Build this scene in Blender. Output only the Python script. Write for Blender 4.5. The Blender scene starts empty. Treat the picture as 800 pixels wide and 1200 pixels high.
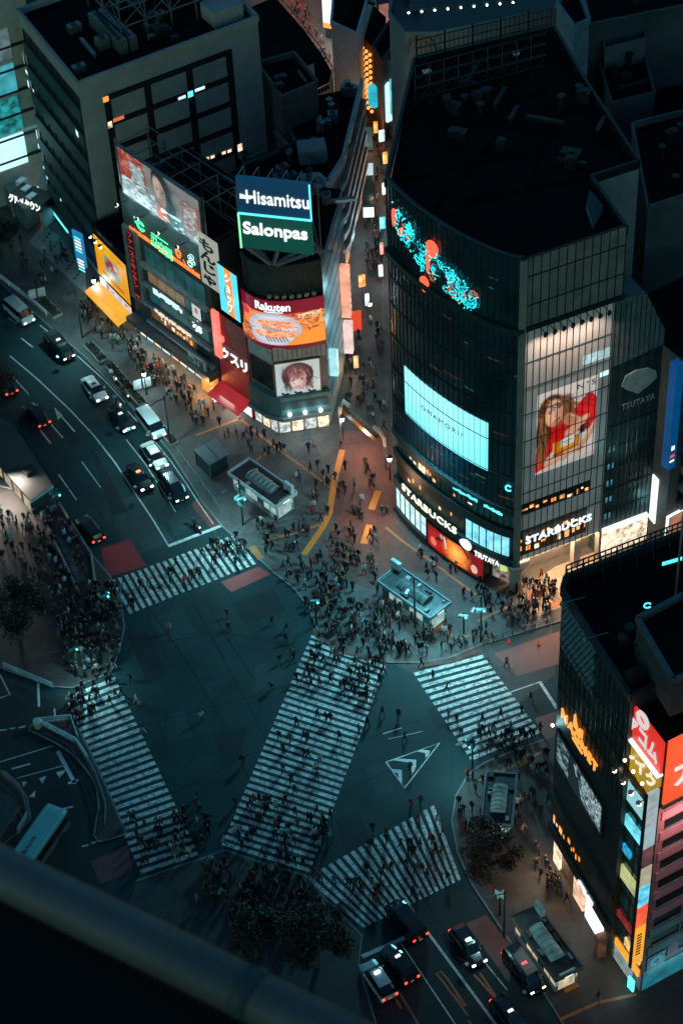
import bpy, math, random
import numpy as np
from mathutils import Vector, Matrix
random.seed(7); rng = np.random.default_rng(7)
SC = bpy.context.scene; COL = SC.collection
# ------------------------------------------------------------------ camera
PITCH = math.radians(44.0); F_PX = math.hypot(144, 2550) * math.tan(PITCH); ROLL = math.atan2(144, 2550); CAM_H = 200.0
UNIT = 0.8  # the place is laid out in camera units and brought to metres at the end
_F = np.array([0, math.cos(PITCH), -math.sin(PITCH)]); _R0 = np.array([1.0, 0, 0]); _U0 = np.array([0, math.sin(PITCH), math.cos(PITCH)])
_R = math.cos(ROLL) * _R0 - math.sin(ROLL) * _U0; _U = math.cos(ROLL) * _U0 + math.sin(ROLL) * _R0
CAMP = np.array([0, 0, CAM_H])
cd = bpy.data.cameras.new('camera'); cam = bpy.data.objects.new('camera', cd); COL.objects.link(cam)
cam.matrix_world = Matrix(((_R[0], _U[0], -_F[0], 0), (_R[1], _U[1], -_F[1], 0), (_R[2], _U[2], -_F[2], CAM_H), (0, 0, 0, 1)))
cd.sensor_fit = 'VERTICAL'; cd.sensor_height = 36.0; cd.lens = 36.0 * F_PX / 1200.0
cd.clip_start = 0.3; cd.clip_end = 3000
cd.dof.use_dof = True; cd.dof.focus_distance = 285; cd.dof.aperture_fstop = 14.0
SC.camera = cam
# ------------------------------------------------------------------ night sky and exposure
W = bpy.data.worlds.new('World'); SC.world = W; W.use_nodes = True
nt = W.node_tree; bg = nt.nodes['Background']
sky = nt.nodes.new('ShaderNodeTexSky'); sky.sky_type = 'NISHITA'; sky.sun_disc = False
sky.sun_elevation = math.radians(4); sky.sun_rotation = math.radians(200)
mx = nt.nodes.new('ShaderNodeMixRGB'); mx.blend_type = 'MULTIPLY'; mx.inputs[0].default_value = 1
mx.inputs[2].default_value = (0.20, 0.60, 0.92, 1)
nt.links.new(sky.outputs[0], mx.inputs[1]); nt.links.new(mx.outputs[0], bg.inputs[0]); bg.inputs[1].default_value = 0.215
SC.view_settings.view_transform = 'Standard'; SC.view_settings.look = 'None'; SC.view_settings.exposure = 0; SC.view_settings.gamma = 1
SC.view_settings.use_curve_mapping = False
SC.render.engine = 'CYCLES'; SC.cycles.use_denoising = True; SC.cycles.max_bounces = 5; SC.cycles.sample_clamp_indirect = 3
SC.cycles.use_light_tree = True
# ------------------------------------------------------------------ places: a pixel of the 800 x 1200 photo -> a point of the place
def ray(u, v): return _F * F_PX + _R * (u - 400) + _U * (600 - v)
def G(u, v, z=0.0):
    d = ray(u, v); t = (z - CAM_H) / d[2]; p = CAMP + d * t
    return (float(p[0]), float(p[1]))
def GP(pts, z=0.0): return [G(u, v, z) for u, v in pts]
def PX(x, y, z):
    q = np.array([x, y, z]) - CAMP; c = F_PX / (q @ _F); return 400 + (q @ _R) * c, 600 - (q @ _U) * c
def depth(x, y, z=1): return float((np.array([x, y, z]) - CAMP) @ _F)
def z_at(xy, v):
    lo, hi = -5.0, 150.0
    for _ in range(50):
        m = (lo + hi) / 2
        if PX(xy[0], xy[1], m)[1] > v: lo = m
        else: hi = m
    return lo
# ------------------------------------------------------------------ materials
MATS = {}
def srgb(r, g, b):
    f = lambda c: (c / 255 / 12.92) if c / 255 <= 0.04045 else ((c / 255 + 0.055) / 1.055) ** 2.4
    return (f(r), f(g), f(b))
def mat(name, col, rough=0.7, metal=0.0, var=0.25, scale=0.8, spec=0.4, bump=0.0):
    if name in MATS: return MATS[name]
    m = bpy.data.materials.new(name); m.use_nodes = True; n = m.node_tree; b = n.nodes['Principled BSDF']
    b.inputs['Roughness'].default_value = rough; b.inputs['Metallic'].default_value = metal; b.inputs['Specular IOR Level'].default_value = spec
    tc = n.nodes.new('ShaderNodeTexCoord'); nz = n.nodes.new('ShaderNodeTexNoise'); nz.inputs['Scale'].default_value = scale; nz.inputs['Detail'].default_value = 6
    n.links.new(tc.outputs['Object'], nz.inputs['Vector'])
    cr = n.nodes.new('ShaderNodeValToRGB'); cr.color_ramp.elements[0].position = 0.3; cr.color_ramp.elements[1].position = 0.72
    cr.color_ramp.elements[0].color = tuple(c * (1 - var) for c in col) + (1,); cr.color_ramp.elements[1].color = tuple(min(1, c * (1 + var)) for c in col) + (1,)
    n.links.new(nz.outputs['Fac'], cr.inputs[0]); n.links.new(cr.outputs[0], b.inputs['Base Color'])
    if bump:
        bp = n.nodes.new('ShaderNodeBump'); bp.inputs['Strength'].default_value = bump; n.links.new(nz.outputs['Fac'], bp.inputs['Height']); n.links.new(bp.outputs[0], b.inputs['Normal'])
    MATS[name] = m; return m
def emit(name, col, k=1.0, var=0.0, scale=1.0):
    if name in MATS: return MATS[name]
    m = bpy.data.materials.new(name); m.use_nodes = True; n = m.node_tree; b = n.nodes['Principled BSDF']
    b.inputs['Base Color'].default_value = (0.02, 0.02, 0.02, 1); b.inputs['Roughness'].default_value = 0.4
    b.inputs['Emission Color'].default_value = tuple(col) + (1,); b.inputs['Emission Strength'].default_value = k
    if var:
        tc = n.nodes.new('ShaderNodeTexCoord'); nz = n.nodes.new('ShaderNodeTexNoise'); nz.inputs['Scale'].default_value = scale; nz.inputs['Detail'].default_value = 4
        mr = n.nodes.new('ShaderNodeMapRange'); mr.inputs[1].default_value = 0.3; mr.inputs[2].default_value = 0.7; mr.inputs[3].default_value = k * (1 - var); mr.inputs[4].default_value = k * (1 + var)
        n.links.new(tc.outputs['Object'], nz.inputs['Vector']); n.links.new(nz.outputs['Fac'], mr.inputs[0]); n.links.new(mr.outputs[0], b.inputs['Emission Strength'])
    MATS[name] = m; return m
def picture(name, k=1.0, base=0.0):
    """printed or screen image held in the mesh's own colour attribute; base > 0: printed paper lit by lamps as well"""
    if name in MATS: return MATS[name]
    m = bpy.data.materials.new(name); m.use_nodes = True; n = m.node_tree; b = n.nodes['Principled BSDF']
    at = n.nodes.new('ShaderNodeAttribute'); at.attribute_name = 'Col'
    b.inputs['Roughness'].default_value = 0.5
    n.links.new(at.outputs['Color'], b.inputs['Emission Color']); b.inputs['Emission Strength'].default_value = k
    if base: n.links.new(at.outputs['Color'], b.inputs['Base Color'])
    else: b.inputs['Base Color'].default_value = (0.01, 0.01, 0.01, 1)
    MATS[name] = m; return m
def paving(name, col, col2, sx, sy, mortar=0.03, stain=0.35, rough=0.65, rot=0.5):
    if name in MATS: return MATS[name]
    m = bpy.data.materials.new(name); m.use_nodes = True; n = m.node_tree; b = n.nodes['Principled BSDF']; L = n.links.new
    tc = n.nodes.new('ShaderNodeTexCoord'); mp = n.nodes.new('ShaderNodeMapping'); mp.inputs['Rotation'].default_value = (0, 0, rot)
    L(tc.outputs['Object'], mp.inputs[0])
    br = n.nodes.new('ShaderNodeTexBrick'); br.inputs['Scale'].default_value = 1; br.inputs['Brick Width'].default_value = sx; br.inputs['Row Height'].default_value = sy
    br.inputs['Mortar Size'].default_value = mortar; br.inputs['Color1'].default_value = col + (1,); br.inputs['Color2'].default_value = col2 + (1,)
    br.inputs['Mortar'].default_value = tuple(c * 0.45 for c in col) + (1,); L(mp.outputs[0], br.inputs['Vector'])
    nz = n.nodes.new('ShaderNodeTexNoise'); nz.inputs['Scale'].default_value = 0.35; nz.inputs['Detail'].default_value = 8; nz.inputs['Roughness'].default_value = 0.65; L(tc.outputs['Object'], nz.inputs['Vector'])
    mr = n.nodes.new('ShaderNodeMapRange'); mr.inputs[1].default_value = 0.3; mr.inputs[2].default_value = 0.7; mr.inputs[3].default_value = 1 - stain; mr.inputs[4].default_value = 1 + stain * 0.6
    L(nz.outputs['Fac'], mr.inputs[0])
    mm = n.nodes.new('ShaderNodeVectorMath'); mm.operation = 'SCALE'; L(br.outputs['Color'], mm.inputs[0]); L(mr.outputs[0], mm.inputs['Scale'])
    L(mm.outputs[0], b.inputs['Base Color']); b.inputs['Roughness'].default_value = rough; b.inputs['Specular IOR Level'].default_value = 0.35
    MATS[name] = m; return m
def asphalt(name, col, patch=0.3):
    if name in MATS: return MATS[name]
    m = bpy.data.materials.new(name); m.use_nodes = True; n = m.node_tree; b = n.nodes['Principled BSDF']; L = n.links.new
    tc = n.nodes.new('ShaderNodeTexCoord')
    nz = n.nodes.new('ShaderNodeTexNoise'); nz.inputs['Scale'].default_value = 0.16; nz.inputs['Detail'].default_value = 9; nz.inputs['Roughness'].default_value = 0.6; L(tc.outputs['Object'], nz.inputs['Vector'])
    n2 = n.nodes.new('ShaderNodeTexNoise'); n2.inputs['Scale'].default_value = 9; n2.inputs['Detail'].default_value = 3; L(tc.outputs['Object'], n2.inputs['Vector'])
    vo = n.nodes.new('ShaderNodeTexVoronoi'); vo.feature = 'DISTANCE_TO_EDGE'; vo.inputs['Scale'].default_value = 0.14; L(tc.outputs['Object'], vo.inputs['Vector'])
    ck = n.nodes.new('ShaderNodeMapRange'); ck.inputs[1].default_value = 0.0; ck.inputs[2].default_value = 0.012; ck.inputs[3].default_value = 0.72; ck.inputs[4].default_value = 1.0; L(vo.outputs['Distance'], ck.inputs[0])
    a = n.nodes.new('ShaderNodeMapRange'); a.inputs[1].default_value = 0.3; a.inputs[2].default_value = 0.7; a.inputs[3].default_value = 1 - patch; a.inputs[4].default_value = 1 + patch; L(nz.outputs['Fac'], a.inputs[0])
    c = n.nodes.new('ShaderNodeMapRange'); c.inputs[3].default_value = 0.7; c.inputs[4].default_value = 1.3; L(n2.outputs['Fac'], c.inputs[0])
    mu = n.nodes.new('ShaderNodeMath'); mu.operation = 'MULTIPLY'; L(a.outputs[0], mu.inputs[0]); L(c.outputs[0], mu.inputs[1])
    mk = n.nodes.new('ShaderNodeMath'); mk.operation = 'MULTIPLY'; L(mu.outputs[0], mk.inputs[0]); L(ck.outputs[0], mk.inputs[1])
    vm = n.nodes.new('ShaderNodeVectorMath'); vm.operation = 'SCALE'; vm.inputs[0].default_value = col; L(mk.outputs[0], vm.inputs['Scale']); L(vm.outputs[0], b.inputs['Base Color'])
    b.inputs['Roughness'].default_value = 0.75; b.inputs['Specular IOR Level'].default_value = 0.3
    MATS[name] = m; return m
def worn_paint(name, col, under, wear=0.42):
    if name in MATS: return MATS[name]
    m = bpy.data.materials.new(name); m.use_nodes = True; n = m.node_tree; b = n.nodes['Principled BSDF']; L = n.links.new
    tc = n.nodes.new('ShaderNodeTexCoord'); nz = n.nodes.new('ShaderNodeTexNoise'); nz.inputs['Scale'].default_value = 1.6; nz.inputs['Detail'].default_value = 10; nz.inputs['Roughness'].default_value = 0.75; L(tc.outputs['Object'], nz.inputs['Vector'])
    n2 = n.nodes.new('ShaderNodeTexNoise'); n2.inputs['Scale'].default_value = 0.22; n2.inputs['Detail'].default_value = 4; L(tc.outputs['Object'], n2.inputs['Vector'])
    cr = n.nodes.new('ShaderNodeValToRGB'); e = cr.color_ramp.elements; e[0].position = wear - 0.08; e[0].color = under + (1,); e[1].position = wear + 0.06; e[1].color = tuple(c * 0.85 for c in col) + (1,)
    L(nz.outputs['Fac'], cr.inputs[0])
    mr = n.nodes.new('ShaderNodeMapRange'); mr.inputs[1].default_value = 0.3; mr.inputs[2].default_value = 0.7; mr.inputs[3].default_value = 0.72; mr.inputs[4].default_value = 1.15; L(n2.outputs['Fac'], mr.inputs[0])
    vm = n.nodes.new('ShaderNodeVectorMath'); vm.operation = 'SCALE'; L(cr.outputs[0], vm.inputs[0]); L(mr.outputs[0], vm.inputs['Scale']); L(vm.outputs[0], b.inputs['Base Color'])
    b.inputs['Roughness'].default_value = 0.6; MATS[name] = m; return m
# ------------------------------------------------------------------ mesh collecting
class MB:
    def __init__(s): s.v = []; s.f = []; s.m = []; s.mats = []
    def mi(s, m):
        if m not in s.mats: s.mats.append(m)
        return s.mats.index(m)
    def face(s, pts, m):
        b = len(s.v); s.v += [tuple(map(float, p)) for p in pts]; s.f.append(tuple(range(b, b + len(pts)))); s.m.append(s.mi(m))
    def add(s, vs, fs, m):
        b = len(s.v); s.v += [tuple(map(float, p)) for p in vs]; i = s.mi(m)
        for f in fs: s.f.append(tuple(b + k for k in f)); s.m.append(i)
    def hexa(s, p, m):  # 8 points: bottom ring 0-3, top ring 4-7
        s.add(p, [(3, 2, 1, 0), (4, 5, 6, 7), (0, 1, 5, 4), (1, 2, 6, 5), (2, 3, 7, 6), (3, 0, 4, 7)], m)
    def box(s, c, d, m, rz=0.0, top=1.0):
        x, y, z = c; a, b, h = d[0] / 2, d[1] / 2, d[2]; co, si = math.cos(rz), math.sin(rz); p = []
        for zz, k in ((z, 1.0), (z + h, top)):
            for px, py in ((-a, -b), (a, -b), (a, b), (-a, b)):
                p.append((x + (px * co - py * si) * k, y + (px * si + py * co) * k, zz))
        s.hexa(p, m)
    def bar(s, a, b, w, m, h=None):
        a = Vector(a); b = Vector(b); d = (b - a)
        if d.length < 1e-6: return
        d.normalize(); up = Vector((0, 0, 1)) if abs(d.z) < 0.95 else Vector((1, 0, 0))
        x = d.cross(up).normalized(); y = x.cross(d).normalized(); h = h or w; p = []
        for q in (a, b):
            for i, j in ((-1, -1), (1, -1), (1, 1), (-1, 1)): p.append(q + x * (i * w / 2) + y * (j * h / 2))
        s.hexa(p, m)
    def prism(s, poly, z0, z1, m, mtop=None, bottom=False):
        n = len(poly); ar = sum(poly[i][0] * poly[(i + 1) % n][1] - poly[(i + 1) % n][0] * poly[i][1] for i in range(n))
        if ar < 0: poly = poly[::-1]
        b = len(s.v); s.v += [(float(x), float(y), float(z0)) for x, y in poly] + [(float(x), float(y), float(z1)) for x, y in poly]; i = s.mi(m)
        for k in range(n): s.f.append((b + k, b + (k + 1) % n, b + n + (k + 1) % n, b + n + k)); s.m.append(i)
        s.f.append(tuple(b + n + k for k in range(n))); s.m.append(s.mi(mtop or m))
        if bottom: s.f.append(tuple(b + k for k in range(n))[::-1]); s.m.append(i)
    def tube(s, pts, r, m, n=8, caps=True):
        pts = [Vector(p) for p in pts]; rs = r if isinstance(r, (list, tuple)) else [r] * len(pts); b = len(s.v); i = s.mi(m)
        for k, p in enumerate(pts):
            d = (pts[min(k + 1, len(pts) - 1)] - pts[max(k - 1, 0)]).normalized(); up = Vector((0, 0, 1)) if abs(d.z) < 0.9 else Vector((1, 0, 0))
            x = d.cross(up).normalized(); y = d.cross(x).normalized()
            for j in range(n):
                a = 2 * math.pi * j / n; s.v.append(tuple(p + x * (math.cos(a) * rs[k]) + y * (math.sin(a) * rs[k])))
        for k in range(len(pts) - 1):
            for j in range(n):
                s.f.append((b + k * n + j, b + k * n + (j + 1) % n, b + (k + 1) * n + (j + 1) % n, b + (k + 1) * n + j)); s.m.append(i)
        if caps:
            s.f.append(tuple(b + j for j in range(n))); s.m.append(i); e = b + (len(pts) - 1) * n; s.f.append(tuple(e + j for j in range(n))[::-1]); s.m.append(i)
    def ball(s, c, r, m, n=8, k=5, sz=1.0):
        vs = [(c[0], c[1], c[2] - r * sz)]
        for a in range(1, k):
            t = math.pi * a / k - math.pi / 2
            for j in range(n): p = 2 * math.pi * j / n; vs.append((c[0] + r * math.cos(t) * math.cos(p), c[1] + r * math.cos(t) * math.sin(p), c[2] + r * sz * math.sin(t)))
        vs.append((c[0], c[1], c[2] + r * sz)); fs = [(0, 1 + (j + 1) % n, 1 + j) for j in range(n)]
        for a in range(k - 2):
            for j in range(n): q = 1 + a * n; fs.append((q + j, q + (j + 1) % n, q + n + (j + 1) % n, q + n + j))
        q = 1 + (k - 2) * n; fs += [(q + j, q + (j + 1) % n, len(vs) - 1) for j in range(n)]; s.add(vs, fs, m)
    def mesh(s, name, off=(0, 0, 0), smooth=False):
        me = bpy.data.meshes.new(name); o = off; me.from_pydata([(x - o[0], y - o[1], z - o[2]) for x, y, z in s.v], [], s.f)
        for m in s.mats: me.materials.append(m)
        me.polygons.foreach_set('material_index', s.m)
        if smooth: me.polygons.foreach_set('use_smooth', [True] * len(s.f))
        me.update(); return me
    def obj(s, name, parent=None, smooth=False, local=False):
        if not s.v: return None
        off = (0, 0, 0)
        if parent is not None and not local:
            p = parent
            while p is not None: off = tuple(a + b for a, b in zip(off, p.location)); p = p.parent
        o = bpy.data.objects.new(name, s.mesh(name, off, smooth)); COL.objects.link(o)
        if parent is not None: o.parent = parent
        return o
def pieces(mb, name, parent=None, local=False):
    """every separate piece of the collected mesh becomes a part of its own"""
    par = {}
    def find(a):
        while par[a] != a: par[a] = par[par[a]]; a = par[a]
        return a
    key = [tuple(round(c, 3) for c in v) for v in mb.v]
    for k in key: par.setdefault(k, k)
    for f in mb.f:
        r = find(key[f[0]])
        for i in f[1:]: par[find(key[i])] = r
    grp = {}
    for f, m in zip(mb.f, mb.m): grp.setdefault(find(key[f[0]]), []).append((f, m))
    for fs in grp.values():
        b = MB()
        for f, m in fs: b.face([mb.v[i] for i in f], mb.mats[m])
        b.obj(name, parent, local=local)
def tag(o, label, cat, group=None):
    o['label'] = label; o['category'] = cat
    if group: o['group'] = group
    return o
def thing(name, label, cat, loc=(0, 0, 0), group=None, rz=0.0):
    o = bpy.data.objects.new(name, None); COL.objects.link(o); o.location = loc; o.rotation_euler = (0, 0, rz); o.empty_display_size = 0.3
    return tag(o, label, cat, group)
def struct(name, mb):
    o = mb.obj(name); o['kind'] = 'structure'; return o
def lamp(kind, loc, power, col, size=0.3, target=None, spot=None, name='lamp_light', parent=None, size_y=None):
    l = bpy.data.lights.new(name, kind); l.energy = power; l.color = col
    if kind == 'AREA':
        l.size = size
        if size_y: l.shape = 'RECTANGLE'; l.size_y = size_y
    else: l.shadow_soft_size = size
    if kind == 'SPOT': l.spot_size = math.radians(spot or 100); l.spot_blend = 0.8
    o = bpy.data.objects.new(name, l); COL.objects.link(o)
    off = Vector((0, 0, 0))
    if parent is not None: o.parent = parent; off = Vector(parent.location)
    o.location = Vector(loc) - off
    if target is not None: o.rotation_euler = (Vector(target) - Vector(loc)).to_track_quat('-Z', 'Y').to_euler()
    return o
# ------------------------------------------------------------------ facades: s runs along the wall, z up, d outwards
class Face:
    def __init__(s, pts, flip=False):
        s.p = [np.array(q[:2], float) for q in pts]; s.L = [0.0]
        for a, b in zip(s.p, s.p[1:]): s.L.append(s.L[-1] + float(np.linalg.norm(b - a)))
        s.n = []
        for a, b in zip(s.p, s.p[1:]):
            t = (b - a) / np.linalg.norm(b - a); n = np.array([-t[1], t[0]])
            if n @ ((a + b) / 2) > 0: n = -n
            s.n.append(-n if flip else n)
        s.len = s.L[-1]
    def seg(s, q):
        for i in range(len(s.p) - 1):
            if q <= s.L[i + 1] or i == len(s.p) - 2: return i
    def pt(s, q, z, d=0.0):
        i = s.seg(q); a, b = s.p[i], s.p[i + 1]; l = s.L[i + 1] - s.L[i]; t = (q - s.L[i]) / l; n = s.n[i]
        if len(s.n) > 1:
            if t < 0.5 and i > 0: n = s.n[i] * (0.5 + t) + s.n[i - 1] * (0.5 - t)
            elif t >= 0.5 and i < len(s.n) - 1: n = s.n[i] * (1.5 - t) + s.n[i + 1] * (t - 0.5)
            n = n / np.linalg.norm(n)
        x = a + (b - a) * t + n * d; return (float(x[0]), float(x[1]), float(z))
    def px(s, u, v, d=0.0):
        r = ray(u, v); best = None
        for i in range(len(s.p) - 1):
            a = s.p[i] + s.n[i] * d; b = s.p[i + 1] + s.n[i] * d; e = b - a
            k = np.linalg.solve(np.array([[r[0], -e[0]], [r[1], -e[1]]]), a); t = k[1]
            lo = -1e9 if i == 0 else 0; hi = 1e9 if i == len(s.p) - 2 else 1
            q = s.L[i] + t * (s.L[i + 1] - s.L[i]); z = CAM_H + r[2] * k[0]
            err = max(lo - t, t - hi, 0)
            if best is None or err < best[0]: best = (err, q, z)
        return best[1], best[2]
    def rect(s, pxs, d=0.0):  # TL TR BR BL pixels -> s0 s1 z0 z1
        q = [s.px(u, v, d) for u, v in pxs]
        return (q[0][0] + q[3][0]) / 2, (q[1][0] + q[2][0]) / 2, (q[2][1] + q[3][1]) / 2, (q[0][1] + q[1][1]) / 2
    def cuts(s, a, b, step=None):
        c = [a, b] + [l for l in s.L if a < l < b]; c = sorted(c); return c
    def slab(s, mb, s0, s1, z0, z1, d0, d1, m, mfront=None):
        if s0 > s1: s0, s1 = s1, s0
        c = s.cuts(s0, s1)
        for i, (a, b) in enumerate(zip(c, c[1:])):
            p = [s.pt(a, z0, d0), s.pt(b, z0, d0), s.pt(b, z0, d1), s.pt(a, z0, d1)]; p += [(x, y, z1) for x, y, _ in p]
            mb.hexa(p, m)
    def quad(s, mb, s0, s1, z0, z1, d, m):
        c = s.cuts(min(s0, s1), max(s0, s1))
        for a, b in zip(c, c[1:]): mb.face([s.pt(a, z0, d), s.pt(b, z0, d), s.pt(b, z1, d), s.pt(a, z1, d)], m)
    def poly(s, mb, sz, d0, d1, m):
        mb.face([s.pt(a, z, d1) for a, z in sz], m); n = len(sz)
        for k in range(n):
            a, b = sz[k], sz[(k + 1) % n]; mb.face([s.pt(a[0], a[1], d0), s.pt(b[0], b[1], d0), s.pt(b[0], b[1], d1), s.pt(a[0], a[1], d1)], m)
FONTC = {}
def glyphs(text, extrude=0.05, bold=0.0, vertical=False, spacing=1.0):
    key = (text, extrude, bold, vertical, spacing)
    if key in FONTC: return FONTC[key]
    cu = bpy.data.curves.new('lettering', 'FONT'); cu.body = '\n'.join(text) if vertical else text; cu.extrude = extrude; cu.offset = bold; cu.align_x = 'CENTER' if vertical else 'LEFT'
    cu.resolution_u = 3; cu.space_character = spacing
    if vertical: cu.space_line = 0.95
    o = bpy.data.objects.new('lettering', cu); COL.objects.link(o); dg = bpy.context.evaluated_depsgraph_get(); me = bpy.data.meshes.new_from_object(o.evaluated_get(dg))
    v = np.array([x.co[:] for x in me.vertices]); f = [tuple(p.vertices) for p in me.polygons]
    bpy.data.objects.remove(o); bpy.data.curves.remove(cu); bpy.data.meshes.remove(me)
    lo, hi = v[:, :2].min(0), v[:, :2].max(0); v[:, :2] = (v[:, :2] - lo) / (hi - lo); FONTC[key] = (v, f, (hi - lo)); return FONTC[key]
def ftext(mb, face, text, s0, s1, z0, z1, d, m, depth_=0.06, bold=0.02, vertical=False, skew=0.0, rise=0.0, spacing=1.0):
    v, f, _ = glyphs(text, 0.5, bold, vertical, spacing); zz = v[:, 2]; zz = (zz - zz.min()) / max(1e-6, zz.max() - zz.min())
    mb.add([face.pt(s0 + (a + skew * b) * (s1 - s0), z0 + b * (z1 - z0) + rise * a, d + c * depth_) for a, b, c in zip(v[:, 0], v[:, 1], zz)], f, m)
def gtext(mb, text, o, ex, ey, w, h, z, m, bold=0.01):  # flat lettering on a level plane
    v, f, _ = glyphs(text, 0.0, bold); o = np.array(o); ex = np.array(ex); ey = np.array(ey)
    mb.add([tuple(o + ex * (a - .5) * w + ey * (b - .5) * h) + (z,) for a, b in v[:, :2]], f, m)
# ------------------------------------------------------------------ pictures painted on a grid of points
class Art:
    def __init__(s, w, h, col):
        s.w, s.h = w, h; s.c = np.ones((h, w, 3)) * np.array(col); y, x = np.mgrid[0:h, 0:w]; s.x = (x + 0.5) / w; s.y = (y + 0.5) / h
    def put(s, mask, col, a=1.0): k = (np.clip(mask, 0, 1) * a)[..., None]; s.c = s.c * (1 - k) + np.array(col) * k
    def ell(s, cx, cy, rx, ry, col, a=1.0, rot=0.0, soft=0.08):
        dx, dy = s.x - cx, s.y - cy; co, si = math.cos(rot), math.sin(rot); r = np.sqrt(((dx * co + dy * si) / rx) ** 2 + ((-dx * si + dy * co) / ry) ** 2); s.put((1 - r) / soft + 0.5, col, a)
    def pol(s, pts, col, a=1.0, soft=1.0):
        ins = np.zeros(s.x.shape, bool); n = len(pts)
        for i in range(n):
            x1, y1 = pts[i]; x2, y2 = pts[(i + 1) % n]
            c = ((y1 > s.y) != (y2 > s.y)) & (s.x < (x2 - x1) * (s.y - y1) / ((y2 - y1) or 1e-9) + x1); ins ^= c
        s.put(ins.astype(float), col, a)
    def line(s, pts, w, col, a=1.0):
        for (x1, y1), (x2, y2) in zip(pts, pts[1:]):
            dx, dy = x2 - x1, y2 - y1; t = np.clip(((s.x - x1) * dx + (s.y - y1) * dy) / (dx * dx + dy * dy + 1e-12), 0, 1); d = np.hypot(s.x - x1 - t * dx, (s.y - y1 - t * dy)); s.put((w - d) / (0.4 * w) + 0.5, col, a)
    def strokes(s, x0, y0, x1, y1, n, cols, w, l=.12, curve=.5, a=.6, dirn=None, seed=1):
        q = random.Random(seed)
        for i in range(n):
            x, y = q.uniform(x0, x1), q.uniform(y0, y1); d = (dirn if dirn is not None else q.uniform(0, 6.28)) + q.gauss(0, .25); pts = [(x, y)]
            for k in range(4): d += q.uniform(-curve, curve) * .5; x += math.cos(d) * l / 4; y += math.sin(d) * l / 4; pts.append((x, y))
            s.line(pts, w * q.uniform(.5, 1.3), q.choice(cols), a)
    def blur(s, n=1):
        for _ in range(n):
            p = np.pad(s.c, ((1, 1), (1, 1), (0, 0)), mode='edge'); s.c = (p[:-2, 1:-1] + p[2:, 1:-1] + p[1:-1, :-2] + p[1:-1, 2:] + 2 * s.c) / 6
    def noise(s, k, amp, col=None, thr=None, a=1.0, box=None):
        g = rng.random((k + 2, k + 2)); X = s.x * k; Y = s.y * k; i = X.astype(int); j = Y.astype(int); fx = X - i; fy = Y - j
        fx = fx * fx * (3 - 2 * fx); fy = fy * fy * (3 - 2 * fy); v = (g[j, i] * (1 - fx) + g[j, i + 1] * fx) * (1 - fy) + (g[j + 1, i] * (1 - fx) + g[j + 1, i + 1] * fx) * fy
        if col is None: s.c *= (1 + amp * (v - 0.5) * 2)[..., None]
        else:
            mk = (v - thr) * 6
            if box: mk = mk * ((s.x > box[0]) & (s.x < box[2]) & (s.y > box[1]) & (s.y < box[3]))
            s.put(mk, col, a)
    def grad(s, y0, y1, c0, c1): t = np.clip((s.y - y0) / (y1 - y0), 0, 1)[..., None]; s.c = s.c * (np.array(c0) * (1 - t) + np.array(c1) * t)
def hang(name, art, face, s0, s1, z0, z1, d, m, parent):
    h, w = art.h, art.w; V = []
    for j in range(h + 1):
        for i in range(w + 1): V.append(face.pt(s0 + (s1 - s0) * i / w, z1 + (z0 - z1) * j / h, d))
    Fc = [(j * (w + 1) + i, (j + 1) * (w + 1) + i, (j + 1) * (w + 1) + i + 1, j * (w + 1) + i + 1) for j in range(h) for i in range(w)]
    off = parent.location if parent is not None else (0, 0, 0)
    me = bpy.data.meshes.new(name); me.from_pydata([(x - off[0], y - off[1], z - off[2]) for x, y, z in V], [], Fc); me.materials.append(m)
    c = np.clip(np.pad(art.c, ((0, 1), (0, 1), (0, 0)), mode='edge'), 0, None).reshape(-1, 3); at = me.color_attributes.new('Col', 'FLOAT_COLOR', 'POINT')
    at.data.foreach_set('color', np.hstack([c, np.ones((len(c), 1))]).astype(np.float32).ravel()); me.update()
    o = bpy.data.objects.new(name, me); COL.objects.link(o); o.parent = parent; return o
S = srgb
# common materials
M_white = mat('white_paint', (0.7, 0.7, 0.68), 0.5, var=0.1); M_dark = mat('dark_metal', (0.02, 0.022, 0.024), 0.5, 0.3); M_black = mat('black_panel', (0.008, 0.009, 0.01), 0.5)
M_steel = mat('grey_steel', (0.2, 0.21, 0.21), 0.45, 0.6); M_conc = mat('concrete', (0.25, 0.25, 0.24), 0.85, var=0.3, scale=0.4, bump=0.1); M_roof = mat('dark_roof_felt', (0.0045, 0.005, 0.0055), 0.95, var=0.5, scale=0.25, spec=0.1)
M_glass = mat('dark_glass', (0.006, 0.012, 0.015), 0.12, var=0.3, spec=0.6); M_tglass = mat('teal_glass', (0.02, 0.10, 0.11), 0.2, var=0.5, scale=0.6, spec=0.6)
E_white = emit('white_lit_letter', S(235, 250, 250), 1.3); E_cyan = emit('cyan_light', (0.12, 0.85, 1.0), 1.4); E_warm = emit('warm_light', (1.0, 0.45, 0.16), 1.2, 0.7, 1.2); E_orange = emit('orange_light', (1.0, 0.33, 0.06), 1.3)
E_shop = emit('shop_window_light', (1.0, 0.78, 0.55), 1.1, 0.75, 1.1); E_coolshop = emit('cool_shop_light', (0.6, 0.95, 1.0), 1.1, 0.5, 0.8)
E_lamp = emit('lamp_bulb', (0.75, 1.0, 1.0), 7.0); E_warmlamp = emit('warm_bulb', (1.0, 0.75, 0.5), 6.0); E_red = emit('tail_light_red', (1.0, 0.05, 0.02), 4.0); E_head = emit('head_light_white', (1.0, 0.9, 0.75), 5.0)
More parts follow.
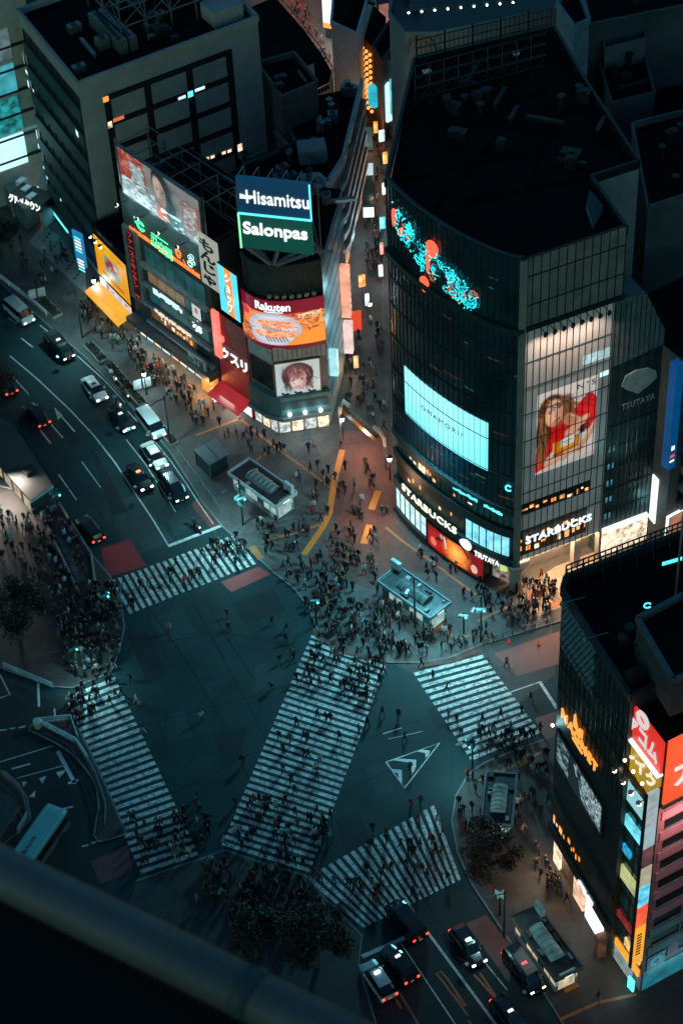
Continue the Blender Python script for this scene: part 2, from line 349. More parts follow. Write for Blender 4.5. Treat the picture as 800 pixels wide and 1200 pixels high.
E_green = emit('green_neon', (0.08, 1.0, 0.4), 1.6); E_neonor = emit('orange_neon', (1.0, 0.22, 0.04), 1.6); E_dimcyan = emit('dim_cyan_window', (0.1, 0.5, 0.6), 0.35, 0.8, 0.7)
WARM = (1.0, 0.62, 0.35); TEAL = (0.45, 0.95, 1.0)
# ================================================================== GROUND, ROADS, PAVEMENTS
A_road = asphalt('road_asphalt', (0.0045, 0.026, 0.029)); A_road2 = asphalt('road_asphalt_newer', (0.007, 0.018, 0.020), 0.25); A_patch = asphalt('road_asphalt_patch', (0.016, 0.037, 0.040), 0.3)
A_far = asphalt('city_ground', (0.03, 0.032, 0.033))
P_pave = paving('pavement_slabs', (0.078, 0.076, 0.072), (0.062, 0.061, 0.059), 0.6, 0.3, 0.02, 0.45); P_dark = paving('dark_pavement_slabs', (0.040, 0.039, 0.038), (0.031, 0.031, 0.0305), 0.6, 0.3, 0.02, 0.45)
P_brick = paving('red_brick_paving', (0.125, 0.05, 0.038), (0.095, 0.04, 0.032), 0.3, 0.15, 0.015, 0.4); P_light = paving('pale_tile_paving', (0.20, 0.20, 0.19), (0.18, 0.18, 0.17), 0.9, 0.9, 0.02, 0.25)
Y_tac = worn_paint('tactile_paving', (0.62, 0.20, 0.02), (0.3, 0.10, 0.02), 0.24); Y_tac2 = worn_paint('faded_tactile_paving', (0.36, 0.125, 0.03), (0.15, 0.06, 0.03), 0.33)
W_line = worn_paint('road_paint', (0.55, 0.56, 0.55), (0.10, 0.11, 0.11), 0.42); W_zebra = worn_paint('zebra_paint', (0.62, 0.60, 0.58), (0.06, 0.085, 0.09), 0.475); R_road = worn_paint('red_road_surface', (0.34, 0.02, 0.024), (0.20, 0.018, 0.02), 0.30)
O_line = worn_paint('orange_road_paint', (0.42, 0.09, 0.02), (0.08, 0.03, 0.02), 0.42); M_kerb = mat('kerb_stone', (0.13, 0.13, 0.125), 0.8, var=0.25, scale=1.2)
g = MB(); g.face([(-700, -300, -.02), (700, -300, -.02), (700, 1100, -.02), (-700, 1100, -.02)], A_far); struct('ground', g)
r = MB(); r.face([p + (0.0,) for p in GP([(-260, 220), (60, 330), (260, 560), (470, 700), (640, 720), (900, 620), (980, 900), (760, 1500), (-60, 1500), (-420, 800)])], A_road); struct('road', r)
def sheet(name, polys, z, m):
    b = MB()
    for q in polys:
        pts = GP(q, z); a = sum(pts[i][0] * pts[(i + 1) % len(pts)][1] - pts[(i + 1) % len(pts)][0] * pts[i][1] for i in range(len(pts)))
        if a < 0: pts = pts[::-1]
        b.face([p + (z,) for p in pts], m)
    return struct(name, b)
def ribbon(mb, pxs, w, z, m, world=False):
    p = [Vector((a[0], a[1], 0)) for a in (pxs if world else GP(pxs, z))]; l = []; rr = []
    for i in range(len(p)):
        d = (p[min(i + 1, len(p) - 1)] - p[max(i - 1, 0)]).normalized(); n = Vector((-d.y, d.x, 0)); l.append(p[i] + n * (w / 2)); rr.append(p[i] - n * (w / 2))
    for i in range(len(p) - 1): mb.face([(rr[i].x, rr[i].y, z), (rr[i + 1].x, rr[i + 1].y, z), (l[i + 1].x, l[i + 1].y, z), (l[i].x, l[i].y, z)], m)
sheet('road_patch', [[(133, 592), (160, 578), (205, 635), (152, 652), (135, 615)]], .004, A_patch)
sheet('road_patch', [[(205, 600), (222, 592), (243, 608), (205, 628), (197, 612)]], .005, A_patch)
sheet('road_patch', [[(455, 775), (640, 640), (650, 790), (600, 830), (572, 770), (484, 790)], ], .004, asphalt('road_asphalt_grey', (0.045, 0.043, 0.042)))
sheet('road_patch', [[(430, 1010), (540, 1035), (640, 1200), (640, 1400), (350, 1400), (425, 1120)]], .004, A_road2)
sheet('road_patch', [[(-60, 830), (80, 815), (160, 1000), (120, 1040), (-100, 1000)]], .004, A_road2)
# pavements: raised slabs with a kerb line along the road side
def pavement(name, px, m, h=0.12, kerb=None):
    b = MB(); b.prism(GP(px, 0), -0.01, h, M_kerb, m); struct(name, b)
    if kerb:
        k = MB(); ribbon(k, kerb, 0.22, h + 0.004, M_kerb); struct('kerb', k)
K1 = [(-60, 270), (0, 330), (60, 384), (100, 418), (140, 460), (200, 530), (240, 592), (262, 618), (278, 632), (296, 648), (318, 668), (345, 690), (362, 712), (372, 738), (395, 758), (430, 772), (458, 776), (492, 776), (525, 771), (558, 757), (600, 744), (660, 726), (760, 690)]
pavement('pavement', K1 + [(900, 600), (900, 480), (470, 20), (390, -60), (-140, 120)], P_pave, kerb=K1)
K2 = [(-40, 560), (45, 580), (70, 590), (108, 650), (130, 676), (142, 706), (146, 735), (140, 762), (130, 788), (84, 806), (60, 804), (5, 784), (-60, 760)]
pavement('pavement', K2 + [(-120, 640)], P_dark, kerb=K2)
K4 = [(160, 1032), (200, 1018), (236, 1006), (264, 996), (310, 1012), (358, 1026), (378, 1050), (424, 1096), (420, 1130), (470, 1300)]
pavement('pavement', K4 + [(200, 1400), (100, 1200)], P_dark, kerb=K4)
K5 = [(648, 862), (600, 880), (566, 894), (548, 908), (534, 932), (529, 962), (536, 1000), (552, 1035), (585, 1085), (640, 1168), (720, 1300)]
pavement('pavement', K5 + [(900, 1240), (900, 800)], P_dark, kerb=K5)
K6 = [(148, 977), (130, 983), (116, 986), (110, 979), (113, 962), (116, 945), (114, 926), (108, 911), (98, 898), (84, 883), (68, 872), (48, 862), (34, 856), (36, 850), (46, 847), (84, 843), (100, 868), (124, 920)]
b = MB(); b.prism(GP(K6, 0), -0.01, 0.13, M_kerb, P_dark); struct('traffic_island', b); k = MB(); ribbon(k, K6 + K6[:1], 0.25, .134, M_kerb); struct('kerb', k)
K7 = [(-40, 905), (6, 904), (22, 918), (32, 935), (36, 958), (22, 975), (-10, 1000), (-60, 1000)]
b = MB(); b.prism(GP(K7, 0), -0.01, 0.13, M_kerb, P_dark); struct('traffic_island', b); k = MB(); ribbon(k, K7, 0.25, .134, M_kerb); struct('kerb', k)
sheet('brick_street', [[(392, 585), (402, 505), (456, 505), (463, 610), (500, 668), (430, 690), (382, 668)]], .124, P_brick)
sheet('lane_paving', [[(405, 470), (428, 300), (432, 120), (470, 120), (452, 300), (458, 470), (456, 505), (402, 505)]], .124, paving('lane_slabs', (0.050, 0.047, 0.046), (0.040, 0.039, 0.039), 0.4, 0.4, 0.02, 0.4))
sheet('lane_edge', [[(452, 470), (444, 300), (448, 240), (456, 240), (456, 470)], [(404, 500), (412, 430), (426, 300), (430, 300), (420, 430), (412, 500)]], .127, P_pave)
sheet('brick_street', [[(300, -30), (345, -30), (372, 40), (398, 80), (390, 110), (340, 60)]], .124, P_brick)
sheet('pale_forecourt', [[(34, 283), (52, 262), (70, 278), (100, 318), (102, 345), (84, 330), (60, 306)]], .124, P_light)
pd = MB()
for i in range(5):
    for j in range(4):
        u, v = 52 + i * 9 + j * 3, 274 + i * 11 - j * 4 + 8; x, y = G(u, v, .128); pd.box((x, y, .126), (0.5, 0.5, .004), M_dark, 0.6)
struct('paving_inlay', pd)
sheet('warm_forecourt', [[(612, 690), (650, 664), (700, 645), (760, 640), (760, 690), (655, 712), (620, 726)]], .124, paving('beige_paving', (0.30, 0.255, 0.21), (0.26, 0.22, 0.185), 0.6, 0.6, 0.015, 0.3))
sheet('kerb_paving', [[(366, 735), (374, 738), (395, 756), (430, 769), (452, 772), (452, 776), (428, 773), (392, 762), (366, 742)], [(490, 777), (530, 770), (560, 757), (562, 764), (532, 776), (490, 783)], [(533, 960), (540, 955), (552, 1000), (578, 1042), (574, 1046), (545, 1006)]], .125, P_brick)
t = MB()
for q, w in [([(401, 527), (392, 562), (386, 601), (378, 618), (356, 650)], .85), ([(443, 575), (435, 597)], .95), ([(433, 615), (426, 637)], .95)]: ribbon(t, q, w, .130, Y_tac)
struct('tactile_strip', t); t = MB()
for q in [[(278, 488), (320, 522), (356, 548), (387, 571)], [(378, 614), (340, 626), (312, 634)], [(300, 540), (318, 526)], [(410, 646), (404, 662), (386, 692), (370, 728)], [(452, 618), (470, 633), (507, 659), (557, 697)], [(560, 728), (575, 720), (598, 710)], [(520, 735), (530, 746)], [(90, 724), (125, 707), (138, 700)], [(126, 690), (136, 702), (140, 716)], [(586, 904), (608, 894), (640, 878)], [(560, 915), (584, 902)], [(655, 1195), (700, 1175), (745, 1165)], [(230, 510), (282, 490)]]: ribbon(t, q, .38, .131, Y_tac2)
for q in [[(505, 741), (522, 730)], [(604, 898), (622, 886)], [(660, 1160), (676, 1152)], [(295, 640), (306, 655)], [(640, 712), (672, 700)], [(612, 702), (624, 694)]]: ribbon(t, q, .9, .132, Y_tac2)
struct('tactile_strip', t)
sm_ = MB(); A_seam = asphalt('tar_seam', (.004, .009, .010)); A_p3 = asphalt('worn_asphalt', (.011, .037, .040), .4); A_p4 = asphalt('dark_asphalt_patch', (.004, .014, .016), .4)
for q in [[(180, 720), (215, 770), (252, 830), (300, 930)], [(240, 700), (262, 742), (300, 800)], [(150, 760), (260, 740), (350, 760)], [(170, 850), (280, 820), (350, 800)], [(200, 930), (262, 900), (300, 880)], [(420, 870), (470, 850), (520, 836)], [(400, 930), (450, 905), (505, 900)], [(60, 520), (130, 620)], [(100, 440), (170, 540), (200, 600)], [(20, 500), (60, 560)], [(440, 1010), (470, 1000), (520, 960)], [(500, 1060), (560, 1150), (590, 1210)], [(226, 706), (330, 900)]]: ribbon(sm_, q, .16, .0055, A_seam)
struct('tar_seam', sm_)
sheet('road_patch', [[(176, 726), (214, 712), (238, 752), (200, 770)], [(300, 780), (340, 770), (330, 800), (296, 812)], [(430, 900), (455, 890), (462, 925), (440, 938)], [(185, 840), (214, 834), (226, 862), (198, 872)], [(240, 800), (262, 796), (268, 812), (246, 818)]], .0045, A_p3)
sheet('road_patch', [[(150, 745), (172, 738), (196, 792), (172, 800)], [(250, 860), (290, 850), (282, 890), (262, 900)], [(392, 960), (420, 950), (436, 990), (404, 1000)], [(270, 706), (320, 690), (336, 716), (286, 732)], [(500, 830), (516, 826), (530, 850), (512, 856)], [(60, 470), (76, 486), (96, 520), (82, 524)], [(104, 520), (128, 556), (150, 600), (132, 604)]], .0048, A_p4)
# zebra crossings
def crossing(a, b, c, d, n, duty=0.52, skip=None):
    """stripes run from edge a-b to edge d-c; n stripes counted along the edges"""
    m = MB(); A, B, Cc, D = [np.array(G(*q, .008)) for q in (a, b, c, d)]
    for i in range(n):
        t0 = (i + (1 - duty) / 2) / n; t1 = t0 + duty / n; p = [A + (B - A) * t0, D + (Cc - D) * t0, D + (Cc - D) * t1, A + (B - A) * t1]
        parts = [(0, 1)] if not skip or i not in skip else skip[i]
        for q0, q1 in parts: m.face([tuple(p[0] + (p[1] - p[0]) * q0) + (.008,), tuple(p[0] + (p[1] - p[0]) * q1) + (.008,), tuple(p[3] + (p[2] - p[3]) * q1) + (.008,), tuple(p[3] + (p[2] - p[3]) * q0) + (.008,)], W_zebra)
    return struct('crosswalk', m)
crossing((129, 681), (276, 626), (302, 660), (150, 720), 20)
crossing((76, 815), (166, 1026), (234, 1004), (134, 792), 27)
crossing((366, 742), (259, 992), (362, 1024), (455, 772), 35, skip={26: [(0, .22), (.3, 1)]})
crossing((483, 787), (553, 893), (634, 860), (564, 766), 15)
crossing((356, 1030), (510, 942), (541, 1030), (424, 1088), 18)
w = MB()
for q, wd in [([(12, 417), (45, 445), (82, 480), (110, 510), (135, 542), (160, 580), (180, 610), (198, 640)], .2), ([(91, 417), (123, 446), (147, 472)], .15), ([(148, 515), (170, 543), (200, 590), (206, 600)], .12), ([(218, 566), (232, 588), (250, 614)], .15), ([(150, 482), (176, 510), (200, 540), (218, 566)], .12), ([(25, 396), (39, 407)], .18), ([(47, 381), (61, 392)], .18), ([(10, 372), (20, 380)], .15), ([(39, 493), (60, 520)], .22), ([(59, 496), (74, 513)], .18), ([(69, 484), (88, 506)], .22), ([(69, 556), (90, 586)], .18), ([(96, 541), (118, 571)], .15), ([(14, 440), (34, 462)], .15), ([(197, 640), (262, 615)], .5), ([(424, 1121), (474, 1099)], .55), ([(478, 1060), (499, 1090), (575, 1193), (600, 1228)], .32), ([(470, 1106), (533, 1200)], .14), ([(567, 1127), (594, 1160)], .14), ([(598, 811), (632, 799)], .16), ([(632, 799), (652, 830)], .42), ([(448, 860), (470, 853)], .14), ([(455, 866), (495, 857)], .08), ([(0, 856), (8, 855)], .2), ([(12, 854), (18, 853)], .2), ([(22, 853), (30, 851)], .2), ([(0, 893), (62, 874)], .14), ([(14, 901), (36, 895)], .25), ([(20, 912), (75, 897)], .12), ([(68, 880), (88, 918)], .5), ([(80, 918), (92, 914)], .4), ([(45, 800), (46, 828)], .3), ([(96, 992), (104, 990)], .2), ([(108, 988), (114, 986)], .2), ([(74, 948), (86, 945)], .25), ([(64, 830), (66, 850)], .2), ([(0, 790), (12, 814), (0, 818)], .18)]: ribbon(w, q, wd, .009, W_line)
for q in [[(36, 485), (46, 495), (40, 500)], [(64, 477), (74, 487), (68, 492)], [(26, 916), (32, 916), (28, 922)], [(46, 912), (55, 909), (50, 918)], [(66, 905), (78, 902), (70, 912)], [(36, 932), (42, 926), (41, 934), (34, 934)]]:
    p = GP(q, .009); w.face([a + (.009,) for a in p], W_line)
# the chevroned triangle on the asphalt
def z2(q): return [(430 + a / 8, 850 + b_ / 8) for a, b_ in q]
ribbon(w, z2([(178, 345), (678, 165), (350, 588), (178, 345)]), .22, .009, W_line)
for q in [[(235, 325), (300, 312), (460, 322), (455, 405), (415, 470), (415, 352)], [(470, 245), (510, 226), (590, 238), (575, 280), (545, 310), (545, 258)], [(228, 408), (325, 418), (325, 545), (292, 500), (290, 448), (250, 440)]]:
    p = GP(z2(q), .010); w.face([a + (.010,) for a in p], W_line)
struct('road_marking', w)
r = MB(); 
for q in [[(119, 643), (152, 632), (172, 663), (146, 671), (124, 676)], [(259, 682), (303, 664), (317, 673), (271, 694)], ]:
    r.face([a + (.007,) for a in GP(q, .007)], R_road)
struct('red_lane', r); r = MB(); R_dull = worn_paint('dull_red_road_surface', (0.14, 0.035, 0.03), (0.07, 0.02, 0.02), 0.33)
for q in [[(546, 1082), (569, 1072), (602, 1112), (596, 1152)], [(106, 1010), (150, 990), (156, 1020), (118, 1036)], [(578, 766), (660, 738), (655, 778), (606, 792)], [(626, 842), (655, 832), (655, 860), (638, 866)], [(240, 575), (262, 600), (252, 625), (224, 592)]]: r.face([a + (.0065,) for a in GP(q, .0065)], R_dull)
struct('red_lane', r); r = MB()
for q in [[(548, 1190), (520, 1152), (511, 1141), (516, 1138), (524, 1147), (546, 1180), (541, 1178), (532, 1166)], [(540, 1130), (548, 1138), (544, 1126), (536, 1122)], [(555, 1142), (588, 1178)], [(562, 1140), (586, 1176)], [(548, 1196), (560, 1210)], [(466, 1160), (490, 1200)], [(460, 1164), (470, 1182)]]: ribbon(r, q, .22, .009, O_line)
struct('orange_road_marking', r)
for (u, v), lb in zip([(47, 640), (340, 530), (565, 1012), (664, 1106), (690, 1076), (610, 700)], ['round dark manhole cover in the plaza beside the open stairwell', 'round dark manhole cover in the plaza in front of the corner drugstore', 'round manhole cover under the russet tree', 'manhole cover on the dark paving beside the lower subway entrance', 'manhole cover in front of the bright white shop front', 'manhole cover on the warm lit forecourt under the curved tower']):
    mh = MB(); x, y = G(u, v, .13); mh.tube([(x, y, .10), (x, y, .134)], 0.42, M_dark, 14); tag(mh.obj('manhole_cover'), lb, 'manhole cover', 'manhole covers in the paving')
# ================================================================== BUILDINGS
def building(name, label, loc): return thing(name, label, 'building', (loc[0], loc[1], 0))
def roof_units(root, face_o, ux, uy, L, Wd, z, n, seed, light=False):
    """air conditioners, ducts and vents standing about on a roof; each is a part of its building"""
    q = random.Random(seed); o = np.array(face_o); ux = np.array(ux); uy = np.array(uy); rz = math.atan2(ux[1], ux[0]); mm = M_black if light == 'dark' else M_steel if light else M_dark
    for i in range(n):
        p = o + ux * (q.uniform(.08, .92) * L) + uy * (q.uniform(.1, .9) * Wd); k = q.random(); b = MB()
        if k < .5:
            w_, d_, h_ = q.uniform(1.0, 2.4), q.uniform(.9, 1.4), q.uniform(1.0, 1.9); b.box((p[0], p[1], z), (w_, d_, h_), mm, rz)
            b.tube([(p[0], p[1], z + h_), (p[0], p[1], z + h_ + .12)], min(w_, d_) * .38, M_black, 12); b.box((p[0], p[1], z + h_ * .3), (w_ * 1.02, d_ * 1.02, .06), M_black, rz); b.obj('air_conditioner', root)
        elif k < .75:
            l_ = q.uniform(3, 7); a = ux if q.random() < .5 else uy; b.bar((p[0], p[1], z + .6), (p[0] + a[0] * l_, p[1] + a[1] * l_, z + .6), .55, mm, .45)
            b.bar((p[0], p[1], z), (p[0], p[1], z + .6), .2, mm); b.obj('duct', root)
        else:
            h_ = q.uniform(1, 2.2); b.tube([(p[0], p[1], z), (p[0], p[1], z + h_)], .35, mm, 10); b.tube([(p[0], p[1], z + h_), (p[0], p[1], z + h_ + .3)], .55, mm, 10); b.obj('roof_vent', root)
def parapet(root, poly, z, m, h=0.9, w=0.35, name='parapet'):
    b = MB(); n = len(poly); cx = sum(p[0] for p in poly) / n; cy = sum(p[1] for p in poly) / n
    for i in range(n):
        a = np.array(poly[i]); c = np.array(poly[(i + 1) % n]); d = (c - a) / (np.linalg.norm(c - a) + 1e-9); b.bar((a[0], a[1], z + h / 2), (c[0] + d[0] * .0, c[1], z + h / 2), w, m, h)
    return b.obj(name, root)
def simple_block(name, label, px, z, m, mtop=None, z0=0.0, para=True, units=0, seed=1, wm=None):
    P = GP(px, z); root = building(name, label, P[0]); b = MB(); b.prism(P, z0, z, m, mtop or M_roof); b.obj('wall', root)
    if para: parapet(root, P, z, wm or m)
    if units:
        o = np.array(P[0]); e = np.array(P[1]) - o; f_ = np.array(P[-1]) - o; roof_units(root, o, e / np.linalg.norm(e), f_ / np.linalg.norm(f_), np.linalg.norm(e), np.linalg.norm(f_), z, units, seed)
    return root, P
def sign(name, label, face, s0, s1, z0, z1, d0, d1, m, cat='sign', border=None, group=None):
    x, y, _ = face.pt((s0 + s1) / 2, z0, 0); root = thing(name, label, cat, (x, y, z0), group); b = MB(); face.slab(b, s0, s1, z0, z1, d0, d1, m); b.obj('panel', root)
    if border:
        b = MB(); t = .14
        for q in ((s0 - t, s0, z0, z1), (s1, s1 + t, z0, z1), (s0 - t, s1 + t, z0 - t, z0), (s0 - t, s1 + t, z1, z1 + t)): face.slab(b, q[0], q[1], q[2], q[3], d0, d1 + .05, border)
        b.obj('frame', root)
    return root
def spot_arms(face, root, ss, z, d, L, lampm, hm, power=0, col=TEAL, aim=None, name='floodlight'):
    for i, s_ in enumerate(ss):
        b = MB(); a = face.pt(s_, z, d); c = face.pt(s_, z + .15, d + L); b.bar(a, c, .08, hm); b.ball((c[0], c[1], c[2] - .1), .28, hm, 8, 5); e = face.pt(s_, z - .1, d + L - .12); o = b.obj(name, root)
        b = MB(); b.ball((e[0], e[1], e[2] + (.12 if aim and aim > 0 else -.18)), .24, lampm, 8, 5); g_ = b.obj('bulb', o)
        if power and i % 2 == 0: lamp('SPOT', face.pt(s_, z + (.25 if aim and aim > 0 else -.3), d + L + .1), power, col, .15, face.pt(s_, z + (aim or -5), d), 110, parent=root)

# ------------------------------------------------------------------ the curved glass tower
ZQ = 54.5
curve_px = [(452.2, 210.5), (467, 227), (485, 243), (514, 263.5), (541, 278.5), (564, 290), (588, 299), (614, 306)]
cp = np.array(GP(curve_px, ZQ)); tt = np.arange(len(cp)); cx = np.polyfit(tt, cp[:, 0], 3); cy = np.polyfit(tt, cp[:, 1], 3); ts = np.linspace(0, len(cp) - 1, 25)
curve = [(float(np.polyval(cx, a)), float(np.polyval(cy, a))) for a in ts]
FC = Face(curve); corner = curve[-1]; rend = G(734, 265, ZQ); FR = Face([corner, rend])
back = GP([(692, 205), (748, 187), (685, 92), (649, 30), (485, 68)], ZQ)
T = building('glass_tower', 'tall dark tower with a curved glass front carrying a giant cyan screen', corner)
zL = z_at(corner, 387) + .3; tr = np.array(FR.pt(1, 0)[:2]) - np.array(FR.pt(0, 0)[:2]); nr = FR.n[0]
CW = mat('curtain_glass', (0.005, 0.030, 0.044), 0.22, var=0.5, scale=0.25, spec=0.5); MG = mat('facade_panel', (0.30, 0.29, 0.28), 0.6, var=0.18, scale=0.5); MGd = mat('facade_panel_dark', (0.19, 0.18, 0.178), 0.6, var=0.25, scale=0.4)
MUL = mat('mullion_metal', (0.06, 0.085, 0.09), 0.4, 0.6); MULd = mat('dark_mullion', (0.02, 0.03, 0.034), 0.4, 0.5); LED = mat('ledge_metal', (0.018, 0.042, 0.046), 0.5, 0.4)
def plan(inset_c, inset_r): return [FC.pt(s_, 0, -inset_c)[:2] for s_ in FC.L] + [FR.pt(.05, 0, -inset_r)[:2], FR.pt(FR.len, 0, -inset_r)[:2]] + [(q[0], q[1]) for q in back]
ZB = 5.2
b = MB(); b.prism(plan(.5, .02), zL, ZQ - 1.2, MGd, M_roof); b.obj('upper_wall', T)
b = MB(); b.prism(plan(.5, .6), ZB, zL, MGd, bottom=True); b.obj('lower_wall', T)
b = MB()
for poly in (curve,): FC.quad(b, 0, FC.len, zL, ZQ + .4, -.06, CW); FC.quad(b, 0, FC.len, 15.3, zL - .9, -.06, CW)
pieces(b, 'curved_glazing', T)
b = MB(); n = 26
for i in range(n + 1):
    s_ = min(FC.len - .03, max(.03, FC.len * i / n))
    for z0, z1 in ((15.3, zL - .9), (zL, ZQ + .4)): b.bar(FC.pt(s_, z0, .0), FC.pt(s_, z1, .0), .045, MULd, .10)
pieces(b, 'mullion', T)
b = MB()
for z in [15.4, 20.6, 25.8, 31.0, 36.2, 40.4, zL + .1, ZQ + .35]:
    FC.slab(b, 0, FC.len, z, z + .08, -.05, .09, MUL)
pieces(b, 'transom', T)
b = MB(); FC.slab(b, 0, FC.len, zL - .85, zL - .05, -.5, .55, LED); FR.slab(b, -.3, FR.len + .3, zL - .6, zL - .02, -.6, .35, LED); b.obj('ledge', T)
b = MB(); FC.slab(b, 0, FC.len, ZQ - 1.2, ZQ + .3, -.5, -.12, M_dark); FR.slab(b, .1, FR.len, ZQ - 1.2, ZQ, -.4, -.05, M_dark)
bk = [rend] + back + [curve[0]]
for p_, q_ in zip(bk, bk[1:]): b.bar((p_[0], p_[1], ZQ - .6), (q_[0], q_[1], ZQ - .6), .4, M_dark, 1.2)
b.obj('parapet', T)
# right wall: panel grid
b = MB(); FR.quad(b, .12, FR.len, zL, ZQ, .03, MGd); b.obj('upper_cladding', T)
b = MB()
for i in range(13): b.bar(FR.pt(.15 + (FR.len - .2) * i / 12, zL + .02, .06), FR.pt(.15 + (FR.len - .2) * i / 12, ZQ, .06), .10, M_dark, .1)
for z in (zL + 3.0, zL + 7.2): FR.slab(b, 0, FR.len, z, z + .14, .03, .12, M_dark)
pieces(b, 'cladding_joint', T)
s5e = FR.len - .7
MGl = emit('cladding_added_glow', (.66, .86, .88), .085, .45, .12); MGl.node_tree.nodes['Principled BSDF'].inputs['Base Color'].default_value = (.30, .29, .28, 1); b = MB(); FR.quad(b, .12, s5e, ZB, zL - .7, -.5, MGl); b.obj('lower_cladding', T)  # weak glow added to the cladding where the wall washers do not reach
b = MB()
for i in range(15): b.bar(FR.pt(.2 + (s5e - .4) * i / 14, ZB, -.44), FR.pt(.2 + (s5e - .4) * i / 14, zL - .7, -.44), .06, MULd if i % 2 else M_dark, .10)
pieces(b, 'mullion', T); b = MB()
for z in (10.7, 13.6, 17.2, 21.6, 26.0, 30.4, 34.6, 38.6): FR.slab(b, .1, s5e, z, z + .09, -.5, -.38, MUL)
pieces(b, 'transom', T)
b = MB(); b.bar(FC.pt(FC.len, ZB, -.2), FC.pt(FC.len, ZQ, -.2), .85, MGd); b.obj('corner_column', T)
# roof gear: beams, tanks, screens, the steel rail along the back
ro = np.array(curve[0]); ex = (np.array(rend) - ro); ex = ex / np.linalg.norm(ex); ey = np.array([-ex[1], ex[0]])
for k, (a, c) in enumerate([((470, 205), (640, 168)), ((500, 245), (575, 160)), ((540, 230), (700, 200)), ((610, 225), (650, 120)), ((520, 130), (640, 100))]):
    p_ = G(*a, ZQ - .6); q_ = G(*c, ZQ - .6); b = MB(); b.bar((p_[0], p_[1], ZQ - .9), (q_[0], q_[1], ZQ - .9), .35, M_roof, .3); b.obj('roof_beam', T)
b = MB(); p_ = GP([(690, 228), (706, 246), (694, 268), (686, 244)], ZQ - 1); b.prism(p_, ZQ - 1.2, ZQ - .3, MGd, mat('roof_light_grey', (.03, .035, .037), .7)); b.obj('roof_hatch', T)
b = MB()
for i in range(30):
    p_ = np.array(G(488, 68, ZQ)) * (1 - i / 29) + np.array(G(645, 30, ZQ)) * (i / 29); b.bar((p_[0], p_[1], ZQ), (p_[0], p_[1], ZQ + 2.6), .08, M_dark)
    if i % 6 == 0: b.bar((p_[0], p_[1], ZQ), (p_[0], p_[1], ZQ + 3.2), .25, M_dark)
p0 = G(488, 68, ZQ); p1 = G(645, 30, ZQ)
for z in (.3, 1.4, 2.6): b.bar((p0[0], p0[1], ZQ + z), (p1[0], p1[1], ZQ + z), .12, M_dark)
b.obj('roof_railing', T)
roof_units(T, np.array(G(500, 180, ZQ)), ex, ey, 20, 22, ZQ - 1.2, 12, 5, 'dark')
roof_units(T, np.array(G(495, 120, ZQ)), ex, ey, 14, 7, ZQ - 1.2, 10, 8)
E_faint2 = emit('faint_grey_room', (.12, .2, .22), .35, .7, .6); b = MB()
for j in range(3):
    for i in range(9):
        u = 486 + i * 17; v = 80 + j * 13 - i * 4.4; x, y = G(u, v, ZQ + 1.5); x2, y2 = G(u + 17, v - 4.4, ZQ + 1.5); b.bar((x, y, ZQ - 1), (x, y, ZQ + 1.8), .14, M_black); b.bar((x, y, ZQ + 1.7), (x2, y2, ZQ + 1.7), .14, M_black); b.bar((x, y, ZQ + .3), (x2, y2, ZQ + .3), .1, M_black); b.bar((x, y, ZQ - 1), (x2, y2, ZQ + 1.7), .08, M_black)
        if j < 2: x3, y3 = G(u, v + 13, ZQ + 1.5); b.bar((x, y, ZQ + 1.7), (x3, y3, ZQ + 1.7), .12, M_black); b.bar((x, y, ZQ - 1), (x3, y3, ZQ + 1.7), .08, M_black)
b.obj('roof_lattice', T)
for u, v, w_, h_ in ((452, 0, 0, 0),)[:0]: pass
for (u, v), w_, m_ in (((500, 84), 1.0, E_faint2), ((604, 62), .7, E_faint2)): x, y = G(u, v, ZQ - .9); b = MB(); b.box((x, y, ZQ - 1.15), (w_, .5, .5), m_, .4); b.obj('roof_lamp', T)
# louvred box behind
lb = Face(GP([(692, 205), (748, 187)], ZQ)); b = MB()
for i in range(34): b.bar(lb.pt(lb.len * (i + .5) / 34, 30, .1), lb.pt(lb.len * (i + .5) / 34, ZQ - .2, .1), .09, MG, .2)
pieces(b, 'louvre', T)
# lower storeys of the curve: bands, lit rooms
b = MB()
for z0, z1, d in ((14.2, 15.3, .25), (10.2, 11.6, .12), (5.2, 6.6, .3)): FC.slab(b, 0, FC.len, z0, z1, -.5, d, LED)
pieces(b, 'floor_band', T)
b = MB(); FC.quad(b, 0, FC.len, 11.6, 14.2, -.32, MULd); FC.quad(b, 0, FC.len, 6.6, 10.2, -.32, MULd); pieces(b, 'recessed_window_band', T)
q = random.Random(3); b = MB()
for i in range(24):
    s0 = FC.len * (i + .12) / 24; s1 = FC.len * (i + .88) / 24
    FC.quad(b, s0, s1, 11.75, 14.0, -.28, M_tglass)
pieces(b, 'window_pane', T)
def lit_room(root, face, s0, s1, z0, z1, d, seed, dens=.5):
    """lamps, counters and people-high clutter of a lit room seen through its window"""
    q = random.Random(seed); b = MB(); x = s0
    while x < s1:
        w_ = q.uniform(.25, .8)
        if q.random() < dens: zz = z0 + q.uniform(0, .5) * (z1 - z0); face.quad(b, x, min(s1, x + w_), zz, zz + q.uniform(.25, .6) * (z1 - zz), d, q.choice((E_warm, E_orange, E_shop)))
        x += w_ + q.uniform(.15, .7)
    return pieces(b, 'lit_interior', root)
lit_room(T, FC, FC.len * .12, FC.len * .44, 12.0, 13.8, -.26, 11, .55); lit_room(T, FC, FC.len * .52, FC.len * .97, 12.0, 13.6, -.26, 12, .3)
lit_room(T, FC, FC.len * .1, FC.len * .55, 7.6, 9.9, -.29, 13, .45)
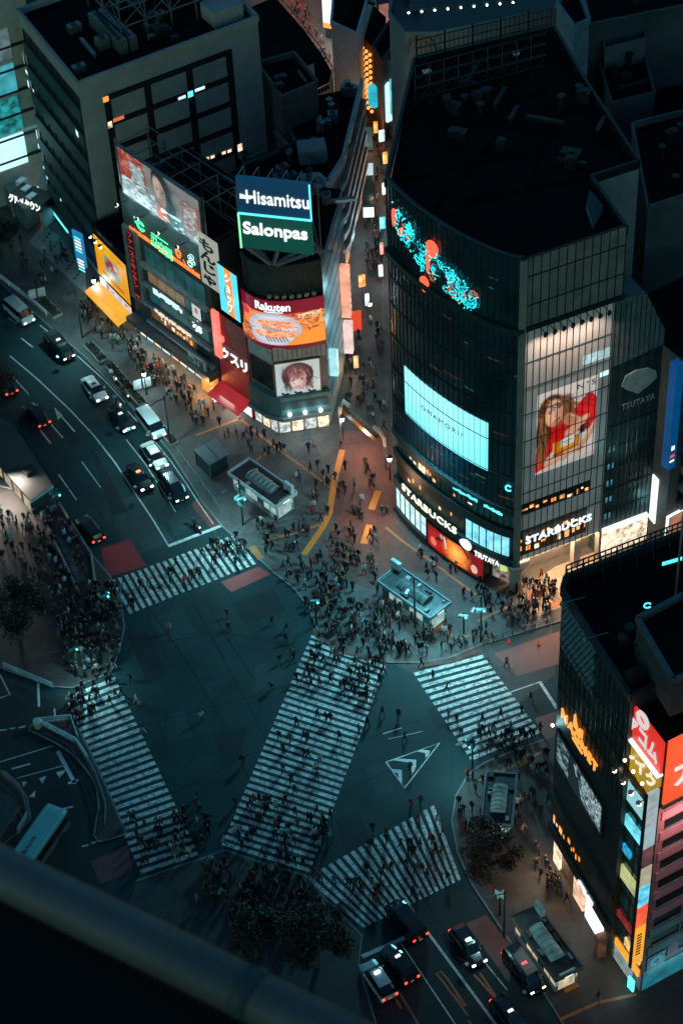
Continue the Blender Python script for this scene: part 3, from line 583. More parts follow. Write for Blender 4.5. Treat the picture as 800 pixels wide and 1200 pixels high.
b = MB(); FR.quad(b, .9, s5e - 2.0, 13.4, 15.4, -.48, mat('dark_strip_window', (.02, .015, .012), .4)); b.obj('strip_window', T); lit_room(T, FR, 1.0, s5e - 2.2, 13.6, 15.2, -.46, 15, .85)
b = MB(); FR.quad(b, .5, s5e - 2.2, 6.2, 10.6, -.47, mat('brown_interior', (.03, .016, .01), .5)); b.obj('restaurant_window', T)
lit_room(T, FR, .6, s5e - 2.4, 6.6, 9.2, -.44, 16, .95); lit_room(T, FR, .8, s5e - 2.4, 8.4, 10.2, -.43, 18, .7)
# ground floor: recessed shop wall, round pillar on the corner
inner = [FC.pt(s_, 0, -1.6)[:2] for s_ in FC.L[:21]] + [FR.pt(1.5, 0, -3.2)[:2], FR.pt(FR.len, 0, -3.2)[:2]] + [(q_[0], q_[1]) for q_ in back]
b = MB(); b.prism(inner, 0, ZB, mat('ground_floor_wall', (.16, .15, .14), .6)); b.obj('ground_floor_wall', T)
pc = FC.pt(FC.len - .2, 0, -1.0); b = MB(); b.tube([(pc[0], pc[1], 0), (pc[0], pc[1], 3.4), (pc[0], pc[1], ZB)], [.8, .8, 1.7], MG, 18); b.obj('pillar', T)
for s_ in (9.5, FR.len - .3):
    p_ = FR.pt(s_, 0, -1); b = MB(); b.box((p_[0], p_[1], 0), (1.0, 1.0, ZB), MG, .38); b.obj('pillar', T)
soff = MB(); p_ = FR.pt(6.5, ZB - .05, -1.6); ang = math.atan2(tr[1], tr[0])
for k in range(4):
    for j in range(2):
        c = FR.pt(2 + k * 3.2, 0, -.9 - j * 1.4); soff.box((c[0], c[1], ZB - .08), (1.2, .5, .05), E_warmlamp, ang)
pieces(soff, 'soffit_light', T)
lamp('AREA', FR.pt(6.5, ZB - .12, -1.4), 4200, (1.0, .60, .33), 12, FR.pt(6.5, 0, -.4), parent=T, size_y=2.2)
lamp('SPOT', FR.pt(3.5, ZB + .8, .6), 6500, (1.0, .60, .34), .3, FR.pt(3, 0, 7), 130, parent=T); lamp('SPOT', FR.pt(10.5, ZB + .8, .6), 6500, (1.0, .60, .34), .3, FR.pt(10.5, 0, 7), 130, parent=T)
E_faint = emit('faint_teal_room', (.03, .16, .19), .35, .7, .6); E_faint2 = emit('faint_grey_room', (.12, .2, .22), .35, .7, .6); E_faint3 = emit('faint_warm_room', (.35, .16, .07), .14, .8, .6)
# the giant screen
s0, s1, _, _ = FC.rect([(474, 429), (571.5, 495), (571.5, 550), (474.5, 485)]); zt = FC.px(571.5, 495)[1]; zb = FC.px(571.5, 550)[1]; zt = (zt + FC.px(474, 429)[1]) / 2; zb = (zb + FC.px(474.5, 485)[1]) / 2
SCR = thing('video_screen', 'giant glowing cyan screen reading OMAMORI? on the curved glass front', 'screen', FC.pt((s0 + s1) / 2, zb))
A = Art(96, 48, (0.22, 0.88, 0.98)); A.grad(0, 1, (1.05, 1.03, 1.0), (.92, .97, 1.0)); A.ell(.35, .25, .5, .5, (.42, .93, .98), .6, soft=1); A.noise(30, .03)
hang('picture', A, FC, s0, s1, zb, zt, .02, picture('screen_image', 1.25), SCR)
b = MB(); ftext(b, FC, 'OMAMORI?', s0 + (s1 - s0) * .24, s0 + (s1 - s0) * .74, (zt + zb) / 2 - .62, (zt + zb) / 2 + .1, .03, mat('screen_letter', (.005, .03, .05), .5), .02, .0, spacing=1.35); b.obj('lettering', SCR)
lamp('AREA', FC.pt((s0 + s1) / 2, (zt + zb) / 2, .9), 31000, (.20, .76, .95), 8, G(300, 850) + (0.0,), parent=SCR, name='screen_glow', size_y=5)
q = random.Random(91)
for i in range(30):
    b = MB(); s_ = (int(q.uniform(0, 26)) + .1) * FC.len / 26; z_ = q.choice([16, 17.5, 21.2, 26.4, 27.6, 31.5, 36.8, 38, 41, 46, 48, 50]) + q.uniform(0, 1.5); FC.quad(b, s_, s_ + q.uniform(.5, 2.6) * FC.len / 26, z_, z_ + q.uniform(.1, .28), -.045, q.choice((E_faint, E_faint, E_faint2, E_faint3))); b.obj('dim_lit_room', T)
# neon garland
NG = thing('neon_garland', 'tangled turquoise and red neon garland across the upper curved glass', 'neon sign', FC.pt(6, zL + 1))
q = random.Random(21); E_teal = emit('turquoise_neon', (.02, .75, .85), 1.7); E_dteal = emit('dim_turquoise_neon', (.01, .32, .38), 1.0); E_rn = emit('red_neon', (1.0, .12, .06), 1.5); E_on = emit('amber_neon', (.75, .2, .06), .8)
ga = [FC.px(u, v) for u, v in [(463, 252), (478, 272), (497, 300), (522, 322), (540, 340), (556, 352)]]
def gmid(t_):
    k = min(len(ga) - 2, int(t_ * (len(ga) - 1))); f_ = t_ * (len(ga) - 1) - k; return ga[k][0] + (ga[k + 1][0] - ga[k][0]) * f_, ga[k][1] + (ga[k + 1][1] - ga[k][1]) * f_
for mname, mm, cnt, r_ in (('turquoise_tube', E_teal, 46, .055), ('dim_tube', E_dteal, 30, .05), ('amber_tube', E_on, 16, .06)):
    b = MB()
    for i in range(cnt):
        t_ = q.uniform(.02, 1); s_, z_ = gmid(t_); wdt = 1.1 + 1.0 * math.sin(math.pi * min(1, t_ + .1)); pts = []; a0 = q.uniform(0, 6.28); zz = z_ + q.uniform(-wdt, wdt)
        for k in range(7): pts.append(FC.pt(max(.1, min(FC.len, s_ + .55 * math.cos(a0 + k * q.uniform(.5, 1.0)) + k * .12)), zz + .55 * math.sin(a0 + k * .9), .25 + .12 * q.random()))
        b.tube(pts, r_, mm, 4)
    pieces(b, mname, NG)
b = MB()
for i in range(96):
    t_ = q.uniform(0, 1.0); s_, z_ = gmid(t_); b.ball(FC.pt(max(.1, min(FC.len, s_ + q.uniform(-.5, .5))), z_ + (q.uniform(1.0, 2.0) * q.choice((-1, 1)) if t_ < .9 else q.uniform(-2, 2)), .3), q.uniform(.06, .14), E_teal, 6, 4)
pieces(b, 'light_bead', NG)
for (u, v), w_, h_ in [((463.5, 254), .32, 1.3), ((508, 291), .95, 1.15), ((499, 332), .75, 1.1), ((503, 306), .22, 1.6), ((471, 271), .35, .5)]:
    s_, z_ = FC.px(u, v); b = MB(); pl = [(s_ + w_ * math.cos(a) * (1 + .25 * math.sin(a)), z_ + h_ * math.sin(a)) for a in np.linspace(0, 2 * math.pi, 15)[:-1]]; FC.poly(b, pl, .15, .4, E_rn); b.obj('red_shape', NG)
# signs of the lower storeys
def curve_text(name, label, text, p0, p1, h, m, d=.45, cat='sign', bold=.02, sp=1.1):
    sa, za = FC.px(*p0); sb, zb_ = FC.px(*p1); root = thing(name, label, cat, FC.pt((sa + sb) / 2, (za + zb_) / 2)); z_ = (za + zb_) / 2
    b = MB(); ftext(b, FC, text, sa, sb, z_ - h / 2, z_ + h / 2, d, m, .15, bold, spacing=sp); b.obj('lettering', root)
    b = MB(); FC.slab(b, sa - .1, sb + .1, z_ - h / 2 - .16, z_ - h / 2 - .08, d - .25, d, M_dark); b.obj('rail', root); return root
curve_text('shop_sign', 'white lit STARBUCKS letters on the curved front of the glass tower', 'STARBUCKS', (474, 572), (537, 617), 1.15, emit('cream_letter', S(240, 250, 225), 1.1), .32)
curve_text('shop_sign', 'white lit TSUTAYA letters above the red advert on the glass tower', 'TSUTAYA', (558, 645), (586, 659), .85, E_white, .36)
sa, za = FC.px(547, 636); LG = thing('logo_disc', 'glowing white oval disc on the curved front left of the TSUTAYA letters', 'sign', FC.pt(sa, za)); b = MB(); FC.poly(b, [(sa + 1.0 * math.cos(a) , za + .85 * math.sin(a) + .12 * math.sin(2 * a)) for a in np.linspace(0, 6.283, 19)[:-1]], .25, .42, E_white); b.obj('panel', LG)
b = MB(); sa, za = FC.px(596, 571); RG = thing('ring_light', 'small glowing cyan ring near the tower corner', 'sign', FC.pt(sa, za))
b.tube([FC.pt(min(FC.len, sa + .38 * math.cos(a)), za + .45 * math.sin(a), .2) for a in np.linspace(.7, 5.6, 12)], .12, E_cyan, 6); b.obj('ring', RG)
LS = thing('light_strip', 'row of small cyan sign lights along the upper band of the curved front', 'sign', FC.pt(FC.len * .6, 14)); b = MB(); q = random.Random(4)
for i in range(24):
    u = 533 + i * 2.4; v = 571 + i * 1.32
    if i in (12, 13, 14): continue
    s_, z_ = FC.px(u, v); FC.slab(b, s_ - .14, s_ + .12, z_ - q.uniform(.1, .3), z_ + q.uniform(.1, .35), .2, .3, E_cyan)
b.obj('light_strip', LS)
# red film advert
sg = FC.rect([(503, 621), (568, 654), (567, 672), (504, 649)]); AD = thing('advert_panel', 'curved red and orange lit advert at street level of the glass tower', 'billboard', FC.pt((sg[0] + sg[1]) / 2, 1.4))
A = Art(110, 48, S(120, 8, 10)); A.noise(14, .5); A.ell(.18, .6, .16, .5, S(190, 20, 20), .8, soft=.8); A.ell(.55, .5, .2, .55, (1.0, .25, .03), .95, soft=.8); A.ell(.56, .5, .1, .28, (1.0, .5, .12), .9, soft=.9); A.noise(26, 0, (1.0, .35, .08), .72, .7, (.4, .1, .75, .95)); A.ell(.26, .3, .05, .25, S(60, 20, 22), 1, .4); A.ell(.28, .18, .035, .12, S(200, 130, 100), 1); A.ell(.12, .7, .06, .2, S(235, 120, 100), .8); A.ell(.86, .72, .055, .2, S(245, 190, 170), .8); A.pol([(.7, 0), (.8, .35), (.76, .4), (.64, 0)], S(25, 8, 10), .8); A.line([(.33, .1), (.37, .6)], .012, S(240, 220, 210)); A.noise(40, .25)
hang('picture', A, FC, sg[0], sg[1], .9, 4.7, .35, picture('advert_image', 1.15), AD); b = MB(); FC.slab(b, sg[0], sg[1], .6, 4.9, -1.5, .33, M_dark); b.obj('panel', AD)
lamp('AREA', FC.pt((sg[0] + sg[1]) / 2, 2.8, .7), 130, (1.0, .22, .1), 7, FC.pt((sg[0] + sg[1]) / 2, 0, 5), parent=AD, name='advert_glow', size_y=2.5)
# white lit windows left, pale blue window right
def lit_window(root, face, s0, s1, z0, z1, d, n, m, mm=M_dark):
    for i in range(n):
        a = s0 + (s1 - s0) * i / n; c = s0 + (s1 - s0) * (i + 1) / n; b = MB(); face.quad(b, a + .06, c - .06, z0, z1, d, m); face.slab(b, a, a + .06, z0, z1, d - .05, d + .08, mm); face.slab(b, c - .06, c, z0, z1, d - .05, d + .08, mm); b.obj('window', root)
sw = FC.rect([(466, 577), (501, 612), (501, 632), (466, 598)]); lit_window(T, FC, sw[0], sw[1], 5.0 - 3.4, 4.9, .2, 6, emit('white_window', (.62, .95, 1.0), 1.05, .3, .9)); b = MB(); FC.slab(b, sw[0] - .2, sw[1] + .2, .5, 1.5, -1.5, .5, LED); FC.slab(b, sw[0] - .2, sw[1] + .2, 1.5, 5.1, -1.5, .17, M_dark); b.obj('shop_base', T)
sw = FC.rect([(545, 604), (597, 629), (597, 652), (546, 629)]); lit_window(T, FC, sw[0], min(sw[1], FC.len - .6), 6.75, 10.1, .06, 6, emit('pale_blue_window', (.25, .78, .95), 1.1, .35, .8))
sg = FC.rect([(568, 668), (597, 683), (596, 695), (568, 690)]); b = MB(); FC.quad(b, sg[0] + .2, FC.len - 1.6, .4, 4.6, -1.5, emit('mottled_shop', (.75, .6, .5), .35, .9, 1.5)); b.obj('shop_window', T)
b = MB(); sa, za = FC.px(591, 664); GS = thing('shop_sign', 'small yellow green square sign under the pale blue window', 'sign', FC.pt(sa, za)); FC.slab(b, sa - .5, sa + .45, za - .45, za + .45, .3, .42, emit('yellow_green_sign', (.55, .8, .2), 1.0)); b.obj('panel', GS)
lamp('AREA', FC.pt(4, 3.2, .9), 160, TEAL, 8, FC.pt(4, 0, 5), parent=T, size_y=2.5)
# right wall: perfume poster, lamps, restaurant letters
ps = FR.rect([(629, 462), (700.5, 441), (695, 538), (627.5, 552)], -.4); PO = thing('wall_poster', 'tall lit poster of a woman in red above a perfume bottle marked No 5', 'poster', FR.pt((ps[0] + ps[1]) / 2, ps[2]))
A = Art(140, 192, S(212, 200, 192)); A.grad(0, 1, (.86, .88, .92), (1.02, 1.0, .98))
A.pol([(.5, .44), (.66, .30), (.84, .19), (.93, .2), (1, .27), (1, .62), (.88, .64), (.5, .6)], S(205, 22, 24)); A.pol([(.0, .98), (.0, .72), (.1, .56), (.25, .42), (.32, .36), (.62, .47), (.66, .62), (.42, .9), (.28, .93)], S(220, 24, 20))
A.strokes(.02, .55, .55, .95, 60, [S(170, 12, 14), S(238, 52, 36), S(150, 10, 14)], .010, .2, .5, .45, -.9, 3); A.strokes(.62, .24, .98, .58, 40, [S(165, 12, 16), S(232, 44, 36)], .010, .18, .5, .4, .6, 4); A.ell(.34, .55, .10, .12, S(150, 8, 12), .4, soft=1); A.ell(.8, .6, .14, .05, S(120, 8, 12), .5, soft=1)
A.ell(.27, .26, .25, .20, S(78, 42, 24), 1, .2, .15); A.ell(.12, .48, .12, .26, S(72, 38, 22), 1, .12, .2); A.ell(.13, .66, .06, .2, S(120, 70, 40), .9, .1, .5); A.ell(.52, .26, .10, .16, S(110, 62, 34), .95, -.5, .4)
A.strokes(.05, .1, .55, .3, 90, [S(150, 92, 50), S(98, 54, 30), S(186, 124, 72), S(60, 32, 20)], .006, .2, .35, .6, .75, 5); A.strokes(.03, .3, .16, .75, 90, [S(140, 84, 46), S(70, 38, 22), S(170, 112, 64), S(50, 28, 18)], .006, .22, .3, .6, 1.6, 6); A.strokes(.44, .2, .58, .36, 26, [S(140, 84, 48), S(84, 46, 26)], .006, .14, .3, .6, 1.0, 7)
A.pol([(.42, .38), (.55, .35), (.72, .45), (.85, .52), (.80, .56), (.60, .54), (.44, .45)], S(196, 124, 92)); A.line([(.56, .37), (.70, .45), (.84, .52)], .012, S(228, 164, 130), .8); A.ell(.5, .42, .08, .06, S(170, 100, 74), .5, .3, .9); A.line([(.5, .38), (.62, .43), (.74, .45)], .006, S(176, 108, 82), .7)
A.ell(.30, .295, .15, .165, S(226, 160, 124), 1, .35, .1); A.ell(.25, .27, .08, .12, S(244, 190, 156), .75, .3, 1); A.ell(.40, .33, .05, .12, S(178, 106, 78), .55, .3, 1); A.ell(.33, .42, .08, .03, S(150, 84, 62), .6, -.2, 1); A.ell(.36, .33, .04, .03, S(236, 150, 122), .6, 0, 1)
A.line([(.185, .262), (.215, .250), (.262, .252)], .007, S(92, 56, 38), .9); A.line([(.335, .236), (.38, .214), (.42, .216)], .007, S(92, 56, 38), .9); A.ell(.225, .283, .032, .010, S(235, 220, 212), .9, -.1, .4); A.ell(.226, .283, .013, .011, S(48, 40, 38)); A.line([(.19, .280), (.225, .270), (.26, .281)], .004, S(50, 30, 26)); A.ell(.378, .25, .030, .010, S(235, 220, 212), .9, -.3, .4); A.ell(.378, .25, .013, .011, S(48, 40, 38)); A.line([(.345, .252), (.378, .238), (.41, .240)], .004, S(50, 30, 26))
A.line([(.295, .27), (.318, .325), (.335, .335)], .006, S(188, 116, 88), .8); A.ell(.325, .338, .022, .010, S(176, 104, 80), .7, -.3, .6); A.ell(.353, .383, .046, .013, S(168, 44, 42), 1, -.28, .2); A.line([(.31, .392), (.355, .382), (.395, .368)], .003, S(96, 22, 24)); A.ell(.36, .392, .025, .006, S(226, 120, 112), .8, -.28, .5); A.strokes(.2, .14, .46, .21, 26, [S(128, 76, 42), S(84, 46, 26)], .005, .12, .3, .6, .5, 9)
A.ell(.77, .51, .13, .05, S(222, 156, 118), 1, -.35); A.ell(.78, .5, .1, .02, S(244, 188, 154), .7, -.35, .9)
for yy, xx in ((.585, .50), (.60, .53), (.618, .56), (.632, .60)): A.line([(xx, yy), (xx + .12, yy - .045), (.82, .51)], .013, S(228, 164, 126)); A.line([(xx, yy + .010), (xx + .12, yy - .034)], .003, S(170, 104, 78), .8)
A.line([(.18, .905), (.45, .875), (.78, .845)], .032, S(220, 154, 118)); A.line([(.2, .893), (.45, .862), (.75, .836)], .009, S(244, 188, 154), .8)
for k in range(4): A.line([(.18 + .02 * k, .915 + .010 * k), (.36, .90 + .009 * k), (.5, .885 + .007 * k)], .008, S(226, 162, 126)); A.line([(.2, .922 + .010 * k), (.4, .903 + .009 * k)], .003, S(160, 96, 74), .7)
A.line([(.99, .6), (.88, .74), (.74, .85)], .045, S(210, 144, 110)); A.line([(.96, .6), (.85, .74)], .015, S(240, 182, 148), .8)
A.pol([(.30, .675), (.74, .66), (.725, .80), (.30, .835)], S(196, 108, 14)); A.ell(.56, .75, .17, .06, S(236, 156, 40), .7, 0, .9); A.line([(.30, .675), (.30, .835)], .008, S(240, 190, 110)); A.line([(.735, .665), (.72, .80)], .008, S(120, 60, 10)); A.line([(.30, .83), (.72, .797)], .007, S(110, 56, 10)); A.pol([(.43, .665), (.66, .645), (.655, .745), (.43, .76)], S(225, 224, 214)); A.line([(.47, .705), (.62, .692)], .005, S(60, 60, 60)); A.line([(.5, .728), (.58, .722)], .004, S(90, 90, 90)); A.pol([(.48, .605), (.61, .595), (.61, .648), (.48, .66)], S(196, 120, 112), .8); A.line([(.5, .61), (.6, .605)], .005, S(240, 210, 205)); A.pol([(.74, .57), (.82, .56), (.82, .66), (.74, .67)], S(36, 18, 18)); A.pol([(.14, .88), (.3, .76), (.3, .85)], S(205, 190, 184)); A.pol([(0, .985), (1, .93), (1, 1), (0, 1)], S(205, 190, 184)); A.blur(1); A.noise(70, .06); A.noise(7, .10)
hang('picture', A, FR, ps[0], ps[1], ps[2], ps[3], -.46, picture('poster_print', .62, .5), PO)
b = MB(); w5 = ps[1] - ps[0]; h5 = ps[3] - ps[2]; ftext(b, FR, 'N°5', ps[0] + .66 * w5, ps[0] + .96 * w5, ps[2] + .90 * h5, ps[2] + .965 * h5, -.455, mat('poster_letter', (.01, .01, .01), .5), .03, .0, spacing=1.3); b.obj('lettering', PO)
spot_arms(FR, T, [2.6 + i * 1.22 for i in range(8)], zL - 1.1, -.5, 1.7, M_black, M_black, 7000, (1.0, .70, .55), -14, 'wall_washer')
sR = FR.px(616, 635)[0]; sR1 = FR.px(693, 607)[0]; SB = thing('shop_sign', 'white lit STARBUCKS letters over orange windows on the right wall of the glass tower', 'sign', FR.pt((sR + sR1) / 2, 11)); b = MB(); za = (FR.px(616, 632)[1] + FR.px(692, 609)[1]) / 2
ftext(b, FR, 'STARBUCKS', sR, sR1, za - .6, za + .6, -.15, E_white, .15, .03, spacing=1.1); b.obj('lettering', SB); b = MB(); FR.slab(b, sR, sR1, za - .8, za - .68, -.4, -.1, M_dark); b.obj('rail', SB)
sa = FR.rect([(682, 416), (722, 405), (721, 418), (683, 425)], -.5); b = MB(); FR.quad(b, sa[0], min(sa[1], s5e - .2), sa[2], sa[3], -.46, emit('pale_window', (.5, .75, .8), .75, .4, 1.5)); b.obj('lit_window', T); sa = FR.rect([(702, 438), (720, 432), (720, 436), (702, 442)], -.5); b = MB(); FR.quad(b, sa[0], min(sa[1], s5e - .2), sa[2], sa[3] + .2, -.45, E_coolshop); b.obj('lit_window', T)
# ------------------------------------------------------------------ the video rental wing with cut corner
FW = Face([FR.pt(s5e + .05, 0, -.5)[:2], FR.pt(s5e + 6.0, 0, -.5)[:2]]); pw = [FW.px(u, v) for u, v in [(757, 344), (779, 386)]]
WG = building('dark_wing', 'dark teal wing with sloping cut top corner and pale oval emblem beside the curved tower', FW.pt(2, 0)); s_end = pw[1][0]; zc = pw[0][1]; zd = pw[1][1]
TW = mat('wing_cladding', (.016, .045, .048), .5, var=.3, scale=.4); TL = mat('wing_glass_top', (.12, .15, .152), .35, var=.3)
prof = [(0.0, 0.0), (s_end, 0.0), (s_end, zd), (pw[0][0], zc), (0.0, zc + .9)]
b = MB(); FW.poly(b, prof, -14, 0, TW); b.obj('wall', WG)
b = MB(); FW.poly(b, [(0.05, zd - 3.2), (s_end - .05, zd - 2.2), (s_end - .05, zd), (pw[0][0], zc - .05), (.05, zc + .8)], .0, .04, TL); b.obj('glazed_top', WG)
b = MB()
for i in range(11): s_ = .15 + (s_end - .3) * i / 10; b.bar(FW.pt(s_, 5.5, .08), FW.pt(s_, min(zc, zd + (s_end - s_) / (s_end - pw[0][0]) * (zc - zd)) - .1, .08), .06, MULd if i % 2 else MUL, .1)
for z in (8.5, 12.2, 15.9, 19.6, 23.3, zd - 3.1): FW.slab(b, 0, s_end, z, z + .1, .02, .12, MULd)
pieces(b, 'mullion', WG)
for r_ in range(6):
    for c in range(11):
        b = MB(); s_ = .4 + c * (s_end - .8) / 11; z_ = 7.2 + r_ * 2.95; FW.slab(b, s_ + .04, s_ + .3, z_, z_ + .9, .03, .08, mat('slot_window', (.05, .11, .115), .2) if c > 1 or r_ == 5 else E_dimcyan); b.obj('window', WG)
EM = thing('wall_emblem', 'pale oval emblem above dim TSUTAYA letters on the dark wing', 'sign', FW.pt(2, zd - 8)); sa, za = FW.px(748, 444); b = MB()
pl = [FW.px(u, v) for u, v in [(727, 452), (731, 440), (743, 433), (758, 430), (767, 433), (768, 441), (760, 449), (752, 455), (746, 460), (740, 458), (733, 456)]]
FW.poly(b, pl, .1, .24, mat('emblem_panel', (.30, .36, .36), .5)); b.obj('emblem', EM); sa, z_a = FW.px(727, 476); sb, z_b = FW.px(766, 463); b = MB(); ftext(b, FW, 'TSUTAYA', sa, sb, (z_a + z_b) / 2 - .5, (z_a + z_b) / 2 + .45, .14, mat('emblem_letter', (.22, .27, .27), .5), .1, .01, spacing=1.15); b.obj('lettering', EM)
lamp('SPOT', FW.pt(2, 13, 6), 900, TEAL, .4, FW.pt(2.4, 24, 0), 60, parent=WG)
b = MB(); FW.slab(b, .1, s_end - .6, 5.3, 5.75, .1, .7, E_white); b.obj('canopy_light', WG); b = MB(); FW.slab(b, .2, s_end - .3, 0.2, 5.2, .01, .05, E_shop); b.obj('shop_window', WG)
BS = thing('blade_sign', 'tall white lit blade sign on the lower right edge of the dark wing', 'sign', FW.pt(s_end, 5)); b = MB(); p_ = [FW.pt(s_end - .3, 4.6, .3), FW.pt(s_end - .1, 4.6, .3), FW.pt(s_end - .1, 4.6, 1.6), FW.pt(s_end - .3, 4.6, 1.6)]; b.hexa(p_ + [(x, y, 12.5) for x, y, _ in p_], E_white); b.obj('panel', BS); lamp('POINT', FW.pt(s_end - 1.2, 8.5, 1.0), 150, TEAL, .4, parent=BS)
# ------------------------------------------------------------------ the beige office block, upper left
ZO = 36.0; OB = GP([(22, 17), (92, 103), (302, 25)], ZO); o4 = (OB[0][0] + OB[2][0] - OB[1][0], OB[0][1] + OB[2][1] - OB[1][1])
M_beige = mat('beige_tile', (.30, .285, .28), .75, var=.15, scale=.3); M_recess = mat('dark_recess', (.012, .013, .014), .6); M_navy = mat('teal_spandrel', (.012, .042, .048), .6, var=.3)
O = building('office_block', 'big beige tiled block with a recessed dark window grid and dark banded left side', OB[1]); polyO = [OB[1], OB[2], o4, OB[0]]
b = MB(); b.prism(polyO, 0, ZO, M_beige, M_roof); b.obj('wall', O); parapet(O, polyO, ZO, M_beige, 1.0, .5)
FO = Face([OB[1], OB[2]]); FOl = Face([OB[0], OB[1]])
for cols, rows in (([(125, 112), (172, 96), (221, 80), (268, 63)], None),):
    ss = [FO.px(u, v)[0] for u, v in cols]; zt_ = FO.px(196, 88)[1]; zs = [zt_, zt_ - 4.4, zt_ - 8.8, zt_ - 13.2, zt_ - 17.4]
    b = MB()
    for s_ in ss: FO.slab(b, s_ - .55, s_ + .55, 4, zt_ + .4, .0, .06, M_recess)
    for z in zs: FO.slab(b, ss[0], ss[-1], z - .5, z + .5, .0, .064, M_recess)
    b.obj('window_slot', O)
q = random.Random(5)
for (u, v, w_, h_, m_) in [(124, 116, .9, .9, E_orange), (139, 139, 1.8, .6, emit('dim_orange_window', (1, .25, .08), .7)), (129, 146, .7, 1.1, E_shop), (213, 114, 1.3, .5, E_coolshop), (223, 110, .9, 1.0, E_cyan), (234, 104, 1.7, .5, E_coolshop), (281, 173, .8, 1.4, E_shop), (230, 191, .7, .9, E_shop)]:
    s_, z = FO.px(u, v); b = MB(); FO.quad(b, s_ - w_ / 2, s_ + w_ / 2, z - h_ / 2, z + h_ / 2, .08, m_); b.obj('lit_window', O)
for i in range(9):
    u = 216 + i * 6.6; v = 195 - i * 2.3; s_, z = FO.px(u, v); b = MB(); FO.quad(b, s_ - .34, s_ + .34, z - .25, z + .25, .08, E_shop if i % 3 else M_recess); b.obj('lit_window', O)
for i in range(7):
    z0 = 3.4 + i * 4.4; b = MB(); FOl.slab(b, 1.0, FOl.len - .1, z0, z0 + 2.5, .0, .35, M_navy); b.obj('spandrel', O)
    b = MB(); FOl.quad(b, 1.0, FOl.len - .1, z0 + 2.5, z0 + 4.4, .03, mat('matt_dark_glass', (.006, .014, .016), .6)); b.obj('window_band', O)
    b = MB()
    for k in range(9): s_ = 1.2 + k * (FOl.len - 1.5) / 8; b.bar(FOl.pt(s_, z0 + 2.5, .1), FOl.pt(s_, z0 + 4.4, .1), .12, M_dark)
    pieces(b, 'mullion', O)
for (u, v, w_, h_) in [(28, 68, .4, 2.0), (31, 83, 1.6, .7), (34, 98, .6, 1.2), (44, 157, .4, 1.6), (46, 171, .6, .8), (52, 196, .5, .5), (91, 156, 1.0, 1.0), (72, 234, .4, .5), (40, 106, .5, .5), (56, 208, .7, .4)]:
    s_, z = FOl.px(u, v, .3); b = MB(); FOl.quad(b, max(0, s_ - w_ / 2), min(FOl.len, s_ + w_ / 2), z - h_ / 2, z + h_ / 2, .38, E_coolshop); b.obj('lit_window', O)
b = MB(); FOl.slab(b, 1.0, FOl.len - .3, 2.8, 3.3, .3, .9, M_navy); b.obj('canopy', O)
for p0, p1 in (((53, 251), (68, 276)), ((72, 279), (88, 302))):
    a = FOl.px(*p0); c = FOl.px(*p1); b = MB(); FOl.slab(b, a[0], c[0], 1.2, 2.6, .4, .55, E_cyan); b.obj('lit_strip', O)
ue = np.array(OB[2]) - np.array(OB[1]); ue /= np.linalg.norm(ue); ul = np.array(OB[0]) - np.array(OB[1]); ul /= np.linalg.norm(ul)
roof_units(O, OB[1], ue, ul, 20, 20, ZO, 9, 31, True); roof_units(O, np.array(OB[1]) + ue * 14, ue, ul, 14, 18, ZO, 10, 32)
c = np.array(OB[1]) + ue * 9 + ul * 9
for k in range(2): p_ = c + ul * 4 * 0 + ue * (k * 1.6); b = MB(); b.box((p_[0], p_[1], ZO), (1.2, 10, 2.2), M_steel, math.atan2(ue[1], ue[0])); [b.tube([(p_[0] + ul[0] * (j - 4), p_[1] + ul[1] * (j - 4), ZO + 2.2), (p_[0] + ul[0] * (j - 4), p_[1] + ul[1] * (j - 4), ZO + 2.3)], .4, M_black, 10) for j in range(9)]; b.obj('chiller', O)
p_ = np.array(OB[1]) + ue * 26 + ul * 4; b = MB(); b.box((p_[0], p_[1], ZO), (5, 4, 2.6), M_beige, math.atan2(ue[1], ue[0])); b.obj('roof_hut', O)
# steel lattice hoarding frame on that roof
LT = thing('steel_frame', 'dark steel lattice frame standing on the roof of the beige block', 'roof frame', (float(c[0] + ue[0] * 3), float(c[1] + ue[1] * 3), ZO)); b = MB(); base = np.array(OB[1]) + ue * 10 + ul * 6; nn = 5
def lp(i, j, z): p = base + ue * (i * 4.2) + ul * (j * 6.5); return (p[0], p[1], ZO + z)
for j in range(3):
    for i in range(nn):
        b.bar(lp(i, j, 0), lp(i, j, 9), .22, mat('lattice_paint', (.07, .075, .078), .5))
        if i < nn - 1:
            for z in (3, 6, 9): b.bar(lp(i, j, z), lp(i + 1, j, z), .16, M_steel)
            b.bar(lp(i, j, 3), lp(i + 1, j, 6), .1, M_steel); b.bar(lp(i, j, 9), lp(i + 1, j, 6), .1, M_steel)
        if j < 2:
            for z in (3, 6, 9): b.bar(lp(i, j, z), lp(i, j + 1, z), .16, M_steel)
            b.bar(lp(i, j, 3), lp(i, j + 1, 9), .1, M_steel)
b.obj('lattice', LT)
# lower annex to its right and the small roofs behind the corner building
simple_block('annex_block', 'plain beige annex standing lower at the right end of the office block', [(302, 78), (345, 66), (372, 100), (330, 118)], 24, mat('annex_wall', (.12, .11, .105), .8, var=.2), units=3, seed=3)
Lw, P_ = simple_block('low_shop_block', 'low dark roofed block crowded with tanks and ducts behind the cosmetics billboards', [(255, 214), (345, 172), (400, 200), (380, 226), (300, 262)], 17, mat('low_wall', (.06, .06, .062), .8), units=0)
roof_units(Lw, np.array(G(300, 235, 17)), ue, ul, 22, 12, 17, 16, 44, True)
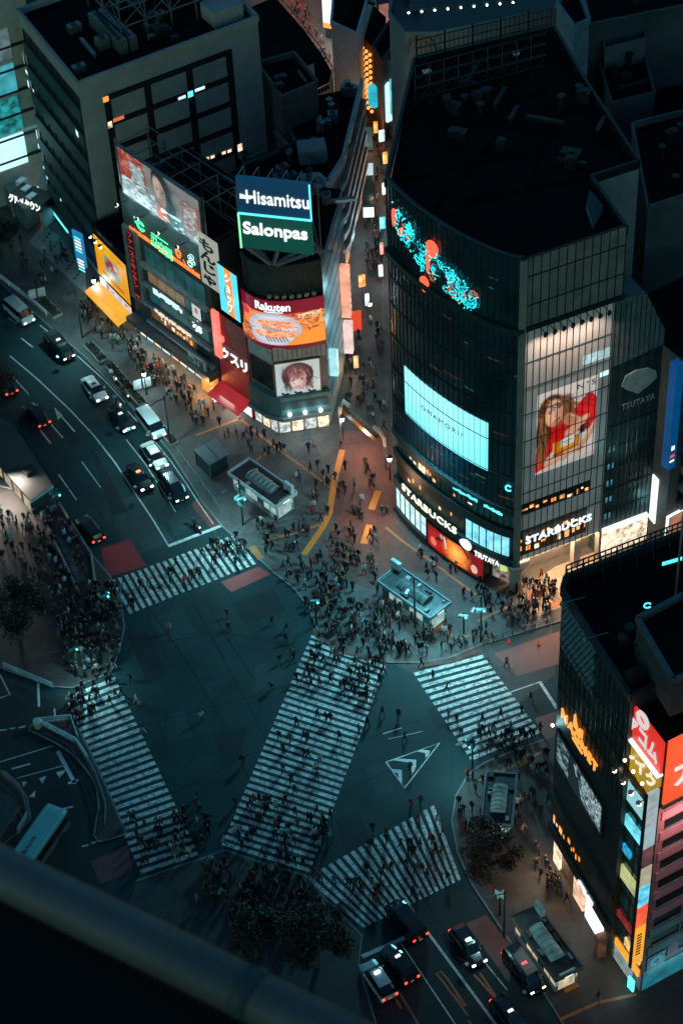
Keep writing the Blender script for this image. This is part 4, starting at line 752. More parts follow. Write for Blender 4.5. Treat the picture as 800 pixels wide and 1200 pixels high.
# ------------------------------------------------------------------ far left: bright shop front block
FS = Face(GP([(-60, 266), (66, 220)], 0)); SBk = building('bright_storefront', 'tall storefront block glowing cyan and white at the left edge', FS.pt(FS.len * .7, 0)); b = MB()
a_, c_ = FS.p[0], FS.p[1]; nb = -FS.n[0]; poly = [tuple(a_), tuple(c_), tuple(c_ + nb * 20), tuple(a_ + nb * 20)]; b.prism(poly, 0, 42, mat('pale_stone', (.4, .38, .36), .7, var=.15), M_roof); b.obj('wall', SBk)
for pxs, m_, nm in [([(-20, 168), (27, 156), (33, 190), (-20, 206)], emit('white_screen', (.50, .93, 1.0), 1.3, .15, .5), 'lit_panel'), ([(-20, 125), (22, 112), (27, 152), (-20, 164)], emit('green_glass_light', (.02, .35, .36), .6, .9, .9), 'lit_glass'), ([(-20, 84), (16, 74), (20, 108), (-20, 120)], emit('cyan_glass_light', (.08, .55, .64), .6, .5, .5), 'lit_glass'), ([(-20, 40), (9, 34), (14, 66), (-20, 78)], emit('cool_glass_light', (.3, .5, .52), .3, .5, .6), 'lit_glass')]:
    r4 = FS.rect(pxs); b = MB(); FS.slab(b, r4[0], r4[1], r4[2], r4[3], .02, .3, m_); b.obj(nm, SBk)
r4 = FS.rect([(24, 160), (36, 157), (60, 250), (40, 255)]); b = MB(); 
for z in (8, 12, 16, 20, 24, 28): FS.slab(b, 0, FS.len, z, z + .3, .02, .5, M_dark)
pieces(b, 'floor_band', SBk)
lamp('AREA', FS.pt(FS.len * .75, 14, 1.2), 600, (.3, .9, 1.0), 9, FS.pt(FS.len * .75, 0, 14), parent=SBk, size_y=6)
# canopy entrance with katakana
GE = thing('entrance_canopy', 'dark curved entrance canopy lettered in white katakana beside the banded block', 'canopy', G(34, 262) + (0,)); a_ = np.array(G(16, 254)); c_ = np.array(G(54, 268)); FG = Face([a_, c_])
b = MB(); FG.slab(b, 0, FG.len, 3.2, 4.6, -3.5, .3, M_dark); b.obj('canopy_roof', GE); b = MB(); ftext(b, FG, 'グルメタウン', .1, FG.len - .1, 3.3, 5.0, .32, E_white, .12, .045); b.obj('lettering', GE); b = MB(); FG.slab(b, .4, FG.len - .4, 0.12, 3.2, -3.6, -3.2, E_shop); FG.slab(b, .1, .4, 0, 3.2, -3.5, .1, M_conc); FG.slab(b, FG.len - .4, FG.len - .1, 0, 3.2, -3.5, .1, M_conc); b.obj('lit_doorway', GE)
lamp('AREA', FG.pt(FG.len / 2, 3.0, -1), 160, (1, .85, .7), 3, FG.pt(FG.len / 2, 0, 1), parent=GE)
tp = thing('trellis_roof', 'flat terrace roof of pale frames and boxes under the bright white screen', 'roof', G(24, 222) + (0,)); b = MB(); b.prism(GP([(2, 214), (20, 196), (44, 236), (28, 246)], 4), 0, 4, mat('terrace_floor', (.10, .14, .14), .7)); b.obj('deck', tp)
for i in range(4):
    u, v = 20 + i * 6, 207 + i * 9; x, y = G(u, v, 4); b = MB(); b.box((x, y, 4), (1.6, 1.1, .9), M_white, .9); b.obj('skylight', tp)
blade = Face(GP([(88, 316), (99, 322)], 0)); BV = thing('blade_sign', 'blue vertical blade sign at the street corner of the banded block', 'sign', blade.pt(.5, 0)); r4 = blade.rect([(86, 274), (97, 272), (100, 319), (91, 321)]); b = MB(); blade.slab(b, r4[0], r4[1], 1.6, r4[3], -.3, 0, emit('blue_blade', (.02, .2, .42), 1.0, .2, .6)); b.obj('panel', BV); b = MB(); zz = r4[3]
for k in range(9): blade.slab(b, r4[0] + .38, r4[1] - .38, zz - 1.3 - k * .62 - (1.2 if k > 4 else 0), zz - 1.0 - k * .62 - (1.2 if k > 4 else 0), .01, .06, E_white if k % 4 else E_cyan)
b.obj('lettering', BV)
# ------------------------------------------------------------------ small yellow restaurant house
FY = Face(GP([(106, 348), (118, 345), (161, 388)], 0)); FY = Face(GP([(122, 347), (162, 388)], 0)); YB = building('restaurant_house', 'narrow dark house fronted by a lamp lit yellow restaurant hoarding', FY.pt(2, 0)); b = MB(); p_ = [FY.pt(-.6, 0)[:2], FY.pt(FY.len, 0)[:2], FY.pt(FY.len, 0, -12)[:2], FY.pt(-.6, 0, -12)[:2]]; b.prism(p_, 0, 12.6, mat('dark_house_wall', (.03, .034, .036), .7), M_roof); b.obj('wall', YB); parapet(YB, p_, 12.6, M_dark, .8, .3)
ys = FY.rect([(114, 262), (150, 300), (159, 347), (125, 332)]); ys = (.1, FY.len - .35, 4.7, 12.4); YS = sign('hoarding', 'yellow restaurant hoarding with a picture of red meat slices and three lamps', FY, ys[0], ys[1], ys[2], ys[3], .02, .35, M_dark, 'billboard')
A = Art(60, 80, S(240, 160, 20)); A.grad(0, 1, (1.0, 1.0, 1.0), (.8, .72, .7)); A.pol([(.28, .28), (.74, .3), (.74, .72), (.28, .72)], S(120, 140, 130)); A.ell(.5, .48, .2, .14, S(150, 35, 25)); A.noise(16, 0, S(235, 190, 170), .6, .9, (.33, .36, .68, .6)); A.noise(14, 0, S(110, 15, 12), .62, .8, (.33, .36, .68, .6)); A.line([(.2, .83), (.82, .86)], .022, S(40, 30, 20)); A.line([(.12, .12), (.9, .14)], .008, S(120, 80, 20)); A.noise(30, .08)
hang('picture', A, FY, ys[0] + .08, ys[1] - .08, ys[2] + .1, ys[3] - .1, .37, picture('hoarding_print', .85, .4), YS)
spot_arms(FY, YS, [1.0, 2.6, 4.2], ys[3] + .3, .35, 1.0, E_lamp, M_dark, 190, TEAL, -4)
r4 = (.4, FY.len - .3, 2.9, 4.5); YP = sign('menu_board', 'white lit menu board with red pictures over the yellow awning', FY, r4[0], r4[1], r4[2], r4[3], .02, .4, M_dark); A = Art(60, 16, (.85, .8, .75)); A.noise(12, 0, (.5, .08, .05), .6, 1, (.2, .1, .95, .9)); A.ell(.25, .5, .05, .3, (.7, .1, .08)); hang('picture', A, FY, r4[0] + .1, r4[1] - .1, r4[2] + .1, r4[3] - .1, .42, picture('menu_image', .8), YP)
AW = thing('awning', 'bright yellow sloping awning over the restaurant door', 'awning', FY.pt(2, 2.2)); b = MB(); p_ = [FY.pt(-.3, 2.9, .4), FY.pt(FY.len - .4, 2.9, .4), FY.pt(FY.len - .4, 2.15, 2.9), FY.pt(-.3, 2.15, 2.9)]; b.hexa([(x, y, z - .08) for x, y, z in p_] + p_, emit('lit_yellow_canvas', (1.0, .44, .015), .95, .12, .5)); q_ = [FY.pt(-.3, 1.8, 2.88), FY.pt(FY.len - .4, 1.8, 2.88), FY.pt(FY.len - .4, 2.15, 2.9), FY.pt(-.3, 2.15, 2.9)]; b.face(q_, MATS['lit_yellow_canvas']); b.obj('canvas', AW)
b = MB(); FY.quad(b, .2, FY.len - .4, .2, 2.4, .05, E_shop); b.obj('shop_window', YB); lamp('AREA', FY.pt(FY.len / 2, 2.0, 1.6), 170, WARM, 4, FY.pt(FY.len / 2, 0, 3.5), parent=YB)
# ------------------------------------------------------------------ block with the big portrait billboard
F4 = Face(GP([(163, 390), (259, 462)], 0)); z4 = (F4.px(146, 228)[1] + F4.px(238, 286)[1]) / 2
B4 = building('entertainment_block', 'dark shop block of stacked lit floors under the long portrait billboard', F4.pt(8, 0)); b = MB(); p_ = [F4.pt(0, 0)[:2], F4.pt(F4.len, 0)[:2], F4.pt(F4.len, 0, -13)[:2], F4.pt(0, 0, -13)[:2]]; b.prism(p_, 0, z4, mat('shop_block_wall', (.05, .056, .058), .6), M_roof); b.obj('wall', B4); parapet(B4, p_, z4, M_dark, .5, .3)
roof_units(B4, np.array(p_[3]) , (np.array(p_[1]) - np.array(p_[0])) / F4.len, np.array(F4.n[0]), F4.len, 8, z4, 8, 77)
bb = F4.rect([(137, 165), (235, 240), (238, 286), (146, 228)], .3); BB = sign('portrait_billboard', 'long lit billboard with a dark haired woman between red and white panels', F4, bb[0], bb[1], z4 + .3, bb[3], .05, .45, M_dark, 'billboard', M_steel); w_ = bb[1] - bb[0]
A = Art(230, 118, S(140, 130, 126)); A.noise(10, .15); A.pol([(0, 0), (.32, 0), (.34, .5), (.2, .62), (0, .6)], S(168, 60, 54)); A.ell(.14, .3, .1, .22, S(196, 96, 78), .7, soft=1); A.noise(26, 0, S(140, 40, 40), .55, .6, (0, 0, .34, .6)); A.noise(30, 0, S(214, 150, 130), .62, .7, (0, 0, .34, .6)); A.pol([(.14, .14), (.3, .2), (.32, .62), (.2, .62)], S(168, 178, 184)); A.noise(24, 0, S(120, 120, 128), .6, .7, (.14, .16, .32, .62)); A.noise(30, 0, S(214, 224, 228), .6, .8, (.14, .16, .32, .62)); A.pol([(0, .6), (.2, .55), (.5, .72), (.5, 1), (0, 1)], S(160, 150, 154)); A.noise(30, 0, S(90, 70, 78), .6, .7, (0, .55, .5, 1)); A.noise(22, 0, S(226, 240, 246), .58, .95, (.02, .58, .46, .98))
A.ell(.535, .34, .115, .42, S(26, 34, 38), 1, -.1, .12); A.pol([(.6, .2), (.68, .55), (.74, 1), (.56, 1), (.57, .5)], S(22, 44, 50)); A.strokes(.45, .02, .62, .3, 60, [S(44, 56, 60), S(16, 22, 26), S(66, 78, 82)], .004, .2, .3, .6, 1.0, 2); A.strokes(.58, .3, .7, .9, 70, [S(34, 66, 74), S(14, 30, 36), S(52, 84, 90)], .004, .3, .25, .6, 1.35, 3)
A.ell(.505, .40, .072, .29, S(190, 152, 138), 1, -.1, .12); A.ell(.49, .36, .04, .2, S(222, 188, 174), .7, -.1, 1); A.ell(.545, .48, .03, .2, S(140, 100, 90), .6, -.1, 1); A.ell(.505, .65, .05, .06, S(130, 92, 84), .6, 0, 1); A.line([(.462, .325), (.478, .315), (.494, .325)], .006, S(60, 46, 44), .9); A.line([(.528, .345), (.546, .34), (.562, .36)], .006, S(60, 46, 44), .9); A.ell(.480, .375, .013, .018, S(214, 196, 190), .8, 0, .5); A.ell(.481, .378, .007, .017, S(34, 26, 26)); A.line([(.466, .368), (.481, .356), (.494, .37)], .004, S(40, 28, 28)); A.ell(.546, .40, .013, .018, S(204, 184, 178), .8, 0, .5); A.ell(.546, .403, .007, .017, S(34, 26, 26)); A.line([(.532, .392), (.547, .38), (.560, .395)], .004, S(40, 28, 28)); A.line([(.513, .39), (.508, .47), (.512, .49)], .004, S(150, 108, 96), .8); A.ell(.514, .492, .010, .012, S(140, 96, 86), .7, 0, .7); A.ell(.508, .565, .025, .020, S(158, 78, 76), 1, .1, .3); A.line([(.484, .56), (.508, .566), (.532, .575)], .003, S(100, 46, 46)); A.line([(.49, .548), (.525, .56)], .003, S(226, 216, 212), .7)
A.pol([(.45, .76), (.50, .70), (.56, .70), (.6, .95), (.44, 1)], S(206, 92, 58)); A.noise(30, 0, S(150, 56, 36), .58, .6, (.44, .7, .6, 1)); A.noise(22, 0, S(226, 242, 248), .55, .95, (.5, .74, .78, 1))
A.pol([(.72, .3), (1, .12), (1, 1), (.78, 1)], S(146, 130, 130)); A.noise(30, 0, S(110, 80, 80), .58, .6, (.76, .2, 1, .95)); A.line([(.76, .36), (.98, .22), (.98, .88), (.88, .9), (.78, .5)], .010, S(166, 62, 60)); A.ell(.88, .5, .07, .2, S(184, 170, 172), .9, 0, .5); A.noise(26, 0, S(165, 84, 80), .6, .7, (.8, .25, .97, .75)); A.noise(34, 0, S(220, 214, 214), .64, .7, (.8, .25, .97, .95)); A.blur(1); A.grad(.5, 1.1, (1, 1, 1), (1.45, 1.65, 1.7)); A.noise(80, .12); A.noise(6, .15)  # floodlight glow towards the foot is painted into the picture colours
hang('picture', A, F4, bb[0] + .1, bb[1] - .1, z4 + .4, bb[3] - .1, .47, picture('billboard_print', .62, .6), BB)
spot_arms(F4, BB, [w_ * k for k in (.1, .36, .62, .86)], z4 - 1.0, .05, 2.0, E_lamp, M_dark, 1100, TEAL, 6)
for k in (.1, .36, .62, .86): lamp('POINT', F4.pt(w_ * k, z4 - 1.6, 2.2), 330, TEAL, .3, parent=BB)
b = MB(); nb = 5
for i in range(nb + 1):
    s_ = F4.len * i / nb
    b.bar(F4.pt(s_, z4, -.4), F4.pt(s_, bb[3], -.4), .2, M_steel); b.bar(F4.pt(s_, z4, -6), F4.pt(s_, bb[3] - 1, -6), .2, M_steel); b.bar(F4.pt(s_, bb[3] - .4, -.4), F4.pt(s_, z4, -6), .14, M_steel); b.bar(F4.pt(s_, bb[3] - 1, -.4), F4.pt(s_, bb[3] - 1, -6), .12, M_steel)
    if i < nb:
        for z in np.linspace(z4 + 1, bb[3] - .5, 4):
            for d in (-.4, -6): b.bar(F4.pt(s_, z, d), F4.pt(F4.len * (i + 1) / nb, z, d), .1, M_steel)
        b.bar(F4.pt(s_, z4, -6), F4.pt(F4.len * (i + 1) / nb, bb[3] - 1, -6), .08, M_steel)
b.obj('support_lattice', BB)
# neon on the fascia
NE = thing('neon_sign', 'green neon emblem and letters above an orange neon line on the shop block', 'neon sign', F4.pt(6, z4 - 4)); b = MB(); q = random.Random(9)
s_, z = F4.px(167, 264)
for rr in (.75, .5, .95): b.tube([F4.pt(s_ + rr * math.cos(a), z + rr * .9 * math.sin(a), .3) for a in np.linspace(.4, 5.9, 13)], .07, E_green, 5)
b.tube([F4.pt(s_ - .9, z + .6, .3), F4.pt(s_ - 1.4, z + 1.0, .3), F4.pt(s_ - 1.2, z - .1, .3)], .07, E_green, 5); b.obj('emblem', NE)
b = MB(); sa, za = F4.px(179, 279); sb, zb_ = F4.px(203, 292); ftext(b, F4, '忍', sa, sa + (sb - sa) * .32, za - 1.0, za + .8, .25, E_green, .1, .0); ftext(b, F4, '空', sa + (sb - sa) * .34, sa + (sb - sa) * .66, za - 1.2, za + .6, .25, E_green, .1, .0); ftext(b, F4, '間', sa + (sb - sa) * .68, sb, za - 1.4, za + .5, .25, E_green, .1, .0); FC_ = F4; F4.slab(b, sa + .2, sb - .8, za + 1.1, za + 1.25, .2, .3, E_green); b.obj('lettering', NE)
b = MB(); sa, za = F4.px(211, 296)
for rr in (.75, .45): b.tube([F4.pt(sa + .8 * rr * math.cos(a), za + rr * math.sin(a), .3) for a in np.linspace(0, 6.2, 12)], .08, E_neonor, 5)
b.tube([F4.pt(sa + 1.0, za - .5, .3), F4.pt(sa + 1.6, za - 1.3, .3), F4.pt(sa + 2.2, za - 1.6, .3)], .06, E_neonor, 5); b.obj('fruit_tube', NE); b = MB(); sa, za = F4.px(226, 305)
for k in range(6): b.tube([F4.pt(sa + .45 * math.cos(k) + .5 * math.cos(a), za + .9 * math.sin(k * 1.3) + .4 * math.sin(a), .3) for a in np.linspace(0, 6.2, 8)], .06, emit('pale_neon', (.5, 1, .95), 1.3), 4)
pieces(b, 'flower_tube', NE)
b = MB(); sa, za = F4.px(153, 264); sb, zb_ = F4.px(236, 325); zl = (za + zb_) / 2; n = 44
for i in range(n):
    a = sa + (sb - sa) * i / n; h_ = q.uniform(.3, .7); F4.slab(b, a, a + (sb - sa) / n * q.uniform(.25, .6), zl - h_ / 2, zl + h_ / 2, .1, .22, E_neonor)
F4.slab(b, sa, sb, zl - .42, zl - .39, .1, .2, E_neonor); b.obj('neon_line', NE)
lamp('AREA', F4.pt(F4.len / 2, z4 - 4, 1.2), 90, (1, .4, .2), 10, F4.pt(F4.len / 2, z4 - 8, 0), parent=NE, size_y=1)
# floors: glass bands, sills, sign lines
E_tw = emit('teal_reflection_glow', (.02, .12, .13), .5, .55, .35)  # faint emission stands in for reflections on the teal panes
for z0, z1, s0, s1, m_ in [(15.6, 19.0, 4.5, F4.len - 1.2, E_tw), (12.4, 15.0, 4.6, 13.2, emit('tan_shutter_added_glow', (.42, .25, .14), .45, .3, .6)), (12.4, 15.0, 13.3, F4.len - 2, E_tw), (8.8, 11.3, 4.4, F4.len - 1.4, E_tw), (5.6, 7.6, 4.2, F4.len - 5, emit('brown_lit_glass', (.35, .14, .05), .35, .6, .6))]:  # the tan shutters get an added glow too, with no lamp behind them
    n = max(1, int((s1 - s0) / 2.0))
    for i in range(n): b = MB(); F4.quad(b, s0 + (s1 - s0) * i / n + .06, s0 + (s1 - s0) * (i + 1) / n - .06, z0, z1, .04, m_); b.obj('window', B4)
b = MB()
for z in (15.1, 11.6, 7.9, 4.6): F4.slab(b, 3.6, F4.len - .6, z, z + .5, 0, .7, mat('grey_band', (.28, .29, .29), .6))
pieces(b, 'floor_band', B4); lit_room(B4, F4, 4.8, F4.len - 5.5, 5.7, 7.4, .08, 55, .7)
def light_row(name, label, face, sa, sb, z0, z1, d, m, seed, n):
    q = random.Random(seed); root = thing(name, label, 'sign', face.pt((sa + sb) / 2, z0)); b = MB()
    for i in range(n):
        a = sa + (sb - sa) * i / n; w_ = (sb - sa) / n; k = q.random(); face.slab(b, a + .1 * w_, a + .85 * w_, z0 + (0 if k < .6 else .3) * (z1 - z0), z1 - (.35 if .3 < k < .5 else 0) * (z1 - z0), d, d + .12, m)
    b.obj('lettering', root); return root
sa = F4.px(184, 333)[0]; sb = F4.px(218, 358)[0]; light_row('shop_sign', 'row of white glowing letters under the tan shutters of the shop block', F4, sa, sb, 11.75, 12.7, .72, emit('cool_letter', (.6, .95, 1.0), 1.3), 3, 12); b = MB()
light_row('shop_sign', 'row of small cream letters one floor below the white glowing letters', F4, F4.px(186, 357)[0], F4.px(229, 388)[0], 8.05, 8.75, .72, emit('cream_row', (1.0, .85, .62), .9), 6, 22)
FL = thing('snowflake_light', 'cluster of white flower shaped lights beside the cream letter row', 'sign light', F4.pt(F4.px(235, 381)[0], 8)); s_, z = F4.px(235, 383); b = MB(); q = random.Random(8)
for k in range(16): a = q.uniform(0, 6.28); r_ = q.uniform(.1, 1.15); b.ball(F4.pt(s_ + r_ * math.cos(a), z + r_ * math.sin(a) * 1.2, .5), q.uniform(.14, .3), E_white, 6, 4)
pieces(b, 'light_ball', FL)
s_, z = F4.px(232, 362); sg_ = sign('flag_poster', 'white square poster with a red round emblem under the brush lettered blade', F4, s_ - 1.1, s_ + 1.1, z - 1.7, z + 1.5, .05, .3, M_dark); A = Art(26, 34, (.72, .78, .78)); A.ell(.5, .55, .2, .18, (.6, .2, .2)); hang('picture', A, F4, s_ - 1.0, s_ + 1.0, z - 1.6, z + 1.4, .32, picture('small_print', .8), sg_)
RP = F4.rect([(151, 268), (172, 284), (186, 362), (163, 362)]); RP = (.1, 3.5, 7.4, 20.5); rp = sign('vertical_board', 'tall grey vertical board with red characters at the left end of the shop block', F4, RP[0], RP[1], RP[2], RP[3], .02, .5, mat('grey_board', (.17, .18, .185), .6)); b = MB(); F4.slab(b, 1.1, 2.7, 8.0, 20.2, .5, .54, mat('dark_red_strip', (.10, .012, .014), .6)); b.obj('strip', rp); b = MB(); mr_ = emit('red_letter', (.75, .05, .05), .55)
ftext(b, F4, 'ファーストキッチン', 1.3, 2.5, 10.0, 20.0, .55, mr_, .06, .01, vertical=True); b.obj('lettering', rp); b = MB(); F4.slab(b, 1.3, 2.5, 8.3, 8.6, .55, .6, mr_); b.obj('underline', rp)
# canopy and shops along the pavement
b = MB(); F4.slab(b, .2, F4.len + .3, 3.5, 4.3, 0, 2.0, mat('canopy_metal', (.05, .055, .058), .5)); F4.slab(b, .2, F4.len + .3, 4.3, 4.4, 0, 2.02, M_steel); b.obj('canopy', B4); q = random.Random(14); s_ = .6
while s_ < F4.len - 1.4:
    w_ = q.uniform(1.4, 2.4); b = MB(); F4.quad(b, s_, min(F4.len, s_ + w_), .2, 3.3, .06, q.choice((E_shop, E_shop, E_coolshop, emit('pink_shop_light', (1.0, .55, .4), .9, .6, 1.5)))); F4.slab(b, s_ - .1, s_, 0, 3.4, 0, .2, M_dark); b.obj('shop_window', B4); s_ += w_ + .15
for k in range(4): lamp('AREA', F4.pt(2.5 + k * 4.6, 3.3, 1.6), 520, (1, .66, .42) if k != 0 else TEAL, 2.5, F4.pt(2.5 + k * 4.6, 0, 3.5), parent=B4)
s_, z = F4.px(240, 420); wb = sign('shop_board', 'pale board with black brush letters over the orange doorway', F4, s_ - 2.0, s_ + 2.0, z - 1.3, z + 1.3, 1.2, 1.5, mat('pale_board', (.30, .36, .36), .6)); b = MB(); ftext(b, F4, '一丁目', s_ - 1.6, s_ + 1.5, z - .9, z + .9, 1.52, mat('ink', (.01, .01, .01), .6), .04, .03); b.obj('lettering', wb)
s_, z = F4.px(246, 432); OD = thing('orange_doorway', 'glowing orange doorway at the right end of the shop block', 'doorway', F4.pt(F4.len - 1.6, 0)); b = MB(); F4.slab(b, F4.len - 2.8, F4.len - .3, .1, 2.9, .1, 1.2, emit('orange_doorway_light', (1.0, .36, .06), .95, .4, .8)); b.obj('lit_panel', OD); lamp('POINT', F4.pt(F4.len - 1.4, 2.2, 2.4), 1500, (1, .42, .13), .4, parent=OD)
# protruding blade signs at its right end
s_, z = F4.px(245, 300); bl = Face([F4.pt(F4.len - 1.6, 0, .05)[:2], F4.pt(F4.len + .3, 0, .5)[:2]]); r4 = F4.rect([(233, 272), (254, 288), (258, 346), (236, 326)], .8); kb = sign('brush_blade', 'cream blade sign with black brush kana beside the portrait billboard', F4, r4[0], r4[1], r4[2], r4[3], .5, .9, emit('cream_blade', (.62, .66, .56), .55)); b = MB(); ftext(b, F4, 'もんじゃ', r4[0] + .25, r4[1] - .25, r4[2] + .4, r4[3] - .3, .92, MATS['ink'], .05, .03, vertical=True); b.obj('lettering', kb)
r4 = F4.rect([(254, 307), (279, 325), (281, 378), (259, 362)], 1.0); cb = sign('orange_cyan_sign', 'cyan lit sign with a tall orange panel of white lettering', F4, r4[0], r4[1], r4[2], r4[3], .5, 1.0, M_dark); A = Art(40, 84, (.10, .72, .85)); A.pol([(.34, 0), (.7, 0), (.74, 1), (.42, 1)], (1.0, .28, .05)); A.line([(.36, .42), (.3, .55), (.4, .68)], .03, (.05, .3, .4)); A.line([(.5, .4), (.62, .38)], .03, (.5, .04, .04)); hang('picture', A, F4, r4[0] + .05, r4[1] - .05, r4[2] + .05, r4[3] - .05, 1.02, picture('lit_sign_image', 1.15), cb)
b = MB(); w_ = r4[1] - r4[0]; h_ = r4[3] - r4[2]; ftext(b, F4, 'ショップ', r4[0] + .38 * w_, r4[0] + .64 * w_, r4[2] + .08 * h_, r4[2] + .9 * h_, 1.03, E_white, .04, .02, vertical=True); b.obj('lettering', cb); lamp('POINT', F4.pt((r4[0] + r4[1]) / 2, r4[2] + 2, 2.2), 160, (.3, .9, 1), .5, parent=cb)
s_, z = F4.px(253, 392); r4 = F4.rect([(247, 364), (254, 366), (259, 419), (253, 417)], .8); rb = sign('blade_sign', 'narrow salmon red lit blade sign with a side arm beside the crimson wall', F4, r4[0], r4[1] , r4[2], r4[3], .4, .9, emit('salmon_blade', (1.0, .22, .16), 1.0, .2, .8)); b = MB(); F4.slab(b, r4[0], r4[1] + .7, (r4[2] + r4[3]) / 2 - .8, (r4[2] + r4[3]) / 2 + .1, .42, .86, MATS['salmon_blade']); b.obj('side_arm', rb)
# ------------------------------------------------------------------ crimson drugstore
FD = Face(GP([(262, 466), (297, 491)], 0)); DR = building('drugstore', 'narrow crimson walled drugstore with a red awning', FD.pt(2, 0)); zD = (FD.px(259, 369)[1] + FD.px(286, 386)[1]) / 2; b = MB(); p_ = [FD.pt(0, 0)[:2], FD.pt(FD.len, 0)[:2], FD.pt(FD.len, 0, -10)[:2], FD.pt(0, 0, -10)[:2]]; b.prism(p_, 0, zD, mat('crimson_cladding', (.30, .022, .03), .5, var=.12), M_roof); b.obj('wall', DR); b = MB()
for k in range(5): FD.slab(b, 0, FD.len, 3.4 + k * 2.6, 3.43 + k * 2.6, .0, .02, M_dark)
pieces(b, 'joint', DR); sD = sign('drugstore_sign', 'white lit katakana letters on the crimson drugstore wall', FD, .9, FD.len - .3, zD * .5, zD * .5 + .12, .02, .1, M_dark); b = MB(); ftext(b, FD, 'クスリ', .7, FD.len - .2, zD * .5 + .2, zD * .5 + 2.3, .1, E_white, .12, .03); b.obj('lettering', sD)
AW = thing('awning', 'red sloping awning over the drugstore entrance', 'awning', FD.pt(2, 2)); b = MB(); p_ = [FD.pt(-.1, 3.3, .05), FD.pt(FD.len + .1, 3.3, .05), FD.pt(FD.len + .1, 2.4, 2.8), FD.pt(-.1, 2.4, 2.8)]; b.hexa([(x, y, z - .08) for x, y, z in p_] + p_, emit('lit_red_canvas', (.65, .01, .016), .55)); b.obj('canvas', AW); b = MB(); FD.quad(b, .2, FD.len - .2, .2, 2.9, .06, E_white); b.obj('shop_window', DR); lamp('AREA', FD.pt(FD.len / 2, 2.2, 1.4), 420, (1, .86, .74), 3.2, FD.pt(FD.len / 2, 0, 4), parent=DR); lamp('SPOT', FD.pt(FD.len / 2, 8, 6), 900, (1, .5, .45), .5, FD.pt(FD.len / 2, 6, 0), 80, parent=DR)
b = MB(); bx = FD.pt(-.3, 0, 1.3); b.box((bx[0], bx[1], .12), (.7, .7, 2.2), E_white, .5); DP = thing('goods_stack', 'stack of brightly lit goods left of the red awning', 'goods', bx); b.obj('stack', DP)
# ------------------------------------------------------------------ corner building with screens and roof sign
L0, L1, L2, L3 = GP([(299, 492), (327, 509), (387, 500), (409, 412)], 0); FB = Face([L1, L2]); FA = Face([L0, L1]); FE = Face([L2, L3], flip=False)
CB = building('corner_building', 'corner building stacked with a curved food screen and a twin roof sign', L1); zc_ = 15.0; M_cw = mat('corner_metal', (.14, .16, .165), .5, .2, var=.2); back5 = [(L3[0] - 9, L3[1] + 3), (L0[0] + 1, L0[1] + 12)]
b = MB(); b.prism([L0, L1, L2, L3] + back5, 3.4, zc_, M_cw, M_roof); b.obj('wall', CB)
# curved upper storeys
arc = []; A0 = np.array(FA.pt(-.6, 0)[:2]); A2 = np.array(FB.pt(FB.len + .1, 0, .2)[:2]); A1 = np.array(L1) + (np.array(L1) - (A0 + A2) / 2) * .75
for t_ in np.linspace(0, 1, 17): arc.append(tuple(A0 * (1 - t_) ** 2 + 2 * A1 * t_ * (1 - t_) + A2 * t_ ** 2))
FK = Face(arc); zr0 = (FK.px(325, 408)[1] + FK.px(376, 401)[1]) / 2; zr1 = (FK.px(325, 355)[1] + FK.px(374, 344)[1]) / 2; zdk = zr1 + 5.2; zc_ = zr0; print('corner', zr0, zr1, zdk)
M_dkb = mat('dark_drum_wall', (.028, .034, .036), .6, var=.3)
b = MB(); b.prism([FK.pt(s_, 0, -.6)[:2] for s_ in FK.L] + [L3] + back5, zr0 - .3, zdk, M_dkb, M_roof); b.obj('drum_wall', CB); b = MB(); FK.slab(b, 0, FK.len, zdk - .4, zdk + .3, -.7, -.4, M_dkb); b.obj('parapet', CB)
RS = thing('curved_screen', 'curved LED screen with red Rakuten band above plates of grilled seafood', 'screen', FK.pt(FK.len / 2, zr0)); b = MB(); FK.slab(b, 0, FK.len, zr0 - .25, zr1 + .15, -.5, .05, M_black); b.obj('housing', RS)
A = Art(200, 112, (.30, .03, .05)); A.pol([(0, 0), (1, 0), (1, .27), (0, .27)], (.20, .002, .02)); A.pol([(0, .27), (1, .27), (1, .93), (0, .93)], (.65, .1, .03)); A.noise(20, 0, (.95, .28, .05), .45, .95, (0, .28, 1, .93)); A.noise(24, 0, (.25, .03, .02), .6, .85, (0, .28, 1, .93)); A.ell(.13, .42, .09, .17, (1.0, .25, .06)); A.ell(.1, .35, .07, .08, (.75, .04, .1)); A.ell(.03, .45, .035, .16, (.06, .03, .05)); A.ell(.88, .42, .14, .16, (1.0, .33, .07), .9); A.ell(.45, .63, .30, .36, (.50, .52, .60)); A.ell(.45, .63, .25, .30, (.62, .66, .74)); A.ell(.47, .5, .21, .085, (1.0, .34, .14), 1, .03); A.noise(34, 0, (1.0, .72, .5), .62, .8, (.26, .42, .68, .58)); A.ell(.47, .70, .24, .085, (1.0, .30, .10), 1, -.08); A.noise(34, 0, (1.0, .68, .45), .62, .8, (.24, .62, .7, .78))
for k in range(7): A.line([(.36 + k * .035, .76), (.39 + k * .035, .86)], .006, (.05, .06, .12)); A.line([(.33 + k * .03, .56), (.35 + k * .03, .62)], .006, (.05, .06, .12))
